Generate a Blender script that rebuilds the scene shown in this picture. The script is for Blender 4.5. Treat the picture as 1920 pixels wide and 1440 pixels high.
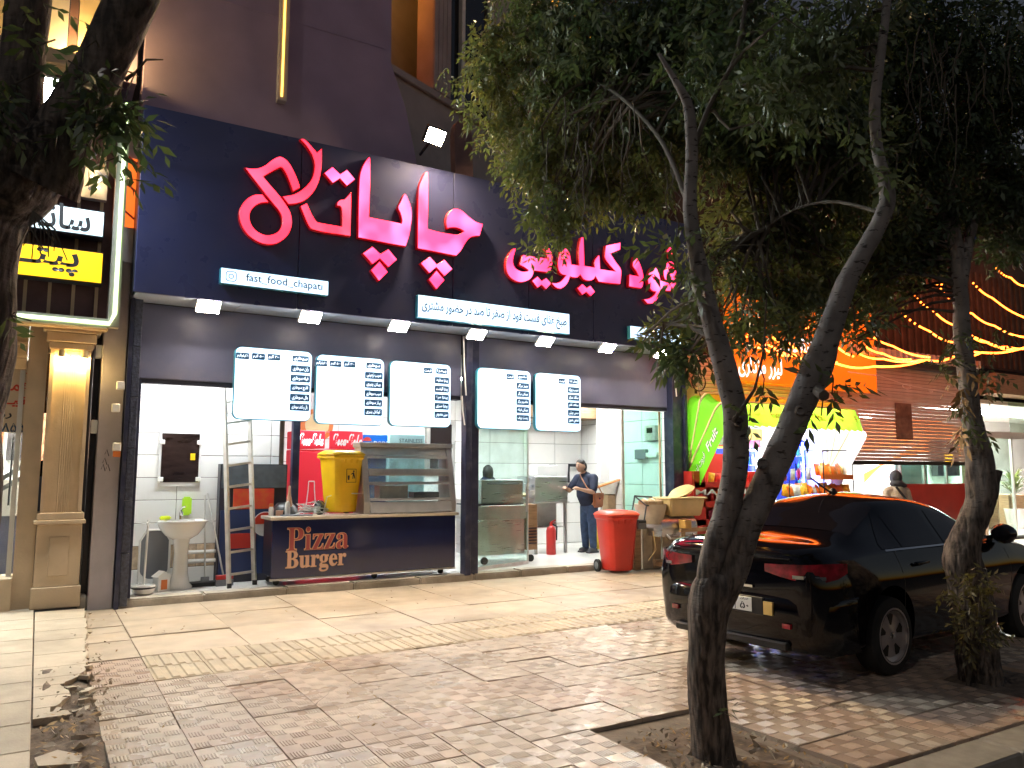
import bpy, bmesh, math, random
import numpy as np
from mathutils import Vector, Matrix, noise as mnoise

random.seed(7); np.random.seed(7)
S = bpy.context.scene
COL = S.collection
for o in list(bpy.data.objects): bpy.data.objects.remove(o)

# ------------------------------------------------------------------ camera, sky, moon, exposure
R = math.radians
FPX, YAW, PIT, ROLL, EYE = 1467.55, R(31.09), R(6.417), R(.085), 1.6
cy, sy, cp, sp = math.cos(YAW), math.sin(YAW), math.cos(PIT), math.sin(PIT)
FW = Vector((sy*cp, cy*cp, sp)); RT = Vector((cy, -sy, 0)); UP = RT.cross(FW)
RT, UP = math.cos(ROLL)*RT + math.sin(ROLL)*UP, -math.sin(ROLL)*RT + math.cos(ROLL)*UP
cam = bpy.data.cameras.new('camera'); camo = bpy.data.objects.new('camera', cam); COL.objects.link(camo)
cam.sensor_width = 36; cam.lens = FPX/1920*36; cam.clip_start = .05; cam.clip_end = 900
camo.matrix_world = Matrix(((RT.x, UP.x, -FW.x, 0), (RT.y, UP.y, -FW.y, 0), (RT.z, UP.z, -FW.z, EYE), (0, 0, 0, 1)))
S.camera = camo

W = bpy.data.worlds.new('World'); S.world = W; W.use_nodes = True
wn = W.node_tree
sky = wn.nodes.new('ShaderNodeTexSky'); sky.sky_type = 'NISHITA'; sky.sun_disc = False
sky.sun_elevation = R(-2.5); sky.sun_rotation = R(150)
bg = wn.nodes['Background']; wn.links.new(sky.outputs[0], bg.inputs[0]); bg.inputs[1].default_value = .19
sun = bpy.data.lights.new('moon', 'SUN'); sun.energy = .06; sun.angle = R(.5); sun.color = (1, .93, .84)
suno = bpy.data.objects.new('moon', sun); COL.objects.link(suno)
# light travels from behind the camera's left shoulder
suno.rotation_euler = Vector((.82, .42, -.62)).to_track_quat('-Z', 'Y').to_euler()

S.render.engine = 'CYCLES'
cy_ = S.cycles
cy_.use_denoising = True; cy_.max_bounces = 8; cy_.diffuse_bounces = 3; cy_.glossy_bounces = 3
cy_.transmission_bounces = 6; cy_.transparent_max_bounces = 16; cy_.caustics_reflective = False; cy_.caustics_refractive = False
cy_.sample_clamp_indirect = 6; cy_.use_light_tree = True
vs = S.view_settings; vs.view_transform = 'Standard'; vs.look = 'None'; vs.exposure = 1.9; vs.gamma = 1; vs.use_curve_mapping = False

# ------------------------------------------------------------------ helpers
def ray(x, y): return FW + RT*((x-960)/FPX) - UP*((y-720)/FPX)
EYEV = Vector((0, 0, EYE))
def at(x, y, Y):                       # where the sight line of a photo point meets the plane at distance Y
    d = ray(x, y); return EYEV + d*(Y/d.y)
def gd(x, y, z=0.0):                   # ... meets the level z
    d = ray(x, y); return EYEV + d*((z-EYE)/d.z)
def dpt(x, y, k):                      # ... at depth k
    return EYEV + ray(x, y)*k

def thing(name, label, cat, loc=(0, 0, 0), group=None, kind=None):
    o = bpy.data.objects.new(name, None); COL.objects.link(o); o.location = loc; o.empty_display_size = .1
    return tag(o, label, cat, group, kind)
def tag(o, label=None, cat=None, group=None, kind=None):
    if label: o['label'] = label
    if cat: o['category'] = cat
    if group: o['group'] = group
    if kind: o['kind'] = kind
    return o
def rootloc(p):
    while p.parent is not None: p = p.parent
    return Vector(p.location)
def link(name, me, m=None, parent=None, shift=True):
    if m is not None:
        ms = m if isinstance(m, (list, tuple)) else [m]
        me.materials.clear()
        for k in ms: me.materials.append(k)
    o = bpy.data.objects.new(name, me); COL.objects.link(o)
    if parent is not None:
        if shift:
            l = rootloc(parent)
            if l.length > 0: me.transform(Matrix.Translation(-l))
        o.parent = parent
    return o
def copy_tree(o, parent=None):
    c = o.copy(); COL.objects.link(c)
    if parent is not None: c.parent = parent; c.matrix_parent_inverse = o.matrix_parent_inverse
    for ch in list(o.children): copy_tree(ch, c)
    return c

class MB:
    def __init__(s): s.v = []; s.f = []; s.mi = []; s.cur = 0
    def add(s, vs_, fs):
        b = len(s.v); s.v += [tuple(v) for v in vs_]
        for f in fs: s.f.append(tuple(b+i for i in f)); s.mi.append(s.cur)
        return s
    def box(s, x0, x1, y0, y1, z0, z1, M=None):
        vs_ = [(x, y, z) for z in (z0, z1) for y in (y0, y1) for x in (x0, x1)]
        if M is not None: vs_ = [M @ Vector(v) for v in vs_]
        return s.add(vs_, [(0, 2, 3, 1), (4, 5, 7, 6), (0, 1, 5, 4), (2, 6, 7, 3), (0, 4, 6, 2), (1, 3, 7, 5)])
    def cbox(s, c, d, rz=0, M=None):
        m = Matrix.Translation(Vector(c)) @ Matrix.Rotation(rz, 4, 'Z') if M is None else M
        return s.box(-d[0]/2, d[0]/2, -d[1]/2, d[1]/2, -d[2]/2, d[2]/2, m)
    def bar(s, p, q, w, h=None):       # square bar from p to q
        h = h or w; p, q = Vector(p), Vector(q); d = q-p; L = d.length
        M = Matrix.Translation(p) @ d.to_track_quat('Z', 'Y').to_matrix().to_4x4()
        return s.box(-w/2, w/2, -h/2, h/2, 0, L, M)
    def tube(s, pts, r, n=8, caps=True, rough=0, seed=0):
        pts = [Vector(p) for p in pts]; k = len(pts)
        rs = r if isinstance(r, (list, tuple)) else [r]*k
        t0 = (pts[1]-pts[0]).normalized()
        a = t0.orthogonal().normalized(); rings = []
        for i in range(k):
            t = (pts[min(i+1, k-1)]-pts[max(i-1, 0)]).normalized()
            a = (a-t*a.dot(t)).normalized(); b = t.cross(a)
            ring = []
            for j in range(n):
                an = 2*math.pi*j/n; rr = rs[i]
                dv = a*math.cos(an)+b*math.sin(an)
                if rough:
                    pp = pts[i]+dv*rs[i]
                    rr *= 1+rough*(mnoise.noise(Vector((pp.x*9+seed, pp.y*9, pp.z*2.6)))+.5*mnoise.noise(Vector((pp.x*23+seed, pp.y*23, pp.z*8)))+.35*abs(mnoise.noise(Vector((pp.x*48, pp.y*48, pp.z*7+seed)))))
                ring.append(pts[i]+dv*rr)
            rings.append(ring)
        fs = [(i*n+j, i*n+(j+1) % n, (i+1)*n+(j+1) % n, (i+1)*n+j) for i in range(k-1) for j in range(n)]
        if caps: fs += [tuple(range(n-1, -1, -1)), tuple((k-1)*n+j for j in range(n))]
        return s.add([v for r_ in rings for v in r_], fs)
    def lathe(s, prof, c=(0, 0, 0), n=20, M=None, sx=1, sy_=1, caps=True):
        c = Vector(c); vs_ = []
        for (r, z) in prof:
            for j in range(n):
                a = 2*math.pi*j/n; v = Vector((r*math.cos(a)*sx, r*math.sin(a)*sy_, z))
                vs_.append((M @ v if M is not None else v)+c)
        k = len(prof)
        fs = [(i*n+j, i*n+(j+1) % n, (i+1)*n+(j+1) % n, (i+1)*n+j) for i in range(k-1) for j in range(n)]
        if caps: fs += [tuple(range(n-1, -1, -1)), tuple((k-1)*n+j for j in range(n))]
        return s.add(vs_, fs)
    def prism(s, poly, a, b, ax='y'):  # polygon in the plane across axis ax, swept from a to b
        n = len(poly)
        def P(u, v, t): return (u, t, v) if ax == 'y' else (t, u, v) if ax == 'x' else (u, v, t)
        vs_ = [P(u, v, a) for u, v in poly]+[P(u, v, b) for u, v in poly]
        fs = [tuple(range(n)), tuple(range(2*n-1, n-1, -1))]+[(i, i+n, (i+1) % n+n, (i+1) % n) for i in range(n)]
        return s.add(vs_, fs)
    def grid(s, P):                    # P[i][j] points
        a, b = len(P), len(P[0])
        return s.add([p for r_ in P for p in r_], [(i*b+j, i*b+j+1, (i+1)*b+j+1, (i+1)*b+j) for i in range(a-1) for j in range(b-1)])
    def quad(s, a, b, c, d): return s.add([a, b, c, d], [(0, 1, 2, 3)])
    def mesh(s, name='m', bev=0, smooth=None, seg=1, fix=True):
        me = bpy.data.meshes.new(name); me.from_pydata(s.v, [], s.f)
        if any(s.mi): me.polygons.foreach_set('material_index', s.mi)
        if bev or fix:
            bm = bmesh.new(); bm.from_mesh(me)
            if fix: bmesh.ops.recalc_face_normals(bm, faces=bm.faces)
            if bev:
                es = [e for e in bm.edges if len(e.link_faces) == 2 and e.calc_face_angle(0) > .6]
                bmesh.ops.bevel(bm, geom=es, offset=bev, segments=seg, affect='EDGES', clamp_overlap=True)
            bm.to_mesh(me); bm.free()
        if smooth is not None:
            me.shade_smooth(); me.set_sharp_from_angle(angle=R(smooth))
        return me
    def build(s, name, m=None, parent=None, bev=0, smooth=None, seg=1, fix=True):
        return link(name, s.mesh(name, bev, smooth, seg, fix), m, parent)

def smooth_poly(pts, corner=46, sub=4):
    n = len(pts); P = [Vector((p[0], p[1])) for p in pts]
    cor = []
    for i in range(n):
        a, b = P[i]-P[i-1], P[(i+1) % n]-P[i]
        cor.append(a.length < 1e-9 or b.length < 1e-9 or abs(a.angle(b, 0)) > R(corner))
    out = []
    for i in range(n):
        p1, p2 = P[i], P[(i+1) % n]
        p0 = P[i-1] if not cor[i] else p1-(p2-p1)*.5
        p3 = P[(i+2) % n] if not cor[(i+1) % n] else p2+(p2-p1)*.5
        for k in range(sub):
            t = k/sub
            out.append(.5*((2*p1)+(p2-p0)*t+(2*p0-5*p1+4*p2-p3)*t*t+(3*p1-p0-3*p2+p3)*t**3))
    return out
def fill(polys, depth, bev=0, off=0):
    """2-D outlines (even-odd holes) -> mesh in x,z facing -y; front at y=-depth/2-bev"""
    c = bpy.data.curves.new('tmp', 'CURVE'); c.dimensions = '2D'; c.fill_mode = 'BOTH'; c.extrude = depth/2
    if bev: c.bevel_depth = bev; c.bevel_resolution = 0; c.offset = -bev
    if off: c.offset = off
    for p in polys:
        s = c.splines.new('POLY'); s.points.add(len(p)-1); s.use_cyclic_u = True
        for q, v in zip(s.points, p): q.co = (v[0], v[1], 0, 1)
    o = bpy.data.objects.new('tmp', c); me = bpy.data.meshes.new_from_object(o)
    bpy.data.objects.remove(o); bpy.data.curves.remove(c)
    me.transform(Matrix(((1, 0, 0, 0), (0, 0, -1, 0), (0, 1, 0, 0), (0, 0, 0, 1))))
    return me
_B = dict(zip('ابپتثجچحخدذرزژسشصضطظعغفقکگلمنوهیآ', [0xFE8D, 0xFE8F, 0xFB56, 0xFE95, 0xFE99, 0xFE9D, 0xFB7A, 0xFEA1, 0xFEA5, 0xFEA9, 0xFEAB, 0xFEAD, 0xFEAF, 0xFB8A, 0xFEB1, 0xFEB5, 0xFEB9, 0xFEBD, 0xFEC1, 0xFEC5, 0xFEC9, 0xFECD, 0xFED1, 0xFED5, 0xFB8E, 0xFB92, 0xFEDD, 0xFEE1, 0xFEE5, 0xFEED, 0xFEE9, 0xFBFC, 0xFE81]))
_NJ = set('ادذرزژوآ')
def fa(s):                             # Persian shaping for the built-in font
    out = []; n = len(s); i = 0
    while i < n:
        ch = s[i]
        if ch in _B:
            pv = i > 0 and (s[i-1] == 'ـ' or s[i-1] in _B and s[i-1] not in _NJ)
            if ch == 'ل' and i+1 < n and s[i+1] == 'ا':
                out.append(chr(0xFEFC if pv else 0xFEFB)); i += 2; continue
            nx = i+1 < n and (s[i+1] in _B or s[i+1] == 'ـ') and ch not in _NJ
            k = (3 if pv else 2) if nx else (1 if pv else 0)
            out.append(chr(_B[ch]+k))
        else: out.append(ch)
        i += 1
    res = []; num = ''
    for ch in out+[None]:
        if ch is not None and '۰' <= ch <= '۹': num += ch
        else:
            if num: res.append(num); num = ''
            if ch is not None: res.append(ch)
    return ''.join(reversed(res))
def mb_(s, u=0x1D400, l=0x1D41A):
    return ''.join(chr(u+ord(k)-65) if 'A' <= k <= 'Z' else chr(l+ord(k)-97) if 'a' <= k <= 'z' else k for k in s)
def text_mesh(s, w, h, depth=.002, off=0.0, keep=True):
    """lettering fitted in a w x h box, centred at the origin, in x,z facing -y"""
    c = bpy.data.curves.new('tmp', 'FONT'); c.body = s; c.offset = off; c.resolution_u = 2; c.fill_mode = 'FRONT' if depth == 0 else 'BOTH'
    o = bpy.data.objects.new('tmp', c); me = bpy.data.meshes.new_from_object(o)
    bpy.data.objects.remove(o); bpy.data.curves.remove(c)
    n = len(me.vertices); co = np.empty(n*3); me.vertices.foreach_get('co', co); co = co.reshape(-1, 3)
    lo, hi = co.min(0), co.max(0); sz = np.maximum(hi-lo, 1e-6)
    kx = w/sz[0]; ky = h/sz[1]
    if keep: kx = ky = min(kx, ky)
    co -= (lo+hi)/2
    out = np.stack([co[:, 0]*kx, co[:, 2]-depth, co[:, 1]*ky], 1)
    me.vertices.foreach_set('co', out.ravel()); me.update()
    return me
def lettering(s, c, w, h, m, parent, off=0.0, keep=True, M=None, name='lettering'):
    me = text_mesh(s, w, h, 0, off, keep)
    me.transform(Matrix.Translation(Vector(c)) @ (M if M is not None else Matrix()))
    return link(name, me, m, parent)
def rrect(w, h, r, n=5, cx=0, cz=0):
    out = []
    for (sx, sz, a0) in ((1, 1, 0), (-1, 1, 90), (-1, -1, 180), (1, -1, 270)):
        for k in range(n+1):
            a = R(a0+90*k/n); out.append((cx+sx*(w/2-r)+r*math.cos(a), cz+sz*(h/2-r)+r*math.sin(a)))
    return out

# ------------------------------------------------------------------ materials
def mat(name, col, rough=.6, metal=0.0, nz=0, amt=.0, bump=0, bsc=40, emit=None, es=0, rand=0, coat=0, spec=.5, stretch=None, grime=0, gsc=1.2, gcol=(.03, .025, .02), rvar=0, trans=0, hue=None, wp=False):
    m = bpy.data.materials.new(name); m.use_nodes = True; nt = m.node_tree; N = nt.nodes; L = nt.links
    p = N['Principled BSDF']
    p.inputs['Roughness'].default_value = rough; p.inputs['Metallic'].default_value = metal
    p.inputs['Specular IOR Level'].default_value = spec
    if coat: p.inputs['Coat Weight'].default_value = coat; p.inputs['Coat Roughness'].default_value = .04
    c4 = (*col, 1); src = None
    tc = N.new('ShaderNodeTexCoord'); vec = tc.outputs['Object']
    if wp: vec = N.new('ShaderNodeNewGeometry').outputs['Position']
    if stretch:
        mp = N.new('ShaderNodeMapping'); mp.inputs['Scale'].default_value = stretch; L.new(vec, mp.inputs[0]); vec = mp.outputs[0]
    def ntex(sc, det=5):
        t = N.new('ShaderNodeTexNoise'); t.inputs['Scale'].default_value = sc; t.inputs['Detail'].default_value = det; L.new(vec, t.inputs['Vector']); return t
    def mixc(f, a, b, mode='MIX'):
        x = N.new('ShaderNodeMix'); x.data_type = 'RGBA'; x.blend_type = mode
        for k, v in ((0, f), (6, a), (7, b)):
            if hasattr(v, 'links'): L.new(v, x.inputs[k])
            else: x.inputs[k].default_value = v
        return x.outputs[2]
    def ramp(s, a, b, lo=0.0, hi=1.0):
        r = N.new('ShaderNodeMapRange'); r.inputs[1].default_value = a; r.inputs[2].default_value = b; r.inputs[3].default_value = lo; r.inputs[4].default_value = hi
        L.new(s, r.inputs[0]); return r.outputs[0]
    src = c4
    if nz:
        t = ntex(nz); f = ramp(t.outputs[0], .3, .7)
        lo = hue if hue else tuple(v*(1-amt) for v in col)
        src = mixc(f, (*lo, 1), (*[min(1, v*(1+amt)) for v in col], 1))
    if grime:
        t = ntex(gsc, 7); f = ramp(t.outputs[0], .5, .72, 0, grime)
        src = mixc(f, src, (*gcol, 1))
    if rand:
        oi = N.new('ShaderNodeObjectInfo'); r = ramp(oi.outputs['Random'], 0, 1, 1-rand, 1+rand)
        cb = N.new('ShaderNodeCombineColor'); [L.new(r, cb.inputs[k]) for k in range(3)]
        src = mixc(1.0, src, cb.outputs[0], 'MULTIPLY')
    if hasattr(src, 'links'): L.new(src, p.inputs['Base Color'])
    else: p.inputs['Base Color'].default_value = src
    if rvar:
        t = ntex(3.0, 6); L.new(ramp(t.outputs[0], .3, .7, max(.02, rough-rvar), min(1, rough+rvar)), p.inputs['Roughness'])
    if bump:
        t = ntex(bsc, 6); b = N.new('ShaderNodeBump'); b.inputs['Strength'].default_value = bump; b.inputs['Distance'].default_value = .01
        L.new(t.outputs[0], b.inputs['Height']); L.new(b.outputs[0], p.inputs['Normal'])
    if emit is not None:
        p.inputs['Emission Color'].default_value = (*emit, 1); p.inputs['Emission Strength'].default_value = es
    if trans:
        p.inputs['Transmission Weight'].default_value = trans
    return m
def glass(name, tint=(.9, 1, .97), refl=.9, rough=.02, dirt_sheen=0.0):
    m = bpy.data.materials.new(name); m.use_nodes = True; nt = m.node_tree; N = nt.nodes; L = nt.links
    N.remove(N['Principled BSDF']); out = N['Material Output']
    tr = N.new('ShaderNodeBsdfTransparent'); tr.inputs[0].default_value = (*tint, 1)
    gl = N.new('ShaderNodeBsdfGlossy'); gl.inputs['Roughness'].default_value = rough; gl.inputs[0].default_value = (refl, refl, refl, 1)
    lw = N.new('ShaderNodeLayerWeight'); pw = N.new('ShaderNodeMath'); pw.operation = 'POWER'; L.new(lw.outputs['Facing'], pw.inputs[0]); pw.inputs[1].default_value = 4
    fr = N.new('ShaderNodeMath'); fr.operation = 'MULTIPLY_ADD'; L.new(pw.outputs[0], fr.inputs[0]); fr.inputs[1].default_value = .9; fr.inputs[2].default_value = .035
    mx = N.new('ShaderNodeMixShader'); L.new(fr.outputs[0], mx.inputs[0]); L.new(tr.outputs[0], mx.inputs[1]); L.new(gl.outputs[0], mx.inputs[2])
    last = mx
    if dirt_sheen:
        df = N.new('ShaderNodeBsdfDiffuse'); df.inputs[0].default_value = (.6, .65, .62, 1)
        tx = N.new('ShaderNodeTexNoise'); tx.inputs['Scale'].default_value = 3; tx.inputs['Detail'].default_value = 8
        tc = N.new('ShaderNodeTexCoord'); L.new(tc.outputs['Object'], tx.inputs['Vector'])
        mr = N.new('ShaderNodeMapRange'); mr.inputs[1].default_value = .35; mr.inputs[2].default_value = .8; mr.inputs[4].default_value = dirt_sheen; L.new(tx.outputs[0], mr.inputs[0])
        m2 = N.new('ShaderNodeMixShader'); L.new(mr.outputs[0], m2.inputs[0]); L.new(mx.outputs[0], m2.inputs[1]); L.new(df.outputs[0], m2.inputs[2]); last = m2
    L.new(last.outputs[0], out.inputs[0])
    return m
def leafmat(name, col, col2, rough=.45):
    m = mat(name, col, rough, nz=3.0, amt=.3, hue=col2)
    nt = m.node_tree; N = nt.nodes; L = nt.links; p = N['Principled BSDF']; out = N['Material Output']
    t = N.new('ShaderNodeBsdfTranslucent'); t.inputs[0].default_value = (col[0]*1.3, col[1]*1.5, col[2]*.8, 1)
    mx = N.new('ShaderNodeMixShader'); mx.inputs[0].default_value = .3
    L.new(p.outputs[0], mx.inputs[1]); L.new(t.outputs[0], mx.inputs[2]); L.new(mx.outputs[0], out.inputs[0])
    return m
def glow(name, col, st, body=(.8, .8, .8)):
    return mat(name, body, .5, emit=col, es=st)
M = {}
M['tile'] = mat('tile', (.43, .345, .275), .31, nz=7, amt=.14, bump=.12, bsc=60, rand=.12, grime=.55, gsc=1.7, gcol=(.2, .15, .115), rvar=.14, wp=True)
M['tile_red'] = mat('tile_red', (.40, .295, .23), .33, nz=7, amt=.15, bump=.12, bsc=60, rand=.13, grime=.6, gsc=1.3, gcol=(.19, .135, .10), rvar=.14, wp=True)
M['slab'] = mat('slab', (.40, .325, .245), .48, nz=3.5, amt=.16, bump=.15, bsc=45, rand=.1, grime=.75, gsc=.8, gcol=(.2, .15, .10), rvar=.16, wp=True)
M['slab2'] = mat('slab2', (.43, .36, .275), .65, nz=5, amt=.12, bump=.2, bsc=50, rand=.12, grime=.5, gsc=1.1, gcol=(.22, .17, .12), wp=True)
M['tactile'] = mat('tactile', (.40, .325, .225), .5, nz=5, amt=.18, bump=.2, bsc=60, rand=.16, grime=.7, gsc=1.2, gcol=(.2, .15, .1), wp=True)
M['grout'] = mat('grout', (.19, .155, .125), .9, nz=8, amt=.3, bump=.4, bsc=50, wp=True)
M['asphalt'] = mat('asphalt', (.045, .045, .048), .8, nz=30, amt=.4, bump=.4, bsc=120)
M['kerb'] = mat('kerb', (.3, .27, .23), .75, nz=8, amt=.2, bump=.4, bsc=50, rand=.1, wp=True)
M['soil'] = mat('soil', (.13, .095, .07), .95, nz=14, amt=.45, bump=.9, bsc=35)
M['concrete'] = mat('concrete', (.36, .33, .29), .8, nz=4, amt=.2, bump=.3, bsc=40, grime=.5)
M['sill'] = mat('sill', (.42, .36, .29), .7, nz=6, amt=.2, bump=.4, bsc=30, grime=.6, gcol=(.16, .12, .08), rand=.1, wp=True)
M['navy'] = mat('navy_panel', (.038, .044, .13), .3, nz=1.2, amt=.12, spec=.5, rvar=.06, grime=.12, gsc=3, gcol=(.12, .12, .16))
M['navyd'] = mat('navy_dark', (.02, .02, .035), .4, nz=3, amt=.2)
M['greyp'] = mat('grey_panel', (.13, .14, .235), .42, nz=1.5, amt=.1, grime=.25, gsc=2, gcol=(.3, .28, .28), rvar=.08)
M['soffit'] = mat('soffit_panel', (.40, .46, .58), .4, nz=2, amt=.08)
M['post'] = mat('navy_post', (.02, .024, .06), .35, nz=4, amt=.25, grime=.25, gsc=6, gcol=(.2, .2, .22))
M['plaster'] = mat('plaster', (.46, .41, .42), .85, nz=3, amt=.12, bump=.2, bsc=25, grime=.2)
M['purple'] = mat('purple_cladding', (.33, .245, .38), .7, nz=2, amt=.1, bump=.15, bsc=30)
M['stone'] = mat('beige_stone', (.60, .46, .31), .7, nz=5, amt=.1, bump=.15, bsc=40, grime=.35, gsc=2.5, gcol=(.2, .13, .07))
M['maroon'] = mat('maroon', (.13, .07, .075), .6, nz=6, amt=.2)
M['wood'] = mat('wood', (.34, .22, .12), .7, nz=5, amt=.25, stretch=(1, 1, 8), bump=.2, bsc=20)
M['wtile'] = mat('white_tile', (.78, .77, .74), .25, nz=1.5, amt=.05, rand=.03, grime=.2, gsc=2.2, gcol=(.55, .5, .44))
M['btile'] = mat('beige_tile', (.5, .38, .26), .35, nz=12, amt=.3, rand=.08)
M['etile'] = mat('embossed_tile', (.05, .06, .10), .3, nz=25, amt=.5, bump=.9, bsc=26, rand=.1, spec=.7)
M['white'] = mat('white_paint', (.75, .74, .71), .45, nz=4, amt=.06)
M['ceramic'] = mat('ceramic', (.78, .77, .74), .12, nz=2, amt=.03, coat=.5)
M['black'] = mat('black_plastic', (.012, .012, .014), .4)
M['blackm'] = mat('black_metal', (.02, .02, .024), .35, metal=.3)
M['grey'] = mat('grey_plastic', (.16, .17, .19), .45)
M['alu'] = mat('aluminium', (.62, .6, .56), .38, metal=.7, nz=9, amt=.12)
M['steel'] = mat('stainless', (.6, .6, .62), .3, metal=.9, nz=3, amt=.03, stretch=(1, 1, 14), rvar=.04)
M['steelw'] = mat('dull_steel', (.5, .48, .46), .42, metal=.6, nz=4, amt=.18, grime=.3, gsc=4)
M['counter'] = mat('counter_front', (.010, .016, .07), .16, nz=2, amt=.15, coat=.6)
M['ctop'] = mat('counter_top', (.55, .47, .38), .5, nz=10, amt=.1, grime=.3)
M['yellow'] = mat('yellow_plastic', (.85, .52, .01), .38, nz=5, amt=.06)
M['yellows'] = mat('yellow_sack', (.72, .52, .03), .55, nz=8, amt=.2, bump=.5, bsc=12)
M['red'] = mat('red_plastic', (.55, .03, .018), .38, nz=4, amt=.1)
M['redp'] = mat('red_paint', (.5, .035, .03), .3, nz=3, amt=.12)
M['coke'] = glow('cooler_red', (.9, .02, .05), .1, (.6, .02, .04))
M['rubber'] = mat('rubber', (.018, .018, .018), .8)
M['cream'] = mat('cream_plastic', (.62, .47, .24), .5, nz=4, amt=.1)
M['card'] = mat('cardboard', (.4, .28, .17), .85, nz=10, amt=.12)
M['cardp'] = mat('pale_board', (.5, .44, .35), .8, nz=7, amt=.15)
M['orange'] = mat('orange_plastic', (.62, .16, .03), .45)
M['green'] = mat('green_canvas', (.16, .52, .02), .6, nz=6, amt=.1)
M['lime'] = mat('lime_canvas', (.2, .62, .03), .6, nz=2.2, amt=.15, hue=(.34, .62, .03))
M['amber'] = mat('amber_canvas', (.8, .4, .02), .6, nz=4, amt=.12)
M['canvasw'] = mat('white_canvas', (.75, .73, .68), .7, nz=5, amt=.06)
M['canvasc'] = mat('cream_piping', (.8, .66, .4), .6)
M['shutter'] = mat('shutter_slat', (.82, .81, .78), .5, nz=5, amt=.06, rand=.04)
M['shutterb'] = mat('brown_shutter_slat', (.62, .57, .50), .7, nz=4, amt=.1, rand=.05)
M['skin'] = mat('skin', (.42, .24, .16), .5, nz=20, amt=.06)
M['hair'] = mat('hair', (.01, .009, .008), .55)
M['shirt'] = mat('navy_shirt', (.008, .013, .035), .8, nz=12, amt=.25)
M['jeans'] = mat('jeans', (.035, .06, .12), .85, nz=10, amt=.3)
M['shoe'] = mat('shoe', (.06, .065, .075), .7)
M['leather'] = mat('tan_leather', (.36, .13, .05), .5, nz=10, amt=.2)
M['coatw'] = mat('cream_coat', (.55, .47, .36), .85, nz=10, amt=.12)
M['scarf'] = mat('grey_scarf', (.05, .055, .065), .9, nz=18, amt=.3)
M['carpaint'] = mat('car_paint', (.003, .003, .005), .09, coat=.4, spec=.25)
M['carglass'] = mat('car_glass', (.008, .007, .010), .05, spec=.45)
M['carblack'] = mat('car_trim', (.01, .01, .01), .5)
M['tail'] = mat('tail_lamp', (.22, .005, .014), .12, coat=1, nz=14, amt=.6)
M['chrome'] = mat('chrome', (.75, .75, .75), .12, metal=1)
M['alloy'] = mat('wheel_alloy', (.5, .45, .45), .35, metal=.35)
M['platew'] = mat('plate_white', (.75, .75, .72), .4)
M['ink'] = mat('ink', (.02, .02, .025), .6)
M['inkb'] = mat('ink_blue', (.008, .05, .12), .5)
M['inkr'] = mat('ink_red', (.6, .05, .02), .5)
M['inkw'] = mat('ink_white', (.8, .8, .8), .5)
M['bark'] = mat('bark', (.12, .095, .08), .9, nz=9, amt=.5, stretch=(1, 1, .3), bump=1.0, bsc=26)
def barkmat(name, z0, z1, dark=(.085, .066, .055), pale=(.235, .21, .20)):
    m = bpy.data.materials.new(name); m.use_nodes = True; nt = m.node_tree; N = nt.nodes; L = nt.links; p = N['Principled BSDF']; p.inputs['Roughness'].default_value = .85
    tc = N.new('ShaderNodeTexCoord'); sp = N.new('ShaderNodeSeparateXYZ'); L.new(tc.outputs['Object'], sp.inputs[0])
    def mp(sc):
        q = N.new('ShaderNodeMapping'); q.inputs['Scale'].default_value = sc; L.new(tc.outputs['Object'], q.inputs[0]); return q.outputs[0]
    def nz_(vec, sc, det=6):
        t = N.new('ShaderNodeTexNoise'); t.inputs['Scale'].default_value = sc; t.inputs['Detail'].default_value = det; L.new(vec, t.inputs['Vector']); return t.outputs[0]
    def rg(v, a, b, lo=0.0, hi=1.0):
        r = N.new('ShaderNodeMapRange'); L.new(v, r.inputs[0])
        for i, q in enumerate((a, b, lo, hi)): r.inputs[i+1].default_value = q
        return r.outputs[0]
    def mx(f, a, b):
        x = N.new('ShaderNodeMix'); x.data_type = 'RGBA'
        for k, v in ((0, f), (6, a), (7, b)):
            if hasattr(v, 'links'): L.new(v, x.inputs[k])
            else: x.inputs[k].default_value = v
        return x.outputs[2]
    def ad(a, b, op='ADD'):
        x = N.new('ShaderNodeMath'); x.operation = op
        for k, v in ((0, a), (1, b)):
            if hasattr(v, 'links'): L.new(v, x.inputs[k])
            else: x.inputs[k].default_value = v
        return x.outputs[0]
    fur = nz_(mp((1, 1, .22)), 34, 8); blot = nz_(mp((1, 1, 1)), 7, 6); len_ = nz_(mp((1, 1, 3.2)), 17, 3)
    dk = mx(rg(fur, .38, .62), (*[v*.3 for v in dark], 1), (*[v*1.9 for v in dark], 1))
    pl = mx(rg(blot, .35, .65), (*[v*.62 for v in pale], 1), (*pale, 1))
    pl = mx(rg(len_, .60, .66), pl, (.04, .033, .03, 1))
    zz = ad(sp.outputs[2], ad(ad(blot, .5, 'SUBTRACT'), 1.6, 'MULTIPLY'))
    f = rg(zz, z0, z1); L.new(mx(f, dk, pl), p.inputs['Base Color'])
    b1 = N.new('ShaderNodeBump'); b1.inputs['Distance'].default_value = .02
    L.new(rg(f, 0, 1, 1.0, .35), b1.inputs['Strength']); L.new(ad(fur, ad(len_, -.4, 'MULTIPLY')), b1.inputs['Height']); L.new(b1.outputs[0], p.inputs['Normal'])
    return m
M['bark_c'] = barkmat('street_tree_bark', .9, 1.7)
M['bark_r'] = barkmat('street_tree_bark', 1.3, 2.4)
M['bark_k'] = barkmat('street_tree_bark', 2.6, 5.5, pale=(.17, .145, .135))
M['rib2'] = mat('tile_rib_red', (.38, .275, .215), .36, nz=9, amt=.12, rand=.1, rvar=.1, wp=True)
M['rib'] = mat('tile_rib', (.49, .41, .34), .3, nz=9, amt=.12, rand=.1, rvar=.1, wp=True)  # ribs paler than the tile: their sheen put into the colour
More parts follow.
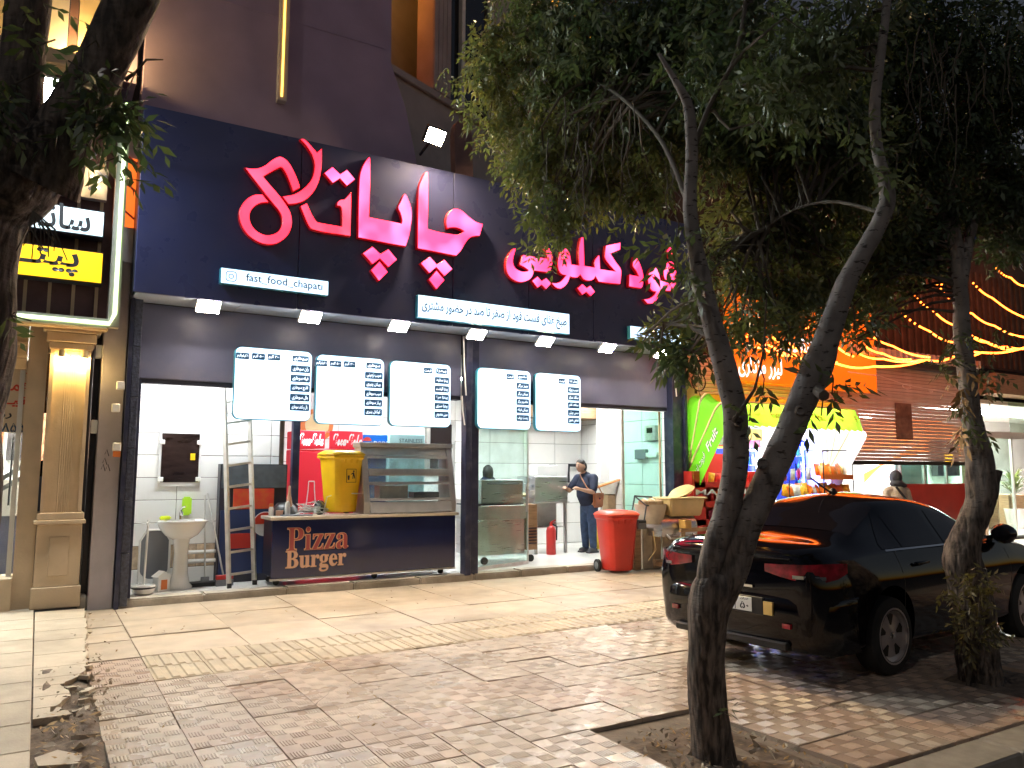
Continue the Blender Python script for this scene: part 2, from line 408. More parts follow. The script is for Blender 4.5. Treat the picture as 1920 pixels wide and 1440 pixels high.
M['ribgap'] = mat('tile_rib_bed', (.35, .275, .215), .45, nz=9, amt=.2, rand=.12, wp=True)
M['barkl'] = mat('pale_bark', (.27, .24, .21), .8, nz=7, amt=.25, bump=.6, bsc=30, grime=.8, gsc=6, gcol=(.05, .04, .035))
M['twig'] = mat('twig', (.09, .075, .06), .9)
M['leafA'] = leafmat('leaf_green', (.105, .125, .06), (.065, .09, .045))
M['leafB'] = leafmat('leaf_yellowish', (.15, .15, .06), (.10, .115, .05))
M['leafD'] = leafmat('leaf_dark', (.06, .085, .048), (.038, .06, .036))
M['dryleaf'] = mat('dry_leaf', (.3, .19, .08), .8, nz=20, amt=.3)
def canvas(name, col, col2):
    m = leafmat(name, col, col2, .6); N = m.node_tree.nodes
    for n in N:
        if n.type == 'MIX_SHADER': n.inputs[0].default_value = .5
        if n.type == 'BSDF_TRANSLUCENT': n.inputs[0].default_value = (*col, 1)
    return m
M['green'] = canvas('green_canvas', (.16, .56, .02), (.13, .5, .02)); M['lime'] = canvas('lime_canvas', (.30, .68, .03), (.42, .66, .03)); M['amber'] = canvas('amber_canvas', (.85, .48, .02), (.8, .42, .02))
M['glass'] = glass('pane_glass', (.86, .97, .94), .9, .02, .1)
M['glassd'] = glass('case_glass', (.88, .95, .95), .95, .04, .42)  # heavy pale film stands in for reflections and haze on the case glass
M['glassc'] = glass('clear_glass', (.95, .98, .97), .9, .02, .06)
M['glassg'] = glass('green_glass', (.66, .88, .82), .9, .03, .03)
M['winglass'] = mat('window_glass', (.015, .014, .018), .08, spec=.6)
M['letter'] = glow('letter_red', (1, .012, .028), 2.0, (.45, .015, .025))
M['letterp'] = glow('letter_pink', (1, .018, .066), 2.0, (.45, .015, .04))
for k, hot in (('letter', (1, .03, .06)), ('letterp', (1, .075, .19))):
    m_ = M[k]; N_ = m_.node_tree.nodes; L_ = m_.node_tree.links; p_ = N_['Principled BSDF']     # uneven LEDs behind the face
    g_ = N_.new('ShaderNodeNewGeometry'); t_ = N_.new('ShaderNodeTexNoise'); t_.inputs['Scale'].default_value = 2.3; t_.inputs['Detail'].default_value = 1; L_.new(g_.outputs['Position'], t_.inputs['Vector'])
    r_ = N_.new('ShaderNodeMapRange'); r_.inputs[1].default_value = .42; r_.inputs[2].default_value = .74; L_.new(t_.outputs[0], r_.inputs[0])
    x_ = N_.new('ShaderNodeMix'); x_.data_type = 'RGBA'; x_.inputs[6].default_value = p_.inputs['Emission Color'].default_value[:]; x_.inputs[7].default_value = (*hot, 1); L_.new(r_.outputs[0], x_.inputs[0]); L_.new(x_.outputs[2], p_.inputs['Emission Color'])
M['letterrim'] = mat('letter_return', (.32, .012, .02), .4, emit=(1, .0, .01), es=.045)
M['boardw'] = glow('board_face', (.55, .88, 1.2), .68)
M['plate_lit'] = glow('plate_face', (.6, .88, 1.2), .5)
M['boardt'] = mat('board_trim', (.04, .25, .35), .4)
M['blue_label'] = mat('board_label', (.004, .05, .12), .5, emit=(.0, .04, .12), es=.06)
M['lampw'] = glow('lamp_white', (1, .85, .66), 80)
M['lampwarm'] = glow('lamp_warm', (1, .72, .36), 700)
M['lampcold'] = glow('lamp_cold', (.85, .97, 1), 360)
M['ceil_led'] = glow('ceiling_led', (.95, 1, 1), 22)
M['string'] = glow('string_glow', (1, .13, .009), 4.6)
M['led'] = glow('led_strip', (.7, 1, .42), .75)
M['signcy'] = glow('sign_pale', (.5, .82, .95), .36)
M['signyel'] = glow('sign_yellow', (1, .5, .0), .46, (.8, .5, .02))
M['signor'] = mat('sign_orange', (.8, .2, .015), .45, emit=(1, .16, .0), es=.22)
M['signlet'] = glow('sign_letter_white', (.9, .97, 1), .6)
M['neonblue'] = glow('blue_tube', (.02, .06, 1), 40)
M['neonw'] = glow('white_tube', (.8, .9, 1), 7)
M['fairy'] = glow('fairy_warm', (1, .75, .35), 60)
M['uplight'] = glow('uplight', (1, .68, .22), 260)
M['showw'] = mat('showroom_white', (.8, .78, .74), .5)
M['showlit'] = glow('showroom_led', (1, .97, .92), 30)
M['ambglow'] = glow('room_lamp_orange', (1, .42, .06), 12)
M['concsky'] = mat('dark_far_wall', (.05, .035, .03), .9)
# ------------------------------------------------------------------ ground, road, pavement
YF, YS, FL = 10.0, 10.62, .10        # fascia front, shop front, shop floor level
b = MB(); b.box(-300, 400, -300, 400, -.62, -.60); tag(b.build('ground', M['asphalt']), kind='structure')
b = MB(); b.box(-60, 90, -60, 2.48, -.3, -.15); tag(b.build('road', M['asphalt']), kind='structure')
b = MB(); b.box(-30, 60, 2.6, 10.46, -.3, -.028)
pav = b.build('pavement', M['grout']); tag(pav, 'concrete tile pavement in front of the shops', kind='structure')
kb = MB(); kb.box(-.494, .494, 0, .272, -.2, .005); kme = kb.mesh('kerb_stone', bev=.012)
for i in range(-6, 24):
    o = link('kerb_stone', kme, M['kerb'] if i == -6 else None, pav); o.location = (i*1.0+.5, 2.53+random.uniform(-.006, .006), random.uniform(-.004, .004)-.012)
PITS = [(2.98, 3.86, 2.78, 3.93), (6.05, 6.95, 2.95, 3.85), (-.6, .35, 2.85, 3.8)]
def inpit(x, y): return any(a-.02 < x < c+.02 and d-.02 < y < e+.02 for a, c, d, e in PITS)
TS, TX0, TY0 = .437, .87, 6.75
def tile_mesh(ribs=True):
    t = MB(); h = TS/2-.004
    t.box(-h, h, -h, h, -.035, 0)
    c = TS/4
    if ribs:
        for i in range(4):
            for j in range(4):
                if (i+j) % 2: continue
                t.cur = 2; qx, qy = -TS/2+i*c+.003, -TS/2+j*c+.003; qa, qb = max(qx, -h), min(qx+c-.006, h); qc, qd = max(qy, -h), min(qy+c-.006, h); t.quad((qa, qc, .0006), (qb, qc, .0006), (qb, qd, .0006), (qa, qd, .0006)); t.cur = 1
                for k in range(6):
                    x = -TS/2+i*c+c*(k+.5)/6; y0, y1 = -TS/2+j*c+.012, -TS/2+(j+1)*c-.012; w = c/6*.34
                    if abs(x)+w > h: continue
                    y0, y1 = max(y0, -h+.004), min(y1, h-.004)
                    t.add([(x-w, y0, .0005), (x+w, y0, .0005), (x+w*.45, y0, .0042), (x-w*.45, y0, .0035), (x-w, y1, .0005), (x+w, y1, .0005), (x+w*.45, y1, .0042), (x-w*.45, y1, .0035)],
                          [(3, 2, 6, 7), (0, 3, 7, 4), (1, 5, 6, 2), (0, 1, 2, 3), (4, 7, 6, 5)])
    t.cur = 0
    return t.mesh('paving_tile', fix=False)
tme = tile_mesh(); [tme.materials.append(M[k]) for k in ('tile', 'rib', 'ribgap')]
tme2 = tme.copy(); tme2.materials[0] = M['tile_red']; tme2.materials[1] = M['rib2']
far = MB()
tiles = []
for i in range(-1, 60):
    for j in range(10):
        x = TX0+TS*(i+.5); y = TY0-TS*(j+.5)
        if inpit(x, y) or y-TS/2 < 2.66: continue
        if i < 27: tiles.append((x, y))
        else: far.box(x-TS/2+.004, x+TS/2-.004, y-TS/2+.004, y+TS/2-.004, -.035, random.uniform(-.003, .002))
tiles += [(TX0-TS*.5, 6.975), (TX0-TS*.5, 7.43)]
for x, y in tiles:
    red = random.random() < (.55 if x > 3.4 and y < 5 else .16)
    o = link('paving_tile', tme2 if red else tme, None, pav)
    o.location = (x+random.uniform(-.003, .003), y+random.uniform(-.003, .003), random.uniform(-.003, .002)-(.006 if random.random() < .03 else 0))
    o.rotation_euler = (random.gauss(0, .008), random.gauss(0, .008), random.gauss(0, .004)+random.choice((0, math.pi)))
far.cur = 0
# two rows of yellowish guide tiles with raised bars
g = MB(); gx, gy = .435, .46; g.box(-gx/2+.003, gx/2-.003, -gy/2+.003, gy/2-.003, -.035, 0)
for k in range(4):
    x = -gx/2+gx*(k+.5)/4
    g.add([(x-.034, -gy/2+.02, 0), (x+.034, -gy/2+.02, 0), (x+.024, -gy/2+.03, .009), (x-.024, -gy/2+.03, .009), (x-.034, gy/2-.02, 0), (x+.034, gy/2-.02, 0), (x+.024, gy/2-.03, .009), (x-.024, gy/2-.03, .009)],
          [(3, 2, 6, 7), (0, 3, 7, 4), (1, 5, 6, 2), (0, 1, 2, 3), (4, 7, 6, 5)])
gme = g.mesh('tactile_tile', fix=False); gme.materials.append(M['tactile'])
for i in range(32):
    for j in range(2):
        o = link('tactile_tile', gme, None, pav); o.location = (.87+gx*(i+.5), 6.762+gy*(j+.5), random.uniform(-.005, .002)); o.rotation_euler = (random.gauss(0, .006), random.gauss(0, .006), 0)
for i in range(32, 60): far.box(.87+gx*i+.004, .87+gx*(i+1)-.004, 6.765, 7.68, -.035, random.uniform(-.003, .002))
# big plain slabs towards the shops
sx_, syy = .93, .935
sme = MB().box(-sx_/2+.003, sx_/2-.003, -syy/2+.003, syy/2-.003, -.035, 0).mesh('paving_slab', bev=.004)
sme.materials.append(M['slab'])
for i in range(26):
    for j in range(3):
        x = .87+sx_*(i+.5); y = 7.685+syy*(j+.5)
        if i < 18:
            o = link('paving_slab', sme, None, pav); o.location = (x+random.uniform(-.003, .003), y, random.uniform(-.005, .003)); o.rotation_euler = (random.gauss(0, .004), random.gauss(0, .004), random.gauss(0, .002))
        else: far.box(x-sx_/2+.005, x+sx_/2-.005, y-syy/2+.005, y+syy/2-.005, -.035, random.uniform(-.003, .002))
# narrow column by the broken edge
for j in range(7):
    y = 7.69+.405*(j+.5)
    b = MB(); b.box(.47, .866, y-.2, y+.2, -.035, random.uniform(-.006, .002)); b.build('paving_slab', M['slab'], pav, bev=.003)
tag(far.build('distant_paving', M['slab'], pav), kind='stuff')
# broken-edged slabs of the left forecourt, a little higher
def lz(y): return .014+.05*(y-4.6)/6
left_paths = [(-1.02, -.488), (-.484, .066)]
for (x0, x1) in left_paths:
    y = 4.3
    while y < 10.7:
        d = .555 if random.random() < .85 else .19
        b = MB(); z0, z1 = lz(y), lz(y+d); e = .005
        b.add([(x0+e, y+e, -.1), (x1-e, y+e, -.1), (x1-e, y+d-e, -.1), (x0+e, y+d-e, -.1), (x0+e, y+e, z0), (x1-e, y+e, z0), (x1-e, y+d-e, z1), (x0+e, y+d-e, z1)],
              [(0, 3, 2, 1), (4, 5, 6, 7), (0, 1, 5, 4), (1, 2, 6, 5), (2, 3, 7, 6), (3, 0, 4, 7)])
        b.build('forecourt_slab', M['slab2'], pav, bev=.006); y += d
edge = {10.3: .57, 9.7: .54, 9.1: .52, 8.6: .5, 8.0: .47, 7.5: .45, 7.15: .40, 6.9: .26, 6.6: .31, 6.3: .22, 6.05: .30}
ys = sorted(edge); 
for k in range(len(ys)-1):
    y0, y1 = ys[k], ys[k+1]; b = MB(); n = 5
    pts = [(.072, y0+.004)]+[(edge[y0]+(edge[y1]-edge[y0])*t/n+random.uniform(-.025, .01), y0+.004+(y1-y0-.008)*t/n) for t in range(n+1)]+[(.072, y1-.004)]
    vs_ = [(x, y, -.08) for x, y in pts]+[(x, y, lz(y)-.004) for x, y in pts]; m_ = len(pts)
    b.add(vs_, [tuple(range(m_-1, -1, -1)), tuple(range(m_, 2*m_))]+[(i, (i+1) % m_, (i+1) % m_+m_, i+m_) for i in range(m_)])
    b.build('broken_slab', M['slab2'], pav)
# soil under the broken edge and in the tree pits
def soil(x0, x1, y0, y1, n, base, amp):
    P = []
    for i in range(n+1):
        r_ = []
        for j in range(n+1):
            x, y = x0+(x1-x0)*i/n, y0+(y1-y0)*j/n; e = min(i, j, n-i, n-j)/n
            r_.append((x, y, base+amp*min(1, e*5)*(.5+.8*mnoise.noise(Vector((x*4, y*4, 1)))+.35*mnoise.noise(Vector((x*15, y*15, 3))))))
        P.append(r_)
    b = MB(); b.grid(P); return b
tag(soil(.05, .46, 4.0, 10.4, 60, -.026, .055).build('bare_soil', M['soil'], smooth=60), kind='structure')
for (a, c, d, e) in PITS:
    tag(soil(a, c, d, e, 26, -.03, .05).build('tree_pit_soil', M['soil'], smooth=60), kind='structure')
# cracks running over the tiles
crk = MB()
for (x, y, a, n_) in [(1.6, 5.4, .3, 7), (2.3, 5.0, 2.4, 6), (1.3, 6.1, -.4, 6), (2.0, 6.4, .9, 5), (2.9, 5.9, .2, 7), (3.4, 4.9, 2.0, 6), (1.9, 4.4, .6, 5), (4.2, 5.7, -.3, 7), (5.0, 6.2, .5, 5), (3.0, 8.4, .2, 8), (5.2, 9.0, -.5, 9), (2.0, 9.3, .8, 7), (1.2, 8.6, 2.2, 6), (6.6, 8.3, .1, 8), (4.2, 4.0, .4, 5), (4.9, 3.6, 2.6, 5), (.7, 5.9, 1.2, 5), (.65, 8.9, .3, 4)]:
    P = Vector((x, y, .0075)); w0 = .006
    for k in range(n_):
        a += random.gauss(0, .5); Q = P+Vector((math.cos(a), math.sin(a), 0))*random.uniform(.06, .15); sd = Vector((-math.sin(a), math.cos(a), 0)); w1 = w0*random.uniform(.5, 1.1)*(1-k/n_*.6)
        crk.quad(P-sd*w0, P+sd*w0, Q+sd*w1, Q-sd*w1); P, w0 = Q, w1
tag(crk.build('pavement_crack', M['soil'], pav, fix=False), kind='stuff')
# chips of broken slab and dry leaves
def shard(x, y, z, r, m, nm):
    n = random.randint(4, 6); b = MB(); a0 = random.random()*6
    pts = [(r*random.uniform(.6, 1.1)*math.cos(a0+6.283*k/n), r*random.uniform(.6, 1.1)*math.sin(a0+6.283*k/n)) for k in range(n)]
    b.prism(pts, -.015, .015, 'z'); o = b.build(nm, m, pav); o.location = (x, y, z); o.rotation_euler = (random.gauss(0, .1), random.gauss(0, .1), random.random()*6)
for (x, y, r) in [(.2, 5.15, .16), (.33, 5.5, .07), (.36, 6.1, .06), (.4, 6.6, .07), (.3, 6.75, .05), (.42, 7.05, .08), (.45, 7.4, .05), (.34, 4.85, .05), (.37, 6.35, .05)]:
    shard(x, y, .02, r, M['slab2'], 'slab_chip')
gv = MB()
for _ in range(420):
    x, y = random.choice(((random.uniform(.1, .45), random.uniform(4.6, 7.6)), (random.gauss(.46, .06), random.uniform(6.2, 10.2)), (random.uniform(3.0, 3.84), random.uniform(2.8, 3.9)))); r_ = random.uniform(.006, .022)
    pts = [Vector((x, y, .012+random.uniform(0, .02)))+Vector((random.gauss(0, 1), random.gauss(0, 1), random.gauss(0, .7)))*r_ for _k in range(4)]
    gv.add(pts, [(0, 1, 2), (0, 2, 3), (0, 3, 1), (1, 3, 2)])
tag(gv.build('gravel', M['slab2']), 'loose grit and broken chips in the soil by the broken edge', kind='stuff')
lb = MB()
def leaf_litter(x, y, s, z=.01):
    a = random.random()*6.28; u, v = math.cos(a)*s, math.sin(a)*s
    lb.add([(x-u, y-v, z), (x-v*.4, y+u*.4, z+.012*random.random()), (x+u, y+v, z+.015), (x+v*.4, y-u*.4, z+.01*random.random())], [(0, 1, 2, 3)])
for _ in range(70): leaf_litter(random.uniform(.1, .42), random.uniform(4.7, 6.0), random.uniform(.015, .04), random.uniform(.0, .05))
for _ in range(130): leaf_litter(random.uniform(3, 3.85), random.uniform(2.8, 3.9), random.uniform(.01, .03), random.uniform(-.005, .02))
for _ in range(120): leaf_litter(random.uniform(.5, 9), random.uniform(4, 10.3), random.uniform(.008, .022))
tag(lb.build('fallen_leaves', M['dryleaf'], fix=False), 'scattered dry leaves lying on the soil and pavement', kind='stuff')

# ------------------------------------------------------------------ the fast food shop: building
bld = thing('shop_building', 'dark clad two storey building whose ground floor is the lit fast food shop', 'building', (0, 0, 0))
# kerb-like sill stones along the shop front
x = .86
while x < 9.75:
    w = random.uniform(.75, 1.05); b = MB(); x1 = min(9.8, x+w)
    b.box(x, x1-.008, 10.47+random.uniform(-.012, .012), 10.72, -.05, FL-.002+random.uniform(-.006, .006)); b.build('sill_stone', M['sill'], bld, bev=.018, seg=2); x = x1
b = MB(); b.box(.9, 10.3, 10.721, 15.2, -.1, FL-.004); b.build('shop_floor', M['wtile'], bld)
# tiled rear walls of the shop (courses of large tiles with open joints)
def tiled_wall(axis, fixed, u0, u1, z0, z1, tw, th, m, nm='wall_tile', base=.02, off=.0):
    ms = {}
    n = 0; z = z0
    while z < z1-.02:
        h = min(th, z1-z); u = u0-off*((n % 2))
        while u < u1-.02:
            a, c = max(u, u0), min(u+tw, u1)
            if c-a > .03:
                key = (round(c-a, 3), round(h, 3)); me = ms.get(key)
                if me is None:
                    w2, h2 = (c-a)/2-.004, h/2-.004
                    me = (MB().box(-w2, w2, -.012, .012, -h2, h2) if axis == 'y' else MB().box(-.012, .012, -w2, w2, -h2, h2)).mesh(nm, bev=.003); me.materials.append(m); ms[key] = me
                o = link(nm, me, None, bld)
                o.location = ((a+c)/2, fixed, z+h/2) if axis == 'y' else (fixed, (a+c)/2, z+h/2)
            u += tw
        z += h; n += 1
WB = 11.55
tiled_wall('y', WB-.02, 1.02, 3.0, FL+.52, 3.2, .62, .3, M['wtile'])
tiled_wall('y', WB-.02, 1.02, 3.0, FL+.22, FL+.52, .3, .3, M['btile'])
tiled_wall('y', WB-.02, 1.02, 3.0, FL, FL+.22, .62, .22, M['wtile'])
b = MB(); b.box(.95, 3.02, WB, WB+.1, 0, 3.6); b.box(3.0, 3.1, WB+.1, 14.0, 0, 3.6); b.build('rear_wall', M['grout'], bld)
BW = 14.0
tiled_wall('y', BW-.02, 3.1, 10.2, FL, 3.3, .8, .42, M['wtile'])
b = MB(); b.box(3.0, 10.3, BW, BW+.15, 0, 3.6); b.build('rear_wall', M['grout'], bld)
tiled_wall('x', 10.22, 10.75, BW, FL, 3.3, .6, .42, M['wtile'])
b = MB(); b.box(10.24, 10.32, 10.75, BW, 0, 3.6); b.build('side_wall', M['grout'], bld)
b = MB(); b.box(.92, 1.0, 10.72, WB, 0, 3.6); b.build('side_wall', M['white'], bld)
b = MB(); b.box(.9, 10.3, 10.66, 14.15, 3.3, 3.4); b.build('shop_ceiling', M['white'], bld)
b = MB(); b.box(7.2, 10.2, 13.2, 13.9, 2.72, 3.29); b.build('ceiling_bulkhead', M['wood'], bld)
# left pier in dark embossed tile
b = MB(); b.box(.86, .905, 10.4, 10.9, 0, 3.72); b.build('pier_edge', M['post'], bld)
for k in range(6):
    z0 = FL-.08+k*.62
    b = MB(); b.box(.91, 1.0, 10.44, 10.7, z0, z0+.612); b.build('pier_tile', M['etile'], bld, bev=.004)
b = MB(); b.box(1.003, 1.035, 10.5, 10.68, FL, 2.72); b.build('shutter_guide', M['post'], bld)
# grey shutter boxes over the openings, soffit
for (x0, x1) in ((1.0, 5.48), (5.75, 9.66)):
    b = MB(); b.box(x0, x1, 10.60, 10.9, 2.75, 3.69); b.build('header_panel', M['greyp'], bld, bev=.006)
    b = MB(); b.box(x0, x1, 10.615, 10.75, 2.69, 2.748); b.build('header_trim', M['navyd'], bld)
xs = [.87, 2.1, 3.35, 4.6, 5.85, 7.1, 8.35, 9.85]
for a, c in zip(xs[:-1], xs[1:]):
    b = MB(); b.box(a, c-.008, 10.005, 10.62, 3.702, 3.72); b.build('soffit_panel', M['soffit'], bld)
# posts
b = MB(); b.box(5.5, 5.6, 10.46, 10.62, FL-.02, 3.7); b.box(5.602, 5.745, 10.5, 10.7, FL-.02, 3.7); b.build('post', M['post'], bld, bev=.006)
b = MB(); b.box(9.66, 9.9, 10.46, 10.7, FL-.02, 3.7); b.box(9.9, 9.96, 10.4, 10.7, 0, 3.7); b.build('post', M['post'], bld, bev=.006)
for (x, z0, z1) in ((5.44, 2.75, 3.65), (9.7, 2.95, 3.65), (5.42, 2.3, 2.74)):
    b = MB(); b.tube([(x, 10.45, z1), (x+.01, 10.44, (z0+z1)/2), (x+.05, 10.45, z0)], .012, 6); b.build('cable', M['white'], bld)
# blocks upper storey
wallp = [(.86, 5.75), (4.72, 5.75), (4.62, 6.35), (4.45, 7.05), (4.2, 7.7), (4.15, 11.5), (.86, 11.5)]
b = MB(); b.prism(wallp, 10.5, 10.9); b.build('upper_cladding', M['purple'], bld)
for z in (7.9,):
    b = MB(); b.box(.861, 4.1 if z > 7 else 4.5, 10.494, 10.499, z, z+.012); b.build('cladding_joint', M['purple'], bld)
pA = at(525, 192, 10.46); pB = at(530, -40, 10.46)
b = MB(); b.box(pA.x-.05, pA.x+.07, 10.38, 10.497, pA.z, 11.4); b.build('cladding_fin', M['plaster'], bld)
b = MB(); b.box(pA.x-.012, pA.x+.012, 10.368, 10.379, pA.z+.05, 9.4); b.build('fin_light', glow('fin_glow', (1, .5, .06), 1.4), bld)
b = MB(); b.box(.86, 4.8, 10.3, 10.5, 5.8, 6.1); b.build('cladding_band', M['purple'], bld)
# slanting wall of the bay to the right of it
A0 = Vector((4.25, 10.95)); dv = Vector((math.sin(R(66)), math.cos(R(66)))); nv = Vector((dv.y, -dv.x))
def onbay(x, y, off=0.0):
    d = ray(x, y); o2 = Vector((EYEV.x, EYEV.y)); n2 = nv
    t = ((A0-o2).dot(n2)+off)/(d.x*n2.x+d.y*n2.y); return EYEV+d*t
def bay_s(p): return (Vector((p.x, p.y))-A0).dot(dv)
BM_ = Matrix(((dv.x, -nv.x, 0, A0.x), (dv.y, -nv.y, 0, A0.y), (0, 0, 1, 0), (0, 0, 0, 1)))   # local x along the wall, y inwards
def baybox(s0, s1, y0, y1, z0, z1, nm, m, bev=0): 
    q = MB(); q.box(s0, s1, y0, y1, z0, z1, BM_); return q.build(nm, m, bld, bev=bev)
def sz(x, y): p = onbay(x, y); return bay_s(p), p.z
s1, z1 = sz(806, 172); s2, z2 = sz(838, 182); s3, z3 = sz(893, 212); s0, z0 = sz(722, 110); st, zt = sz(845, 20)
sr, zr = sz(905, 20)
zs = z2-.05
baybox(-.6, 9, 0, .3, 5.6, zs, 'bay_wall', M['plaster'])
baybox(-.3, 9, -.07, -.001, zs-.12, zs-.0, 'bay_ledge', M['plaster'], .01)
baybox(s1, s2, -.06, .3, zs+.001, 11, 'bay_pilaster', M['plaster'])
for k in range(4):
    u = s1+(s2-s1)*(k+.5)/4; baybox(u-.05, u+.05, -.085, -.061, zs+.002, 11, 'pilaster_flute', M['plaster'])
baybox(-.6, 4.5, .95, 1.0, zs, 12.5, 'loggia_back', mat('loggia_wall', (.50, .50, .40), .8, nz=3, amt=.1), 0)
baybox(-.6, s1, .001, .95, zs+4.2, zs+4.3, 'loggia_ceiling', M['plaster'])
sl, _ = sz(716, 60)
baybox(sl-.04, sl+.04, -.02, .1, zs, 10.8, 'loggia_mullion', M['white'])
# room behind the left loggia bay, its lit look put in as self-glowing walls
baybox(-.5, .9, .90, .94, zs+1.25, zs+4.1, 'glowing_room_wall', mat('room_wall_glow', (.7, .3, .08), .8, emit=(1, .26, .02), es=.4)); baybox(-.5, .9, .80, .94, zs+1.02, zs+1.24, 'room_beam', M['plaster']); baybox(-.5, .86, .90, .94, zs+.35, zs+1.0, 'lower_glowing_wall', mat('room_wall_low_glow', (.6, .16, .03), .8, emit=(1, .14, .01), es=.25))
baybox(.55, .65, .8, .88, zs+1.7, zs+1.85, 'room_lamp', M['ambglow'])
baybox(sl+.2, sl+.6, .6, .75, zs+.002, zs+.3, 'loggia_box', M['white'])
# window with pale frame
baybox(s2, s3+.5, .06, .3, zs+.001, z2+2.6, 'window_pane', M['winglass'])
sm = (s2+s3)/2
for (a, c, m) in ((s2+.001, s2+.06, 'white'), (sm-.05, sm+.05, 'white'), (s3+.4, s3+.5, 'white')):
    baybox(a, c, -.03, .058, zs+.002, z2+2.55, 'window_frame', M[m], .008)
baybox(s2, s3+.6, -.12, .3, z2+2.601, z2+3.0, 'bay_lintel', M['plaster'], .01)
baybox(s2+.2, 9, -.3, .3, z2+3.001, z2+3.12, 'bay_cornice', M['plaster'], .01)
baybox(s3, 9, -.05, .3, z2+3.121, z2+3.7, 'lit_strip_window', mat('strip_room', (.7, .3, .05), .7, emit=(1, .42, .04), es=.9))
baybox(s3+.6, 9, .0, .3, zs+.003, 11, 'bay_wall', M['plaster'])
# arched niche panel beside the warm flood lamp
pa, pb = at(852, 300, 10.3), at(885, 312, 10.3); ptop = at(862, 224, 10.3)
nw = pb.x-pa.x; ar = [(pa.x, 5.95), (pb.x, 5.95), (pb.x-.03, ptop.z-.25)]+[(pa.x+nw/2+nw/2*math.cos(a)-.03, ptop.z-.25+.25*math.sin(a)) for a in np.linspace(.1, math.pi, 8)]
b = MB(); b.prism(ar, 10.25, 10.4); b.build('arched_panel', M['maroon'], bld)
# mass of the building behind
b = MB(); b.box(.9, 9.9, 14.2, 24, 0, 11); b.box(4.9, 9.9, 12.6, 14.2, 3.45, 5.6); b.build('building_mass', M['concsky'], bld)
b = MB(); b.box(.9, 9.95, 10.65, 14.2, 3.42, 5.6); b.build('upper_floor_mass', M['concsky'], bld)

# ------------------------------------------------------------------ fascia sign
fas = thing('fascia_sign', 'long navy fascia sign with big red glowing Persian letters over the fast food shop', 'shop sign', (0, 0, 0))
px = [.85, 3.0, 4.05, 5.82, 6.1, 7.95, 9.92]
px = [.85, at(560, 500, YF).x, at(851, 400, YF).x, at(992, 420, YF).x, at(1112, 500, YF).x, 9.92]
for a, c in zip(px[:-1], px[1:]):
    b = MB(); b.box(a, c-.009, YF, YF+.05, 3.7, 6.0); b.build('fascia_panel', M['navy'], fas, bev=.004)
b = MB(); b.box(.846, 9.93, YF+.052, YF+.48, 3.722, 5.98); b.build('fascia_core', M['navyd'], fas)
def px_shape(pts, ox, oy, k): 
    return [(v.x, v.z) for v in (at(ox+p[0]/k, oy+p[1]/k, YF-.1) for p in smooth_poly(pts))]
def letter(outl, m, holes=()):
    fr = fill([outl]+list(holes), .004, 0, -.009)
    # face, then the metal return behind it
    fr.transform(Matrix.Translation((0, YF-.082, 0)))
    l = link('letter', fr, M[m], fas)
    cx_ = sum(p[0] for p in outl)/len(outl); cz_ = sum(p[1] for p in outl)/len(outl)
    rt = fill([outl]+list(holes), .055, .010); rt.transform(Matrix.Translation((0, YF-.040, 0)))
    link('letter_return', rt, M['letterrim'], l)
def L1(p, m='letter'): letter(px_shape(p, 440, 250, 6.546), m)
def L2(p, m='letterp'): letter(px_shape(p, 660, 280, 5.335), m)
L1([(125, 408), (210, 422), (300, 415), (380, 380), (450, 325), (520, 285), (575, 278), (640, 315), (700, 390), (755, 500), (795, 600), (812, 662), (722, 712), (690, 620), (640, 500), (595, 425), (572, 410), (520, 435), (440, 480), (360, 525), (440, 620), (560, 760), (640, 870), (690, 960), (712, 1060), (705, 1150), (665, 1240), (600, 1305), (520, 1350), (430, 1362), (330, 1345), (240, 1300), (150, 1225), (90, 1130), (60, 1030), (65, 930), (110, 840), (180, 775), (260, 742), (345, 740), (430, 845), (370, 845), (300, 862), (235, 910), (195, 980), (195, 1060), (230, 1140), (290, 1200), (370, 1237), (440, 1238), (520, 1210), (570, 1150), (588, 1080), (575, 1000), (535, 930), (455, 835), (375, 735), (280, 612), (200, 510)])
L1([(805, 62), (850, 58), (900, 95), (960, 160), (1015, 225), (1080, 170), (1080, 300), (1075, 420), (1050, 560), (1000, 680), (930, 770), (850, 830), (760, 858), (665, 868), (585, 765), (660, 755), (740, 735), (820, 690), (900, 620), (955, 540), (980, 450), (985, 360), (960, 270), (920, 200), (870, 130)])
L1([(810, 885), (895, 845), (930, 930), (975, 1020), (1015, 1075), (1060, 1090), (1200, 1115), (1320, 1135), (1324, 1050), (1318, 930), (1300, 890), (1260, 885), (1265, 840), (1300, 808), (1350, 800), (1400, 750), (1440, 705), (1440, 900), (1430, 1260), (1300, 1240), (1100, 1210), (960, 1175), (920, 1140), (870, 1040)])
L1([(1100, 480), (1205, 400), (1300, 490), (1385, 435), (1490, 560), (1385, 645), (1300, 552), (1210, 610)], 'letterp')
L2([(175, 68), (190, 95), (192, 300), (185, 500), (178, 672), (300, 695), (420, 718), (500, 735), (505, 700), (490, 640), (465, 575), (490, 520), (515, 460), (535, 435), (560, 470), (595, 560), (608, 650), (600, 740), (580, 860), (545, 970), (400, 945), (200, 905), (65, 880), (68, 600), (78, 300), (100, 190), (140, 110)])
L2([(110, 1035), (210, 965), (290, 1040), (370, 990), (460, 1100), (370, 1180), (285, 1092), (210, 1150)])
L2([(280, 1112), (368, 1225), (275, 1318), (192, 1205)])
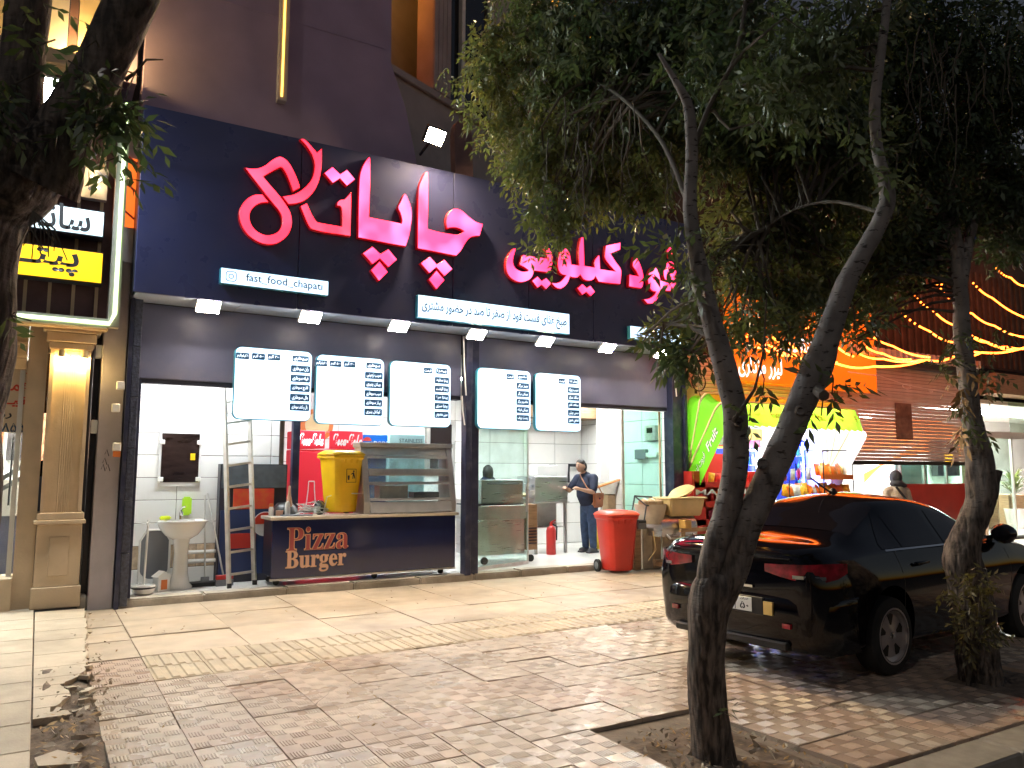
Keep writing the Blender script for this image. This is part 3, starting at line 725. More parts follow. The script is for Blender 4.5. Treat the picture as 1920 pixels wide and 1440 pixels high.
L2([(755, 215), (770, 250), (772, 500), (765, 790), (900, 825), (1000, 840), (1070, 845), (1122, 815), (1090, 795), (1030, 780), (955, 790), (945, 720), (960, 650), (1000, 600), (1050, 585), (1110, 610), (1180, 670), (1250, 720), (1320, 740), (1285, 865), (1230, 868), (1180, 890), (1140, 940), (1100, 1010), (1050, 1065), (950, 1045), (800, 1015), (660, 990), (662, 700), (670, 400), (700, 300), (730, 235)])
L2([(690, 1135), (785, 1065), (855, 1145), (930, 1095), (1015, 1195), (930, 1270), (850, 1180), (780, 1240)])
L2([(850, 1205), (935, 1305), (850, 1402), (772, 1298)])
def L3(p, m='letterp'): letter(px_shape(p, 940, 430, 10.2875), m)
def L4(p, m='letterp', holes=()): letter(px_shape(p, 1080, 440, 9.6), m, [px_shape(h, 1080, 440, 9.6) for h in holes])
L3([(245, 360), (300, 355), (275, 450), (245, 560), (245, 650), (280, 730), (350, 780), (430, 805), (520, 797), (530, 780), (450, 725), (360, 680), (425, 480), (600, 510), (800, 540), (900, 555), (885, 480), (850, 370), (905, 300), (960, 400), (1010, 520), (1005, 620), (980, 740), (945, 835), (800, 815), (640, 795), (625, 880), (570, 960), (480, 1005), (380, 1020), (280, 990), (180, 920), (120, 820), (100, 700), (115, 580), (165, 460)])
L3([(600, 985), (710, 895), (790, 985), (880, 925), (980, 1040), (880, 1155), (790, 1070), (710, 1130)])
k34 = lambda x, y: ((940+x/10.2875-1080)*9.6, (430+y/10.2875-440)*9.6)
E1 = [k34(1110, 560), k34(1150, 440), k34(1200, 375), k34(1260, 360), k34(1320, 430), k34(1355, 560), k34(1365, 665), k34(1510, 685), (62, 250), (100, 45), (130, 32), (150, 45), (160, 300), (165, 550), (345, 580), (345, 465), (410, 365), (440, 368), (450, 610), (715, 650), (600, 520), (530, 400), (550, 185), (820, 130), (810, 270), (640, 340), (730, 480), (825, 620), (825, 780), (810, 890), (600, 870), (420, 845), (365, 750), (320, 810), (240, 830), (150, 800), (90, 720), (40, 770), (-20, 772), k34(1340, 910), k34(1310, 1000), k34(1250, 1090), k34(1160, 1150), k34(1080, 1130), k34(1010, 1070), k34(975, 1022), k34(1080, 1025), k34(1170, 985), k34(1255, 885), k34(1180, 865), k34(1120, 790), k34(1100, 680)]
L4(E1, holes=[[k34(1200, 570), k34(1240, 580), k34(1270, 645), k34(1240, 650), k34(1210, 615)]])
L4([(35, 960), (125, 875), (205, 950), (270, 905), (360, 1025), (275, 1110), (200, 1030), (125, 1085)])
L4([(1060, 390), (1100, 400), (1150, 480), (1195, 600), (1225, 720), (1220, 900), (1190, 965), (1080, 950), (965, 930), (970, 710), (1140, 740), (1090, 640), (1035, 560), (1045, 460)])
L4([(1310, 750), (1340, 640), (1390, 580), (1440, 575), (1490, 640), (1520, 740), (1535, 815), (1640, 835), (1600, 770), (1590, 650), (1620, 540), (1680, 475), (1740, 480), (1790, 540), (1815, 650), (1830, 780), (1835, 900), (1800, 1010), (1700, 1015), (1535, 1000), (1520, 1080), (1460, 1180), (1380, 1240), (1300, 1240), (1230, 1155), (1330, 1140), (1420, 1080), (1450, 1025), (1390, 1010), (1340, 950), (1310, 850)],
   holes=[[(1390, 755), (1430, 770), (1447, 805), (1415, 800)], [(1680, 615), (1770, 575), (1745, 640), (1690, 670)]])
L4([(1640, 295), (1705, 210), (1785, 325), (1715, 420)])

# white lightbox plates on the fascia
def plate(x0, x1, z0, z1, label):
    t = thing('light_box', label, 'sign', ((x0+x1)/2, YF, z0), 'white light boxes on the navy fascia')
    b = MB(); b.box(x0, x1, YF-.09, YF-.006, z0, z1); b.build('box_case', M['boardt'], t, bev=.006)
    b = MB(); b.box(x0+.008, x1-.008, YF-.095, YF-.0905, z0+.008, z1-.008); f = b.build('lit_face', M['plate_lit'], t)
    return t, f
t, f = plate(1.79, 3.15, 3.90, 4.10, 'white lit strip reading fast_food_chapati under the large Persian letters')
lettering('fast_food_chapati', (2.58, YF-.097, 4.0), 1.05, .13, M['inkb'], f, .012)
ig = fill([rrect(.13, .13, .036), rrect(.112, .112, .03)], .002); ig.transform(Matrix.Translation((1.915, YF-.098, 4.0))); link('camera_emblem', ig, M['inkb'], f)
ci = lambda r, n=16: [(r*math.cos(6.2832*i/n), r*math.sin(6.2832*i/n)) for i in range(n)]
ig = fill([ci(.032), ci(.023)], .002); ig.transform(Matrix.Translation((1.915, YF-.098, 4.0))); link('camera_emblem', ig, M['inkb'], f)
t, f = plate(4.43, 7.03, 3.745, 4.075, 'wide white lit strip with a line of small Persian writing, middle of the fascia')
lettering(fa('طبخ غذای فست فود از صفر تا صد در حضور مشتری'), (5.73, YF-.097, 3.91), 2.48, .21, M['inkb'], f, .02, False)
t, f = plate(8.25, 9.55, 3.79, 4.01, 'white lit strip half hidden by leaves at the right end of the fascia')
lettering(fa('فست فود کیلویی'), (8.92, YF-.097, 3.9), 1.1, .15, M['inkb'], f, .012)

# ------------------------------------------------------------------ LED flood lamps under the fascia
def flood():
    t = thing('flood_lamp', 'x', 'lamp', (0, 0, 0))
    b = MB(); b.box(-.012, .012, -.03, .03, -.04, .07); b.box(-.11, .11, -.03, .03, .0, .012); b.build('bracket', M['white'], t)
    Mx = Matrix.Rotation(R(-38), 4, 'X')
    b = MB(); b.box(-.145, .145, -.105, .105, -.09, -.045, Mx); b.build('housing', M['white'], t, bev=.01)
    b = MB(); b.box(-.13, .13, -.09, .09, -.0965, -.0905, Mx); b.build('lamp_face', M['lampw'], t)
    return t
FLD = flood()
names = ['first from the left, over the wash basin', 'above the leftmost menu board', 'third, between the wide and pizza boards', 'beside the centre post', 'above the last two menu boards', 'over the open doorway', 'at the right end by the tree leaves']
for i, x in enumerate([1.70, 2.98, 4.24, 5.48, 6.70, 7.93, 9.12]):
    t = FLD if i == 0 else copy_tree(FLD)
    t.location = (x, 10.16, 3.70); t['label'] = 'white LED flood lamp under the fascia, '+names[i]; t['group'] = 'flood lamps under the fascia'; t['category'] = 'lamp'
# the warm flood lamp above the fascia
wl = at(815, 255, 9.75)
t = thing('warm_flood_lamp', 'warm yellow flood lamp glaring above the top edge of the navy fascia', 'lamp', wl)
b = MB(); b.bar(wl+Vector((0, .5, -.1)), wl+Vector((0, .05, 0)), .03); b.build('bracket', M['blackm'], t)
Mx = Matrix.Translation(wl) @ Matrix.Rotation(R(38), 4, 'X') @ Matrix.Rotation(R(6), 4, 'Y')
b = MB(); b.box(-.15, .15, -.03, .05, -.12, .12, Mx); b.build('housing', M['blackm'], t, bev=.01)
b = MB(); b.box(-.13, .13, -.037, -.031, -.1, .1, Mx); b.build('lamp_face', M['lampwarm'], t)

# ------------------------------------------------------------------ menu boards
def board(x0, x1, z0, z1, heads, rows, label):
    t = thing('menu_board', label, 'menu board', ((x0+x1)/2, 10.45, z0), 'lit menu boards hung across the shop front')
    w, h = x1-x0, z1-z0; c = ((x0+x1)/2, (z0+z1)/2)
    me = fill([rrect(w, h, .085, 5, *c)], .07, .005); me.transform(Matrix.Translation((0, 10.45, 0))); link('board_case', me, M['boardt'], t)
    me = fill([rrect(w-.02, h-.02, .078, 5, *c)], .004); me.transform(Matrix.Translation((0, 10.406, 0))); f = link('lit_face', me, M['boardw'], t)
    def lab(cx_, cz_, lw, lh, s):
        me = fill([rrect(lw, lh, .014, 2, cx_, cz_)], .003); me.transform(Matrix.Translation((0, 10.4015, 0))); l = link('menu_label', me, M['blue_label'], t)
        lettering(fa(s), (cx_, 10.3985, cz_), lw*.8, lh*.62, M['plate_lit'], l, .014, False)
    rx = x1-.155 if len(heads) > 2 else x1-.15
    for i, s in enumerate(heads):
        cx_ = rx-(.01 if i == 0 else 0)-(0 if i == 0 else (.165+.2*i) if len(heads) > 2 else .235); lw = .225 if i == 0 else .17
        lab(cx_+.005, z1-.105-.006*i, lw*(1 if len(heads) > 2 else .82), .085, s)
    n = len(rows); z = z1-.245
    for s in rows:
        lab(rx, z, .265 if len(heads) > 2 else .235, .098, s); z -= (h-.29)/n*.98
    for zc in ():
        b = MB(); b.tube([(x0+.2, 10.45, z1), (x0+.2, 10.5, z1+.2), (x0+.2, 10.6, z1+.25)], .006, 5); b.tube([(x1-.2, 10.45, z1), (x1-.2, 10.5, z1+.2), (x1-.2, 10.6, z1+.25)], .006, 5); b.build('hanger', M['blackm'], t)
H4 = ['سوخاری', '۳۰۰ گرم', '۵۰۰ گرم', '۱ کیلوگرم']
board(2.10, 3.11, 2.27, 3.215, H4, ['ران سوخاری', 'فیله سوخاری', 'قارچ سوخاری', 'بال سوخاری', 'بال و کتف سوخاری'], 'first wide lit menu board, next to the tall ladder')
board(3.17, 4.15, 2.245, 3.195, H4, ['سیب زمینی', 'چیکن پنیری', 'سیب سوخاری', 'پیاز سوخاری', 'کوکتل پنیری'], 'second wide lit menu board, hanging above the red drinks coolers')
board(4.24, 5.21, 2.25, 3.19, ['پیتزا', 'قیمت'], ['پیتزا مخلوط', 'پیتزا گوشت', 'پیتزا مرغ', 'پیتزا سبزی', 'سینی مخصوص'], 'lit pizza menu board just left of the centre post')
board(5.66, 6.62, 2.255, 3.19, ['ساندویچ', 'قیمت'], ['چیز برگر', 'چیکن برگر', 'ماشروم برگر', 'چیکن فیله', 'رست بیف'], 'lit sandwich menu board just right of the centre post')
board(6.71, 7.60, 2.25, 3.18, ['پیش غذا', 'قیمت'], ['سیب ویژه', 'سالاد سزار', 'سالاد کلم', 'سس چیلی', 'سس سیر'], 'last lit menu board, hanging over the doorway with the man')
# ------------------------------------------------------------------ inside the shop
for i, (x, y, lx, ly, s) in enumerate([(2.0, 11.05, 1.3, .3, 'over the wash basin'), (4.3, 12.0, 1.2, .3, 'over the drinks coolers'), (6.4, 12.4, 1.2, .3, 'over the grill trolley'), (8.6, 11.8, 1.2, .3, 'over the man at the sink'), (9.6, 13.2, .3, 1.0, 'by the rear bulkhead')]):
    t = thing('ceiling_light', 'flat white ceiling light inside the shop, '+s, 'ceiling light', (x, y, 3.3), 'ceiling lights inside the shop')
    b = MB(); b.box(x-lx/2-.02, x+lx/2+.02, y-ly/2-.02, y+ly/2+.02, 3.262, 3.298); b.build('light_frame', M['white'], t)
    b = MB(); b.box(x-lx/2, x+lx/2, y-ly/2, y+ly/2, 3.255, 3.2615); b.build('diffuser', M['ceil_led'], t)
F0 = FL
# counter trolley
CX0, CX1, CY0, CY1 = at(507, 964, 10.64).x, at(859, 958, 10.64).x, 10.64, 11.16
t = thing('counter_trolley', 'long navy food counter on castors lettered Pizza Burger', 'counter', ((CX0+CX1)/2, 10.9, F0))
ct = 1.0
b = MB(); b.box(CX0+.04, CX1-.04, CY0+.03, CY1-.03, F0+.12, ct-.045); b.build('cabinet', M['navyd'], t, bev=.005)
b = MB(); b.box(CX0+.035, CX1-.04, CY0+.008, CY0+.028, F0+.09, ct-.05); fp = b.build('front_panel', M['counter'], t, bev=.003)
b = MB(); b.box(CX0+.02, CX1-.04, CY0+.0, CY0+.03, F0+.065, F0+.088); b.build('bottom_rail', M['steelw'], t)
b = MB(); b.box(CX0, CX1, CY0-.03, CY1, ct-.043, ct); b.build('worktop', M['ctop'], t, bev=.006)
for x in (CX0+.12, CX1-.25, CX0+1.5):
    for y in (CY0+.07, CY1-.07):
        b = MB(); b.tube([(x, y-.012, F0+.04), (x, y+.012, F0+.04)], .04, 12); c_ = b.build('castor', M['rubber'], t, smooth=40)
        b = MB(); b.box(x-.018, x+.018, y-.02, y+.02, F0+.078, F0+.119); b.build('castor_fork', M['steelw'], c_)
gold = mat('letter_gold', (.62, .36, .2), .5); lred = mat('letter_maroon', (.35, .06, .06), .5)
for (s, cx_, cz_, w, h, y) in (('Pizza', (CX0+.66), .70, .86, .32, CY0), ('Burger', (CX0+.64), .40, .84, .30, CY0)):
    lettering(mb_(s), (cx_, y+.006, cz_), w, h, gold, fp, .018, False)
    lettering(mb_(s), (cx_, y+.004, cz_), w*.985, h*.975, lred if s == 'Pizza' else mat('letter_cream', (.68, .42, .3), .5), fp, -.008, False)
# things on the counter
def bottle(x, y, z, prof, m, name, label, cap=None, capm=None, grp='bottles and jars on the counter'):
    t = thing(name, label, 'bottle', (x, y, z), grp)
    MB().lathe(prof, (x, y, z), 16).build('body', m, t, smooth=40)
    if cap: MB().lathe(cap, (x, y, z), 14).build('cap', capm, t, smooth=40)
cb = at(508, 948, 10.95)
sauce = mat('sauce', (.62, .36, .24), .35)
bottle(cb.x, 10.93, ct, [(.0, 0), (.032, .001), (.034, .02), (.034, .10), (.026, .125), (0, .13)], M['ceramic'], 'jar', 'small pale jar with an orange cap at the left end of the counter', [(.027, .127), (.03, .13), (.03, .165), (.0, .168)], M['orange'])
bottle(cb.x+.12, 10.95, ct, [(.0, 0), (.05, .001), (.05, .07), (.0, .075)], sauce, 'jar', 'low brownish tub between the jar and the sauce bottle')
bottle(cb.x+.2, 10.85, ct, [(.0, 0), (.036, .001), (.038, .1), (.034, .16), (.018, .2), (.0, .205)], M['ceramic'], 'jar', 'white shaker standing before the pinkish sauce bottle')
bottle(cb.x+.26, 11.0, ct, [(.0, 0), (.042, .001), (.044, .12), (.04, .2), (.025, .27), (.018, .33), (.0, .335)], sauce, 'sauce_bottle', 'tall pinkish sauce bottle on the counter beside the black column', [(.019, .33), (.017, .40), (.0, .41)], sauce)
cc = at(585, 935, 10.95)
t = thing('crumpled_cling_film', 'crumpled clear film and grey cable heap on the counter before the red cooler', 'wrapping', (cc.x, 10.9, ct))
b = MB()
for k in range(9):
    pts = [(cc.x-.25+.5*random.random(), 10.8+.2*random.random(), ct+.02+.2*random.random()*(1-abs(q-3)/4)) for q in range(7)]
    b.tube(pts, .006, 5)
b.build('film_strands', M['alu'], t)
b = MB(); b.lathe([(.0, 0), (.11, .0), (.15, .05), (.13, .12), (.05, .2), (.0, .21)], (cc.x+.05, 10.88, ct), 14); b.build('film', M['glassc'], t, smooth=60)
b = MB(); b.tube([(cc.x+.12, 10.8, ct+.02), (cc.x+.16, 10.78, ct+.25), (cc.x+.3, 10.76, ct+.3), (cc.x+.75, 10.74, ct+.29)], .008, 6); b.build('wire_handle', M['steelw'], t)
b = MB(); b.box(cc.x-.45, cc.x-.05, 10.72, 10.9, ct, ct+.018); tag(b.build('chopping_board', M['grey'], None, bev=.004), 'flat dark board lying on the counter before the black column', 'board')
# wheelie bins
def wheelie(label, cat, m, lidm, H=.9, w=.5, d=.5, wheels=True, litter=False):
    t = thing('wheelie_bin', label, cat)
    def sec(z, ww, dd, c=.06): return [(-ww/2+c, -dd/2, z), (ww/2-c, -dd/2, z), (ww/2, -dd/2+c, z), (ww/2, dd/2-c, z), (ww/2-c, dd/2, z), (-ww/2+c, dd/2, z), (-ww/2, dd/2-c, z), (-ww/2, -dd/2+c, z)]
    b = MB(); zs_ = [(.04, .68, .7), (.06, .7, .72), (.2, .74, .76), (.75, .9, .9), (.86, .93, .92), (.87, .99, .97), (.92, 1.0, .98)]
    vs_ = []; 
    for z, a, c in zs_: vs_ += sec(z*H, w*a, d*c)
    n = len(zs_)
    b.add(vs_, [(i*8+j, i*8+(j+1) % 8, (i+1)*8+(j+1) % 8, (i+1)*8+j) for i in range(n-1) for j in range(8)]+[tuple(range(7, -1, -1)), tuple((n-1)*8+j for j in range(8))])
    bod = b.build('bin_body', m, t, bev=.006, smooth=40)
    for u in (-.2, .0, .2): b = MB(); b.box(w*u-.02, w*u+.02, -d*.475, -d*.4, H*.8, H*.87); b.build('rim_rib', m, bod)
    b = MB(); vs_ = []
    for z, a in ((.922, 1.05), (.945, 1.06), (.975, .94), (1.0, .8)): vs_ += sec(z*H, w*a, d*a, .07)
    b.add(vs_, [(i*8+j, i*8+(j+1) % 8, (i+1)*8+(j+1) % 8, (i+1)*8+j) for i in range(3) for j in range(8)]+[tuple(range(7, -1, -1)), tuple(24+j for j in range(8))])
    l = b.build('lid', lidm, t, bev=.006, smooth=40)
    b = MB(); b.box(-w*.24, w*.24, -d*.25, d*.25, H*1.001, H*1.012); b.build('lid_panel', lidm, l, bev=.004)
    b = MB(); b.tube([(-w*.4, d*.56, H*.9), (w*.4, d*.56, H*.9)], .014, 8); b.box(-w*.4, -w*.36, d*.46, d*.56, H*.88, H*.92); b.box(w*.36, w*.4, d*.46, d*.56, H*.88, H*.92); b.build('handle', m, t)
    if wheels:
        for sx in (-1, 1):
            b = MB(); b.lathe([(0, -.025), (.07, -.025), (.1, -.02), (.1, .02), (.07, .025), (0, .025)], (sx*w*.44, d*.33, .1), 20, Matrix.Rotation(R(90), 4, 'Y')); wl_ = b.build('wheel', M['rubber'], t, smooth=35)
            b = MB()
            b.lathe([(0, -.03), (.06, -.028), (.06, .028), (0, .03)], (sx*w*.44, d*.33, .1), 14, Matrix.Rotation(R(90), 4, 'Y'))
            b.build('hub', M['grey'], wl_, smooth=35)
        b = MB(); b.tube([(-w*.44, d*.33, .1), (w*.44, d*.33, .1)], .012, 8); b.build('axle', M['steelw'], t)
    if litter:
        y = -d*.435
        b = MB(); b.box(-.09, .09, y-.012, y-.002, H*.5, H*.71); q = b.build('litter_sticker', M['yellow'], bod)
        for (x0, x1, z0, z1) in ((-.09, .09, .705, .712), (-.09, .09, .5, .507), (-.09, -.083, .5, .71), (.083, .09, .5, .71)):
            b = MB(); b.box(x0, x1, y-.014, y-.0125, H*z0, H*z1); b.build('sticker_line', M['ink'], q)
        man_ = [(.02, .56), (.035, .56), (.04, .61), (.06, .56), (.072, .565), (.055, .63), (.045, .66), (.02, .65), (-.01, .63), (-.005, .62), (.022, .635), (.028, .62)]
        b = MB(); b.prism([(u, v*H) for u, v in man_], y-.0145, y-.0125); b.lathe([(0, -.004), (.012, -.004), (.012, .004), (0, .004)], (.042, y-.0135, .675*H), 12, Matrix.Rotation(R(90), 4, 'X'))
        b.prism([(-.065, .61*H), (-.03, .61*H), (-.036, .54*H), (-.06, .54*H)], y-.0145, y-.0125); b.build('litter_pictogram', M['ink'], q)
        lettering('ISAACO', (0, y-.0135, H*.755), .15, .03, M['ink'], q) if False else None
    return t
bp = at(637, 953, 10.93)
t = wheelie('yellow wheelie bin with a litter pictogram standing on the counter', 'bin', M['yellow'], M['yellow'], .90, .56, .46, True, True)
t.location = (bp.x, 10.9, ct); t.rotation_euler = (0, 0, R(22))
rb = gd(1168, 1074)
t = wheelie('red wheelie bin with a lid on the pavement by the open doorway', 'bin', M['red'], mat('red_lid', (.62, .07, .04), .4), .98, .58, .56, True)
t.location = (rb.x-.02, rb.y+.12, 0); t.rotation_euler = (0, 0, R(-8))
# heated display case
x0, x1 = at(680, 950, 10.72).x, CX1-.02; zt = at(760, 840, 10.95).z
t = thing('display_case', 'stainless heated display case with sloping glass standing on the counter', 'display case', ((x0+x1)/2, 10.9, ct))
side = [(10.68, ct+.002), (11.12, ct+.002), (11.12, zt), (10.86, zt), (10.78, zt-.28), (10.66, ct+.17)]
for xa in (x0, x1-.09):
    b = MB(); b.prism(side, xa, xa+.09, 'x'); b.build('end_panel', M['steelw'], t, bev=.004)
def yz(z): return 10.66+(z-ct-.17)/(zt-.05-ct-.17)*.2
def rail(za, zb, nm='rail', pr=.015):
    b = MB(); ya, yb = yz(za)-pr, yz(zb)-pr
    b.add([(x0+.0905, ya, za), (x1-.0905, ya, za), (x1-.0905, yb, zb), (x0+.0905, yb, zb), (x0+.0905, ya+.05, za), (x1-.0905, ya+.05, za), (x1-.0905, yb+.05, zb), (x0+.0905, yb+.05, zb)], [(0, 1, 2, 3), (7, 6, 5, 4), (0, 4, 5, 1), (1, 5, 6, 2), (2, 6, 7, 3), (3, 7, 4, 0)])
    b.build(nm, M['steelw'], t, bev=.003)
rail(ct+.02, ct+.17, 'bottom_rail', .0); rail(ct+.185, ct+.22); rail(ct+.415, ct+.455); rail(ct+.545, ct+.645, 'middle_rail', .035); rail(zt-.16, zt-.12); rail(zt-.115, zt-.002, 'top_rail', .0)
b = MB(); b.box(x0-.02, x1+.02, 10.83, 11.14, zt, zt+.07); b.build('top_cover', M['steelw'], t, bev=.008)
for (za, zb) in ((ct+.22, ct+.415), (ct+.455, ct+.555), (ct+.635, zt-.165)):
    b = MB(); b.quad((x0+.092, yz(za)+.02, za), (x1-.092, yz(za)+.02, za), (x1-.092, yz(zb)+.02, zb), (x0+.092, yz(zb)+.02, zb)); b.build('glass_pane', M['glassd'], t)
b = MB(); b.box(x0+.1, x1-.1, 10.75, 11.08, ct+.20, ct+.215); b.build('shelf', M['steelw'], t)
b = MB(); b.box(x0+.1, x1-.1, 11.1, 11.118, ct+.02, zt-.01); b.build('back_glass', M['glassd'], t); b = MB(); b.box(x0+.1, x1-.1, 10.72, 11.08, ct+.56, ct+.575); b.build('shelf', M['steelw'], t); b = MB(); b.box(x0+.3, x0+.75, 10.85, 11.05, ct+.216, ct+.4); b.build('tray', M['steelw'], t); b = MB(); b.box(x0+.85, x1-.2, 10.85, 11.05, ct+.216, ct+.30); b.build('tray', M['blackm'], t)
# corner column behind the counter
bc = at(553, 900, 11.3)
b = MB(); b.box(bc.x-.05, bc.x+.05, 11.28, 11.38, F0, 3.3); tag(b.build('black_column', M['post'], None), 'slim black column rising behind the counter beside the red cooler', 'column')
# drinks coolers
def cooler(x0, x1, y, zt, label, kind):
    t = thing('drinks_cooler', label, 'cooler', ((x0+x1)/2, y+.3, F0), 'drinks coolers behind the counter')
    m = M['coke'] if kind != 'pepsi' else mat('cooler_blue', (.02, .08, .3), .4)
    b = MB(); b.box(x0, x1, y, y+.6, F0, zt-.3); b.build('cabinet', m, t, bev=.01)
    b = MB(); b.box(x0+.01, x1-.01, y-.04, y-.002, F0+.05, zt-.33); d = b.build('door', m if kind == 'coke' else M['glassc'], t, bev=.01)
    if kind != 'coke':
        for k in range(3):
            b = MB(); b.box(x0+.05, x1-.05, y-.045, y-.041, F0+.5+.4*k, F0+.52+.4*k); b.build('shelf_edge', M['white'], d)
    b = MB()
    if kind == 'coke2':
        n = 10; b.add([(x0+(x1-x0)*i/n, y-.05-.08*math.sin(math.pi*i/n), z) for z in (zt-.28, zt) for i in range(n+1)]+[(x0, y+.5, zt-.28), (x1, y+.5, zt-.28), (x0, y+.5, zt), (x1, y+.5, zt)],
                      [(i, i+1, n+2+i, n+1+i) for i in range(n)]+[tuple(range(n+1, 2*n+2))+(2*n+5, 2*n+4), tuple(range(n, -1, -1))+(2*n+2, 2*n+3)])
    else: b.box(x0, x1, y-.05, y+.58, zt-.28, zt)
    h = b.build('header', (M['coke'] if kind != 'pepsi' else mat('header_blue', (.01, .04, .16), .4, emit=(.0, .05, .22), es=.8)), t, bev=.01 if kind != 'coke2' else 0)
    c_ = ((x0+x1)/2, y-(.135 if kind == 'coke2' else .056), zt-.14)
    if kind != 'pepsi': lettering(mb_('Coca-Cola', 0x1D4D0, 0x1D4EA), c_, (x1-x0)*.86, .2, M['signlet'] if kind == 'coke' else M['inkw'], h, .03, False)
    else:
        lettering('pepsi', (c_[0]+.1, c_[1], c_[2]), .3, .13, M['inkw'], h, .01)
        for m_, a0, a1 in ((M['inkr'], 20, 160), (M['inkw'], 160, 200), (mat('emblem_blue', (.02, .12, .5), .4), 200, 340), (M['inkw'], 340, 380)):
            b = MB(); b.prism([(c_[0]-.16+.085*math.cos(R(a)), c_[2]+.1*math.sin(R(a))) for a in np.linspace(a0, a1, 9)], c_[1]-.003, c_[1]+.004); b.build('round_emblem', m_, h)
    if kind == 'coke':
        # printed bottle outline on the door
        cx_ = (x0+x1)/2+.02
        pr = [(.045, 1.45), (.05, 1.32), (.07, 1.12), (.115, .92), (.12, .8), (.105, .68), (.12, .5), (.11, .35)]
        for s in (-1, 1):
            b = MB(); b.tube([(cx_+s*u, y-.044, F0+v-.1) for u, v in pr], .009, 5); b.build('bottle_print', M['inkw'], d)
        b = MB(); b.box(cx_-.045, cx_+.045, y-.047, y-.041, F0+1.34, F0+1.36); b.build('bottle_print', M['inkw'], d)
    return t
yq = 12.3
X = lambda px_: at(px_, 820, yq).x
zt = at(600, 808, yq).z
cooler(X(557), X(608), yq, zt, 'red cooler with a bottle printed on its door, beside the black column', 'coke')
cooler(X(615), X(677), yq-.02, zt, 'second red cooler with a rounded header, above the yellow bin', 'coke2')
cooler(X(680), X(727), yq, zt-.04, 'cooler with a blue header and round emblem, above the display case', 'pepsi')
# pale cool box with STAINLESS lettering, window frame
a, c = at(729, 812, 12.2), at(797, 845, 12.2)
t = thing('pale_carton', 'large pale blue carton printed STAINLESS beside the blue-topped cooler', 'box', ((a.x+c.x)/2, 12.4, F0))
pb_ = mat('carton_blue', (.42, .66, .68), .7, nz=4, amt=.05)
b = MB(); b.box(a.x, c.x, 12.2, 12.8, F0+.9, a.z); q = b.build('carton', pb_, t, bev=.02)
b = MB(); b.box(a.x, c.x, 12.22, 12.8, F0, F0+.898); b.build('stand', M['steelw'], t)
lettering('STAINLESS', (a.x+.4, 12.197, a.z-.12), .42, .07, M['ink'], q); lettering('STEEL', (a.x+.3, 12.197, a.z-.2), .2, .05, M['ink'], q)
t = thing('steel_hatch', 'steel framed hatch on the rear wall right of the pale carton', 'hatch', (6.0, 13.9, 1.5))
p = at(838, 830, 13.9)
b = MB(); b.box(p.x-.45, p.x+.15, 13.86, 13.95, 1.6, 2.6); b.build('frame', M['steelw'], t); b = MB(); b.box(p.x-.38, p.x+.08, 13.85, 13.858, 1.67, 2.53); b.build('hatch_pane', M['winglass'], t)
p = at(607, 795, 13.5)
t = thing('round_wall_sign', 'round orange sign on the rear wall above the red coolers', 'sign', (p.x, 13.9, p.z)); MB().lathe([(0, -.02), (.3, -.02), (.3, .02), (0, .02)], (p.x, 13.9, p.z), 24, Matrix.Rotation(R(90), 4, 'X')).build('disc', M['orange'], t)
MB().lathe([(0, -.004), (.22, -.004), (.22, .004), (0, .004)], (p.x, 13.876, p.z), 24, Matrix.Rotation(R(90), 4, 'X')).build('disc_centre', M['cream'], t)

# wash corner ---------------------------------------------------------------
bx, by = 1.66, 11.05
t = thing('wash_basin', 'white pedestal wash basin against the tiled wall', 'wash basin', (bx, by, F0))
MB().lathe([(0, 0), (.15, 0), (.155, .03), (.12, .07), (.095, .2), (.085, .45), (.1, .62), (.13, .7), (0, .705)], (bx, by, F0), 24, sx=1, sy_=.85).build('pedestal', M['ceramic'], t, smooth=50)
MB().lathe([(.0, .6), (.1, .62), (.2, .68), (.27, .77), (.3, .84), (.305, .86), (.295, .87), (.27, .865), (.22, .80), (.12, .74), (0, .735)], (bx, by+.02, F0), 32, sx=1, sy_=.8).build('bowl', M['ceramic'], t, smooth=60)
b = MB(); b.box(bx-.2, bx+.2, by+.14, by+.3, F0+.78, F0+.875); b.build('back_deck', M['ceramic'], t, bev=.02, seg=2, smooth=40)
b = MB(); b.tube([(bx, by+.2, F0+.875), (bx, by+.2, F0+.97), (bx, by+.1, F0+.97), (bx, by+.07, F0+.93)], .016, 8); b.tube([(bx, by+.2, F0+.97), (bx+.02, by+.18, F0+1.03), (bx+.05, by+.14, F0+1.04)], .01, 6); b.build('tap', M['chrome'], t, smooth=40)
b = MB(); b.box(bx-.26, bx-.12, by+.12, by+.2, F0+.876, F0+.92); tag(b.build('yellow_sponge', mat('sponge', (.62, .72, .02), .8), None, bev=.015, seg=2), 'yellow sponge cloth on the left of the wash basin rim', 'sponge')
p = at(350, 948, WB-.05)
b = MB(); b.box(p.x-.06, p.x+.06, WB-.09, WB-.034, p.z-.13, p.z+.12); tag(b.build('soap_dispenser', mat('soap_green', (.42, .7, .03), .4), None, bev=.02, seg=2), 'lime green soap dispenser on the tiles above the basin', 'dispenser')
a, c = at(305, 812, WB-.06), at(371, 904, WB-.06)
t = thing('wall_mirror', 'dark mirror with clips hung on the tiled wall above the basin', 'mirror', ((a.x+c.x)/2, WB, c.z))
b = MB(); b.box(a.x-.03, c.x+.03, WB-.05, WB-.034, c.z-.05, a.z+.02); b.build('backing', M['white'], t)
b = MB(); b.box(a.x, c.x, WB-.058, WB-.0505, c.z, a.z); mir = b.build('mirror_glass', mat('mirror_dark', (.05, .035, .035), .08, nz=4, amt=.6, metal=.6, stretch=(1, 1, 3)), t)
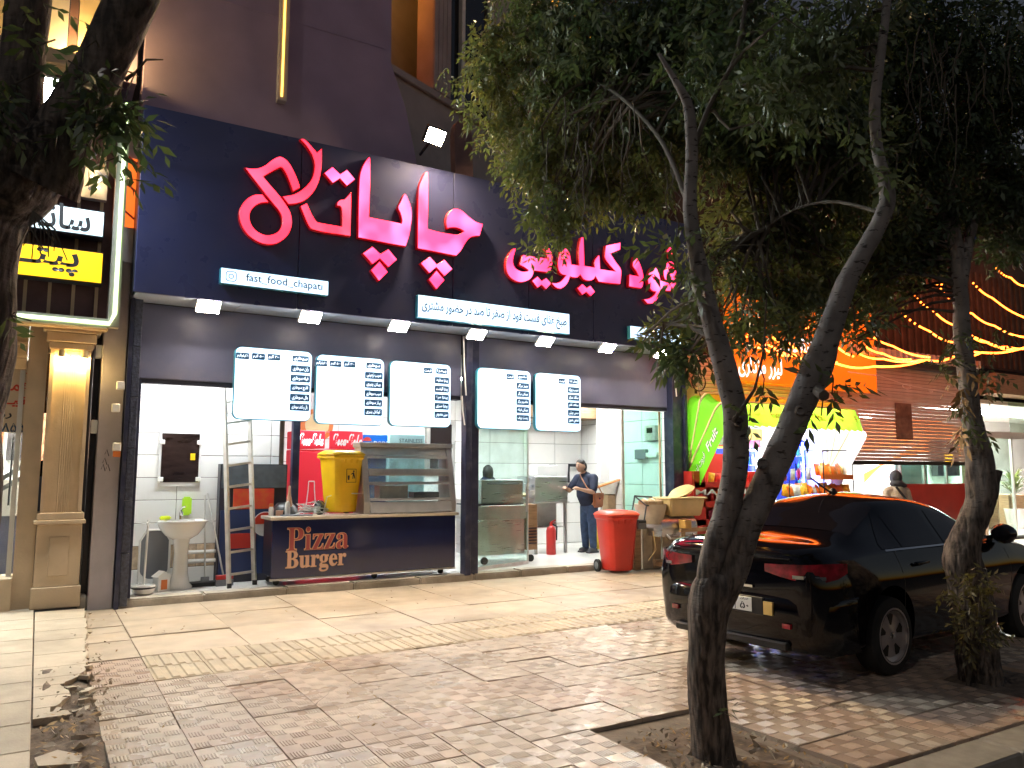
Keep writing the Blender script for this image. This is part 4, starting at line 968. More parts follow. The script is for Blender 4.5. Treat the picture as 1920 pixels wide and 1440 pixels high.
for (u, v) in ((a.x, a.z-.12), (c.x, a.z-.12), (a.x, c.z+.04), (c.x, c.z+.04)):
    b = MB(); b.box(u-.035, u+.035, WB-.075, WB-.0585, v-.03, v+.03); b.build('clip', M['ceramic'], t, bev=.006)
b = MB(); b.box(c.x-.11, c.x-.05, WB-.063, WB-.0585, a.z-.36, a.z-.27); b.build('sticker', M['yellow'], mir)
# aluminium ladder
t = thing('ladder', 'tall aluminium ladder leaning on the grey panel beside the wash basin', 'ladder', (2.4, 10.9, F0))
La, Lb = Vector((2.22, 10.78, F0)), at(420, 712, 10.98); Ra, Rb = Vector((2.58, 10.95, F0)), at(466, 705, 11.14)
for (p, q) in ((La, Lb), (Ra, Rb)):
    b = MB(); b.bar(p, q, .035, .065); r_ = b.build('rail', M['alu'], t, bev=.004)
    b = MB(); b.cbox(p+Vector((0, 0, .03)), (.05, .08, .06)); b.build('rubber_foot', M['rubber'], r_)
for k in range(10):
    f = (.16+.27*k)/2.62
    b = MB(); b.bar(La.lerp(Lb, f), Ra.lerp(Rb, f), .03, .03); b.build('rung', M['alu'], t)
# long handled tools
def pole(name, label, cat, p, q, r, m, head):
    t = thing(name, label, cat, p); MB().tube([p, q], r, 8).build('handle', m, t)
    head(t); return t
p = Vector((1.21, 10.8, F0))
def hd(t):
    MB().lathe([(0, .0), (.1, 0), (.13, .03), (.14, .09), (.13, .11), (0, .112)], p, 22).build('pot', M['ceramic'], t, smooth=50)
    MB().lathe([(.141, .07), (.144, .075), (.144, .085), (.141, .09)], p, 22).build('pot_rim', M['black'], t)
    b = MB(); b.tube([p+Vector((.02, 0, .8)), p+Vector((.0, -.02, .86)), p+Vector((.035, 0, .9))], .008, 6); b.build('hook', M['ceramic'], t)
pole('long_brush', 'white long handled toilet brush standing in a round pot', 'brush', p+Vector((0, 0, .11)), p+Vector((.02, .02, .9)), .014, M['ceramic'], hd)
p2 = Vector((1.98, 11.12, F0))
def hd(t):
    b = MB(); b.box(p2.x-.22, p2.x+.22, p2.y-.03, p2.y+.02, F0+.03, F0+.07); b.box(p2.x-.05, p2.x+.05, p2.y-.02, p2.y+.02, F0+.07, F0+.12); b.build('head', M['grey'], t)
    b = MB(); b.box(p2.x-.23, p2.x+.23, p2.y-.045, p2.y-.03, F0, F0+.05); b.build('rubber_blade', M['rubber'], t)
pole('floor_squeegee', 'grey handled floor squeegee upright beside the ladder', 'squeegee', p2+Vector((0, 0, .1)), p2+Vector((-.01, .2, 1.18)), .012, M['alu'], hd)
p3 = Vector((2.2, 11.05, F0))
def hd(t):
    b = MB(); b.box(p3.x-.1, p3.x+.12, p3.y-.04, p3.y+.04, F0+.08, F0+.14); b.build('head', M['redp'], t, bev=.01)
    b = MB(); b.box(p3.x-.1, p3.x+.12, p3.y-.05, p3.y+.05, F0, F0+.079); b.build('bristles', M['grey'], t)
pole('broom', 'broom with a red head and grey handle leaning on the tiles', 'broom', p3+Vector((0, 0, .12)), Vector((2.03, 11.48, F0+1.2)), .012, M['alu'], hd)
t = thing('paper_carton', 'small white and orange paper carton by the basin pedestal', 'box', (1.43, 10.96, F0))
b = MB(); b.cbox((1.43, 10.96, F0+.09), (.15, .15, .18), R(20)); q = b.build('carton', M['white'], t)
b = MB(); b.cbox((1.43, 10.96, F0+.085), (.08, .153, .12), R(20)); b.build('printed_side', M['orange'], q)
b = MB(); b.prism([(-.1, .18), (.0, .25), (.1, .18)], -.075, .075); b.v = [(1.43+v[0]*.94-v[1]*.34, 10.96+v[0]*.34+v[1]*.94, F0+v[2]) for v in b.v]; b.build('flap', M['white'], q)
t = thing('folded_chair', 'grey folded chair leaning behind the basin pedestal', 'chair', (1.38, 11.3, F0))
me = fill([rrect(.34, .62, .14, 6, 1.38, F0+.42)], .02); me.transform(Matrix.Translation((0, 11.35, 0))); link('back_panel', me, M['grey'], t)
b = MB(); b.tube([(1.2, 11.33, F0), (1.2, 11.33, F0+.6), (1.28, 11.33, F0+.74), (1.48, 11.33, F0+.74), (1.56, 11.33, F0+.6), (1.56, 11.33, F0)], .014, 6); b.build('tube_frame', M['white'], t, smooth=40)
b = MB(); b.tube([(1.8, 11.42, F0+.42), (2.2, 11.42, F0+.42)], .025, 8); b.tube([(1.8, 11.42, F0+.3), (2.3, 11.42, F0+.3)], .03, 8); tag(b.build('wall_pipe', M['ceramic'], None, smooth=40), 'white drain pipes running low along the wall behind the brooms', 'pipe')
# dark freezer with red poster behind the ladder
a, c = at(412, 870, 11.4), at(545, 1080, 11.4)
t = thing('ice_cream_freezer', 'dark freezer with red and blue pictures behind the ladder', 'freezer', ((a.x+c.x)/2, 11.4, F0))
b = MB(); b.box(a.x, c.x-.12, 11.32, 11.5, F0, a.z); b.build('cabinet', M['navyd'], t)
b = MB(); b.box(a.x+.02, c.x-.14, 11.3, 11.318, a.z-.33, a.z-.01); b.build('slate_panel', mat('slate', (.08, .1, .12), .6, nz=6, amt=.3), t)
b = MB(); b.box(a.x+.18, c.x-.3, 11.3, 11.318, a.z-.62, a.z-.34); b.build('food_picture', mat('food_print', (.55, .03, .03), .4, nz=9, amt=.15, hue=(.6, .12, .03)), t)
b = MB(); b.box(a.x+.02, c.x-.14, 11.3, 11.318, F0+.1, a.z-.63); lp = b.build('lower_panel', mat('freezer_blue', (.015, .035, .12), .4), t)
MB().lathe([(0, -.006), (.17, -.006), (.17, .006), (0, .006)], (a.x+.62, 11.296, a.z-.83), 22, Matrix.Rotation(R(90), 4, 'X')).build('round_picture', M['inkw'], lp)
b = MB(); b.prism([(a.x+.62+.16*math.cos(q), a.z-.83+.16*math.sin(q)) for q in np.linspace(0, math.pi, 12)], 11.284, 11.2895); b.build('round_picture', M['inkr'], lp)
b = MB(); b.box(a.x+.1, a.x+.5, 11.29, 11.2995, a.z-1.15, a.z-.95); b.build('red_picture', M['redp'], lp)
b = MB(); b.lathe([(0, 0), (.22, .02), (.26, .18), (.16, .36), (.1, .42), (0, .43)], (c.x-.2, 11.1, .75), 12); tag(b.build('black_bag', M['black'], None, smooth=50), 'black bag slumped behind the left end of the counter', 'bag')

# kitchen right of the post ----------------------------------------------------
t = thing('glass_door', 'tall glass door ajar just right of the centre post', 'door', (5.8, 10.72, F0))
ga, gb = Vector((5.78, 10.74)), Vector((7.02, 11.12)); gd_ = (gb-ga).normalized(); gn = Vector((gd_.y, -gd_.x))
GM = Matrix(((gd_.x, -gn.x, 0, ga.x), (gd_.y, -gn.y, 0, ga.y), (0, 0, 1, 0), (0, 0, 0, 1))); gl_ = (gb-ga).length
b = MB(); b.box(0, gl_, -.005, .005, F0+.01, 2.66, GM); b.build('pane', M['glass'], t)
b = MB(); b.box(0, gl_, -.012, .012, F0, F0+.05, GM); b.box(gl_-.02, gl_, -.012, .012, F0+.051, 2.66, GM); b.build('edge_rail', M['alu'], t)
b = MB(); b.tube([GM @ Vector((gl_-.1, -.05, z)) for z in (.95, 1.4)], .014, 8); b.build('handle', M['steel'], t)
t = thing('grill_trolley', 'stainless grill trolley with wooden end seen through the glass door', 'trolley', (6.5, 11.6, F0))
gx0, gx1 = at(889, 930, 11.35).x, at(995, 930, 11.35).x
b = MB(); b.box(gx0, gx1-.12, 11.35, 12.0, F0+.15, .82); b.build('cabinet', M['steel'], t, bev=.006)
b = MB(); b.box(gx0-.02, gx1-.1, 11.32, 12.02, .821, 1.05); b.build('grill_body', M['steelw'], t, bev=.006)
b = MB(); b.box(gx0, gx1-.14, 11.36, 11.98, 1.051, 1.075); b.build('charred_top', M['black'], t)
b = MB(); b.box(gx1-.1, gx1+.1, 11.3, 12.0, F0+.2, 1.06); b.build('wooden_end', M['wood'], t, bev=.006)
for k in range(6):
    b = MB(); b.box(gx1-.08, gx1+.08, 11.285, 11.299, F0+.3+.05*k, F0+.32+.05*k); b.build('vent_slot', M['navyd'], t)
b = MB(); b.tube([(gx1, 11.34, F0+.06), (gx1, 11.38, F0+.06)], .06, 14); b.tube([(gx0+.2, 11.34, F0+.06), (gx0+.2, 11.38, F0+.06)], .06, 14); b.build('castor', M['rubber'], t)
a, c = at(897, 900, 11.6), at(975, 928, 11.6)
t = thing('steel_oven', 'small steel box oven on top of the grill trolley', 'oven', ((a.x+c.x)/2, 11.7, c.z)); b = MB(); b.box(a.x, c.x, 11.5, 11.9, 1.076, a.z); b.build('body', M['steelw'], t, bev=.006); b = MB(); b.box(a.x+.03, c.x-.03, 11.49, 11.499, 1.1, a.z-.03); b.build('door', M['steel'], t); b = MB(); b.tube([(a.x+.1, 11.46, a.z-.06), (c.x-.1, 11.46, a.z-.06)], .01, 6); b.build('handle', M['black'], t)
p = at(915, 880, 13)
t = thing('person', 'person mostly hidden behind the grill, dark hair only', 'person', (p.x, 13.0, F0-.24))
MB().lathe([(0, 1.0), (.2, 1.0), (.22, 1.3), (.1, 1.42), (.07, 1.46), (0, 1.47)], (p.x, 13.0, F0), 16, sy_=.6).build('torso', M['shirt'], t, smooth=60)
MB().lathe([(0, 1.44), (.06, 1.46), (.1, 1.56), (.105, 1.64), (.09, 1.72), (.04, 1.77), (0, 1.78)], (p.x, 13.0, F0-.14), 16).build('hair', M['hair'], t, smooth=60)
t = thing('foil_parcel', 'heap of wrapped bread on the worktop behind the glass door', 'bread', (p.x-.4, 12.4, 1.0))
b = MB(); b.box(p.x-.9, p.x+.9, 12.3, 12.8, .9, 1.12); b.build('tray', M['steelw'], t)
for k in range(5): MB().lathe([(0, 0), (.16, .02), (.18, .05), (.1, .09), (0, .095)], (p.x-.6+.24*k, 12.45+.05*(k % 2), 1.13+.04*(k % 2)), 12).build('flat_bread', M['cream'], t, smooth=60)
# sink bench
y0 = 12.25
a, c = at(1003, 893, y0), at(1065, 940, y0)
t = thing('sink_bench', 'stainless sink bench on legs that the man leans over', 'sink', ((a.x+c.x)/2, 12.5, F0))
b = MB(); b.box(a.x, c.x, y0, y0+.65, c.z, a.z); b.build('tub', M['steel'], t, bev=.008)
b = MB(); b.box(a.x-.02, c.x+.02, y0-.02, y0+.67, c.z-.03, c.z-.001); b.build('apron', M['steelw'], t)
zz = at(1030, 988, y0).z
b = MB(); b.box(a.x+.02, c.x-.03, y0+.06, y0+.6, zz-.02, zz); b.build('lower_shelf', M['steelw'], t)
b = MB(); b.box(a.x+.02, c.x-.06, y0+.3, y0+.32, zz, c.z-.04); b.build('back_sheet', M['steelw'], t)
for (x, y) in ((a.x+.04, y0+.04), (c.x-.04, y0+.04), (a.x+.04, y0+.6), (c.x-.04, y0+.6)):
    b = MB(); b.box(x-.025, x+.025, y-.025, y+.025, F0, c.z-.031); b.build('leg', M['steelw'], t)
a2, c2 = at(1005, 872, y0+.2), at(1043, 893, y0+.2)
t = thing('white_box', 'white box with slots standing on the sink bench', 'box', (a2.x, y0+.3, a.z)); b = MB(); b.box(a2.x, c2.x, y0+.15, y0+.5, a.z+.002, a2.z); b.build('case', M['ceramic'], t, bev=.008)
for k in range(4): 
    b = MB(); b.box(c2.x, c2.x+.004, y0+.2, y0+.45, a.z+.05+.05*k, a.z+.07+.05*k); b.build('slot', M['grey'], t)
# fire extinguisher
p = Vector((8.17, 12.15, F0))
t = thing('fire_extinguisher', 'red fire extinguisher standing on the floor before the sink bench', 'fire extinguisher', p)
MB().lathe([(0, 0), (.085, 0), (.09, .02), (.09, .43), (.07, .49), (.03, .52), (0, .525)], p, 20).build('cylinder', M['redp'], t, smooth=45)
b = MB(); b.cbox(p+Vector((0, 0, .55)), (.04, .04, .06)); b.bar(p+Vector((0, 0, .58)), p+Vector((.1, 0, .62)), .02); b.bar(p+Vector((0, 0, .56)), p+Vector((.1, 0, .57)), .015); b.build('valve', M['redp'], t)
b = MB(); b.tube([p+Vector((.02, 0, .55)), p+Vector((.13, 0, .5)), p+Vector((.12, 0, .25))], .014, 7); b.build('hose', M['rubber'], t)
# pipe rack on the rear wall
t = thing('pipe_rack', 'black steel pipe rack on the tiled rear wall behind the man', 'rack', (9.5, 13.9, 1.5))
Pp = lambda x, y: at(x, y, 13.85)
b = MB(); b.tube([Pp(1066, 905), Pp(1067, 872), Pp(1182, 874)], .035, 8); b.build('pipe', M['blackm'], t)
for x in (1124, 1180): 
    b = MB(); b.tube([Pp(x, 874), Pp(x, 912)], .03, 8); b.build('pipe', M['blackm'], t)
b = MB(); b.tube([Pp(1172, 812), Pp(1180, 806), Pp(1185, 815), Pp(1184, 860)], .03, 8); b.build('pipe', M['blackm'], t)
# right hand glass and its pole
a, c = at(1168, 772, 10.75), at(1246, 960, 10.75)
t = thing('glass_screen', 'greenish fixed glass screen at the right of the shop doorway', 'glass screen', ((a.x+c.x)/2, 10.75, F0))
b = MB(); b.box(a.x, 9.655, 10.745, 10.755, F0, 2.68); b.build('pane', M['glassg'], t)
b = MB(); b.box(a.x-.045, a.x-.001, 10.73, 10.77, F0, 2.68); b.build('edge_pole', M['alu'], t)
b = MB(); b.box(9.56, 9.6, 10.72, 10.74, F0, 2.68); b.build('edge_strip', M['canvasc'], t)
# meter boxes and socket on the right wall
for i, (x, y, w, h, m, nm, lab, cat) in enumerate([(1224, 812, 16, 38, 'alu', 'meter_box', 'pale electric meter box high on the right tiled wall', 'meter box'), (1205, 852, 18, 26, 'grey', 'switch_cover', 'grey cover plate on the right tiled wall behind the glass', 'cover plate'), (1226, 853, 14, 12, 'white', 'notice_card', 'small notice card beside the grey cover plate', 'notice')]):
    d = ray(x, y); k = 10.2/d.x; q = EYEV+d*k
    t = thing(nm, lab, cat, q); hh = h*.0075
    b = MB(); b.box(10.12, 10.205, q.y-.16, q.y+.16, q.z-hh/2, q.z+hh/2); b.build('cover', M[m], t, bev=.01)
    if i == 0:
        b = MB(); b.box(10.11, 10.119, q.y-.08, q.y+.08, q.z, q.z+.1); b.build('dial', M['winglass'], t)
# items behind the man
t = thing('steel_basin', 'pale oval steel basin on a cardboard box behind the man', 'basin', (9.9, 12.9, .8)); q = at(1142, 915, 12.9)
MB().lathe([(0, 0), (.2, 0), (.3, .22), (.31, .24), (.29, .24), (.0, .05)], (q.x, 12.9, q.z-.12), 22, sy_=.7).build('basin', M['alu'], t, smooth=50)
q2 = at(1148, 960, 12.95); b = MB(); b.box(q2.x-.22, q2.x+.3, 12.8, 13.2, F0, q.z-.13); tag(b.build('cardboard_box', M['card'], None, bev=.01), 'tall cardboard box under the oval steel basin', 'box')
b = MB(); p = at(1115, 915, 12.6); p2 = at(1165, 898, 12.7); b.bar(p, p2, .09, .03); tag(b.build('orange_plank', mat('plank', (.55, .22, .06), .6), None), 'orange plank lying across the things behind the man', 'plank')
q = at(1158, 900, 13.1); MB().lathe([(0, 0), (.2, .02), (.25, .12), (.18, .25), (.06, .3), (0, .31)], (q.x, 13.1, q.z-.16), 12).build('black_sack', M['black'], None, smooth=60); tag(bpy.data.objects['black_sack'], 'black plastic sack on top of the pile behind the glass screen', 'sack')
for i, (z, s, lab) in enumerate([(0, 1.0, 'yellow sack on the floor behind the red bin, the lower one'), (.30, .85, 'yellow sack lying on top of the lower yellow sack')]):
    p = Vector((9.72, 12.6, F0+z)); bm_ = bmesh.new(); bmesh.ops.create_cube(bm_, size=1); bmesh.ops.subdivide_edges(bm_, edges=bm_.edges, cuts=6, use_grid_fill=True)
    for v in bm_.verts:
        q = v.co.normalized()*.5; v.co = v.co.lerp(q, .45); v.co *= 1+.14*mnoise.noise(v.co*6+Vector((i*3, 0, 0)))
        v.co = Vector((v.co.x*.5*s, v.co.y*.5*s, (v.co.z+.42)*.36))
    me = bpy.data.meshes.new('yellow_sack'); bm_.to_mesh(me); bm_.free(); me.shade_smooth()
    o = link('yellow_sack', me, M['yellows']); o.location = p; tag(o, lab, 'sack', 'yellow sacks')

# ------------------------------------------------------------------ heap of goods outside the right post
def pt(x, y, Y): return at(x, y, Y)
# upturned black chair frame on a pale sack
t = thing('metal_chair_frame', 'black steel chair frame upturned on top of the pale hamper', 'chair frame', (9.0, 10.1, .9))
A_, B_, C_, D_ = pt(1190, 930, 10.1), pt(1222, 932, 10.3), pt(1212, 948, 9.9), pt(1246, 948, 10.1)
b = MB()
for p, q in ((A_, B_), (C_, D_), (A_, C_), (B_, D_), (A_, pt(1186, 955, 10.0)), (C_, pt(1208, 975, 9.8)), (pt(1226, 932, 10.3), pt(1246, 945, 10.2))): b.tube([p, q], .014, 6)
b.build('tube_frame', M['blackm'], t)
q0, q1 = pt(1200, 945, 10.05), pt(1246, 975, 10.05)
t = thing('pale_hamper', 'pale fabric hamper full of things under the black chair frame', 'hamper', ((q0.x+q1.x)/2, 10.1, q1.z))
MB().lathe([(0, 0), (.2, 0), (.27, .3), (.275, .32), (.25, .31), (0, .2)], ((q0.x+q1.x)/2, 10.1, q1.z-.05), 18).build('hamper_body', M['cardp'], t, smooth=40)
for k in range(5): MB().lathe([(0, 0), (.08, .02), (.09, .1), (0, .15)], ((q0.x+q1.x)/2-.15+.08*k, 10.1+.06*(k % 2), q0.z-.06), 8).build('packed_cloth', M['canvasw'] if k % 2 else M['card'], t, smooth=60)
# cardboard and board sheets standing below
for i, (xa, xb, ya, yb, Y, m, nm, lab) in enumerate([(1190, 1203, 985, 1062, 10.12, 'wood', 'wooden_board', 'reddish wooden board upright beside the red bin'), (1204, 1226, 990, 1056, 10.2, 'cardp', 'folded_carton', 'grey folded carton upright under the pale hamper'), (1226, 1240, 990, 1054, 10.16, 'card', 'folded_carton', 'narrow brown folded carton left of the steel hood'), (1241, 1262, 1000, 1052, 10.22, 'cardp', 'folded_carton', 'pale folded carton under the steel hood'), (1263, 1286, 1000, 1052, 10.18, 'card', 'folded_carton', 'brown folded carton under the right of the steel hood')]):
    p, q = pt(xa, ya, Y), pt(xb, yb, Y); b = MB(); b.box(p.x, q.x, Y, Y+.09, 0.005, p.z); tag(b.build(nm, M[m], None, bev=.005), lab, 'board' if i == 0 else 'carton')
t = thing('dark_crate', 'small dark plastic crate between the red bin and the cartons', 'crate', (8.8, 10.1, .7)); p, q = pt(1197, 975, 10.0), pt(1212, 992, 10.0); b = MB(); b.box(p.x, q.x, 10.0, 10.11, q.z, p.z); b.build('crate_side', M['grey'], t); b = MB(); b.box(p.x+.01, q.x-.01, 9.99, 9.999, p.z-.05, p.z-.02); b.build('crate_slot', M['black'], t)
# yellow tubs
p, q = pt(1246, 935, 10.0), pt(1312, 966, 10.0)
t = thing('yellow_tub', 'cream yellow plastic tub with its lid askew on top of the steel hood', 'tub', ((p.x+q.x)/2, 10.1, q.z))
b = MB(); w0, w1 = q.x-p.x, (q.x-p.x)*.86; cx_ = (p.x+q.x)/2
b.add([(cx_-w1/2, 9.9, q.z), (cx_+w1/2, 9.9, q.z), (cx_+w1/2, 10.3, q.z), (cx_-w1/2, 10.3, q.z), (cx_-w0/2, 9.85, p.z), (cx_+w0/2, 9.85, p.z), (cx_+w0/2, 10.35, p.z), (cx_-w0/2, 10.35, p.z)], [(0, 3, 2, 1), (4, 5, 6, 7), (0, 1, 5, 4), (1, 2, 6, 5), (2, 3, 7, 6), (3, 0, 4, 7)]); b.build('tub_body', M['cream'], t, bev=.02, seg=2, smooth=40)
b = MB(); b.box(cx_-w0/2-.025, cx_+w0/2+.025, 9.825, 10.375, p.z-.012, p.z+.022); b.build('rim', M['cream'], t, bev=.01)
MB().lathe([(0, 0), (.2, .0), (.26, .05), (.2, .1), (0, .12)], (cx_+.1, 10.1, p.z+.06), 20, Matrix.Rotation(R(-24), 4, 'Y'), sy_=.8).build('lid', M['cream'], t, smooth=50)
# steel roll-top hood on a wooden box
p, q = pt(1234, 966, 9.95), pt(1300, 1003, 9.95)
t = thing('steel_hood', 'rounded stainless hood of a table oven among the heaped goods', 'oven', ((p.x+q.x)/2, 10.1, q.z))
cz_ = q.z; hh = (p.z-q.z); b = MB(); n = 12; pr = [(9.88-.0+.0, cz_)]+[(10.08-.22*math.cos(a), cz_+.12+(hh-.12)*math.sin(a)) for a in np.linspace(0, math.pi/2, n)]+[(10.4, p.z), (10.4, cz_)]
b.prism(pr, p.x, q.x, 'x'); b.build('hood', M['steel'], t, smooth=40)
b = MB(); b.prism([(y+.0, z) for y, z in pr], q.x+.001, q.x+.02, 'x'); b.build('hood_end', M['ctop'], t)
b = MB(); b.tube([(p.x+.1, 9.86, cz_+.03), (p.x+.12, 9.8, cz_-.02), (q.x-.12, 9.8, cz_-.02), (q.x-.1, 9.86, cz_+.03)], .02, 8); b.build('handle', M['steel'], t, smooth=40)
b = MB(); b.tube([(p.x-.12, 9.95, cz_+.1), (p.x-.1, 9.9, cz_-.2), (p.x-.3, 9.86, cz_-.35)], .01, 6); b.build('gas_hose', M['cream'], t, smooth=50)
# low wooden pallet and frame on the ground
t = thing('wooden_pallet', 'low wooden pallet frame on the pavement between red bin and car', 'pallet', (9.5, 9.8, 0))
for k, (x0, x1, y, z) in enumerate([(8.75, 9.95, 9.62, .14), (8.8, 9.95, 9.78, .04), (8.75, 9.95, 9.95, .14)]):
    b = MB(); b.box(x0, x1, y, y+.09, z, z+.035); b.build('plank', M['wood'], t, bev=.004)
for x in (8.85, 9.4, 9.9):
    b = MB(); b.box(x-.04, x+.04, 9.62, 10.05, .0755, .1395); b.build('bearer', M['wood'], t)
for x in (8.85, 9.9):
    b = MB(); b.box(x-.03, x+.03, 9.64, 9.72, .0, .039); b.build('block', M['wood'], t)
t = thing('timber_trestle', 'pale timber trestle standing by the rear corner of the car', 'trestle', (10.0, 9.7, 0)); p = pt(1285, 1000, 9.75)
b = MB(); b.box(p.x-.1, p.x+.65, 9.74, 9.8, .62, .68); b.build('rail', M['wood'], t)
for x in (p.x-.05, p.x+.55):
    b = MB(); b.box(x, x+.05, 9.745, 9.795, 0, .619); b.build('leg', M['wood'], t)
b = MB(); b.box(p.x-.05, p.x+.1, 9.7, 9.85, .681, .82); tag(b.build('small_wooden_box', mat('ochre_wood', (.55, .34, .1), .6), None, bev=.006), 'small ochre wooden box on the timber trestle', 'box')
# ------------------------------------------------------------------ left neighbour
YN = 10.45
nb = thing('sandwich_shop', 'beige stone sandwich shop with fluted pilaster at the left edge', 'building', (0, 0, 0))
def nbox(x0, y0, x1, y1, Y, dp, nm, m, bev=0, zlo=None):
    a, c = at(x0, y0, Y), at(x1, y1, Y); b = MB(); b.box(min(a.x, c.x), max(a.x, c.x), Y, Y+dp, c.z if zlo is None else zlo, a.z); return b.build(nm, m, nb, bev=bev)
pX0, pX1 = at(75, 900, YN).x, at(160, 900, YN).x
zB = .06
zc0, zc1 = at(120, 655, YN).z, at(120, 603, YN).z
b = MB(); b.box(pX0-.02, pX1+.02, YN-.02, YN+.5, zB, .30); b.build('pilaster_foot', M['stone'], nb, bev=.01)
b = MB(); b.box(pX0, pX1, YN, YN+.5, .301, 1.0); b.build('pilaster_base', M['stone'], nb, bev=.008)
b = MB(); b.box(pX0+.13, pX1-.12, YN-.012, YN-.001, .42, .86); b.build('base_panel', M['stone'], nb, bev=.006)
b = MB(); b.box(pX0-.04, pX1+.03, YN-.05, YN+.5, 1.001, 1.05); b.box(pX0-.01, pX1+.01, YN-.03, YN+.5, 1.051, 1.13); b.build('pilaster_moulding', M['stone'], nb, bev=.008)
b = MB(); b.box(pX0+.02, pX1-.02, YN+.03, YN+.5, 1.131, zc0); b.build('pilaster_shaft', M['stone'], nb)
fx0, fx1 = pX0+.17, pX1-.15; nf = 6
for k in range(nf):
    x = fx0+(fx1-fx0)*(k+.5)/nf; w = (fx1-fx0)/nf*.36
    b = MB(); b.tube([(x, YN+.035, 1.135), (x, YN+.035, zc0-.06)], w, 8); b.build('flute', M['stone'], nb, smooth=50)
for x in (pX0+.02, pX1-.06):
    b = MB(); b.box(x, x+.04, YN-.005, YN+.028, 1.131, zc0); b.build('shaft_edge', M['stone'], nb)
prof = [(0, 0), (.05, .0), (.06, .05), (.1, .18), (.14, .26), (.14, .36), (0, .36)]
b = MB(); h = zc1-zc0
for (a, z0, z1) in ((.03, 0, .25), (.06, .25, .6), (.10, .6, .8), (.13, .8, 1.0)):
    b = MB(); b.box(pX0-a+.03, pX1+a-.03, YN-a, YN+.5, zc0+h*z0+.001, zc0+h*z1); b.build('capital', M['stone'], nb, bev=.008)
for x in (pX0+.14, pX1-.09):
    t = thing('wall_downlight', 'small yellow downlight on the fluted pilaster, '+('left' if x < pX0+.3 else 'right')+' one of the pair', 'lamp', (x, YN-.05, zc0-.1), 'pilaster downlights')
    MB().lathe([(0, 0), (.035, 0), (.04, .03), (.04, .09), (0, .1)], (x, YN-.03, zc0-.1), 12).build('shade', M['canvasc'], t, smooth=40)
    MB().lathe([(0, 0), (.028, .001), (.028, .02), (0, .021)], (x, YN-.03, zc0-.122), 12).build('bulb', M['uplight'], t)
# jamb left of the pilaster, shop window beyond it
b = MB(); b.box(pX0-.2, pX0-.005, YN+.1, YN+.5, zB, 3.6); b.build('jamb', M['stone'], nb)
b = MB(); b.box(-2.6, pX0-.2, YN+.02, YN+.5, -.1, .42); b.build('stall_riser', M['stone'], nb, bev=.01)
wz = at(40, 690, YN).z
b = MB(); b.box(-2.6, pX0-.21, YN+.1, YN+.5, wz, at(40, 600, YN).z); b.build('window_head', M['stone'], nb)
for z in (wz+.12, wz+.26): 
    b = MB(); b.box(-2.6, pX0-.21, YN+.06, YN+.098, z, z+.05); b.build('head_moulding', M['stone'], nb, bev=.006)
b = MB(); b.box(-2.6, pX0-.21, YN+.25, YN+.26, .42, wz); b.build('shop_window', M['glassc'], nb)
for x in (pX0-.24, ): 
    b = MB(); b.box(x-.03, x+.02, YN+.2, YN+.3, .42, wz); b.build('window_frame', M['white'], nb)
b = MB(); b.box(-2.6, pX0, YN+2.2, YN+2.3, 0, 3.6); b.build('inner_wall', M['wtile'], nb)
b = MB(); b.box(-2.6, pX0-.1, YN+1.2, YN+1.9, .0, 1.05); b.build('inner_counter', M['greyp'], nb)
b = MB(); b.box(-2.6, pX0-.1, YN+1.15, YN+1.9, 1.051, 1.5); b.build('counter_front', M['white'], nb)
for k, m in enumerate(('inkr', 'black', 'inkr', 'cream')):
    b = MB(); b.box(-.65+.28*k, -.42+.28*k, YN+2.14, YN+2.19, 1.75, 2.4); b.build('food_poster', mat('food_poster', [(.6, .12, .02), (.05, .04, .04), (.45, .2, .1), (.5, .3, .2)][k], .5, nz=9, amt=.6), nb)
b = MB(); b.box(-2.4, pX0-.4, YN+.9, YN+1.5, 3.3, 3.34); b.build('window_ceiling_light', M['ceil_led'], nb)
b = MB(); b.box(-2.6, pX0, YN+.5, YN+2.2, 3.5, 3.56); b.build('inner_ceiling', M['white'], nb)
b = MB(); b.box(-2.6, pX0, YN+.3, YN+2.2, -.02, .04); b.build('inner_floor', M['slab2'], nb)
for k in range(5):
    b = MB(); x = pX0-.3-.16*k; b.tube([(x, YN+.6, 1.2), (x, YN+.6, 2.0)], .012, 6); b.build('window_rod', M['blackm'], nb)
b = MB(); p0, p1 = at(0, 918, YN+.8), at(58, 865, YN+.8); b.bar(p0+Vector((-.5, 0, -.25)), p1, .05); b.bar(p0+Vector((-.5, 0, -.35)), p1+Vector((.03, 0, -.12)), .05); b.build('stool_leg', M['grey'], nb)
# banner with red and blue writing in the window
a, c = at(-60, 668, YN+.2), at(63, 812, YN+.2)
t = thing('price_banner', 'beige banner with red and dark blue writing in the left shop window', 'banner', (c.x, YN+.2, c.z))
b = MB(); b.box(a.x, c.x, YN+.205, YN+.215, c.z, a.z); ban = b.build('banner_sheet', mat('banner', (.62, .5, .36), .7, nz=3, amt=.06), t)
for s, x, y, w, h, m in (('به', 47, 697, 15, 13, 'inkr'), ('همـ', 35, 725, 38, 14, 'inkr'), ('نیـ', 28, 753, 36, 16, 'inkr'), ('رز', 10, 778, 20, 12, 'ink'), ('۸۵۵۱', 28, 802, 42, 14, 'inkb')):
    p = at(x, y, YN+.2); lettering(fa(s), (p.x, YN+.203, p.z), w*.0062, h*.0075, M[m], ban, .02, False)
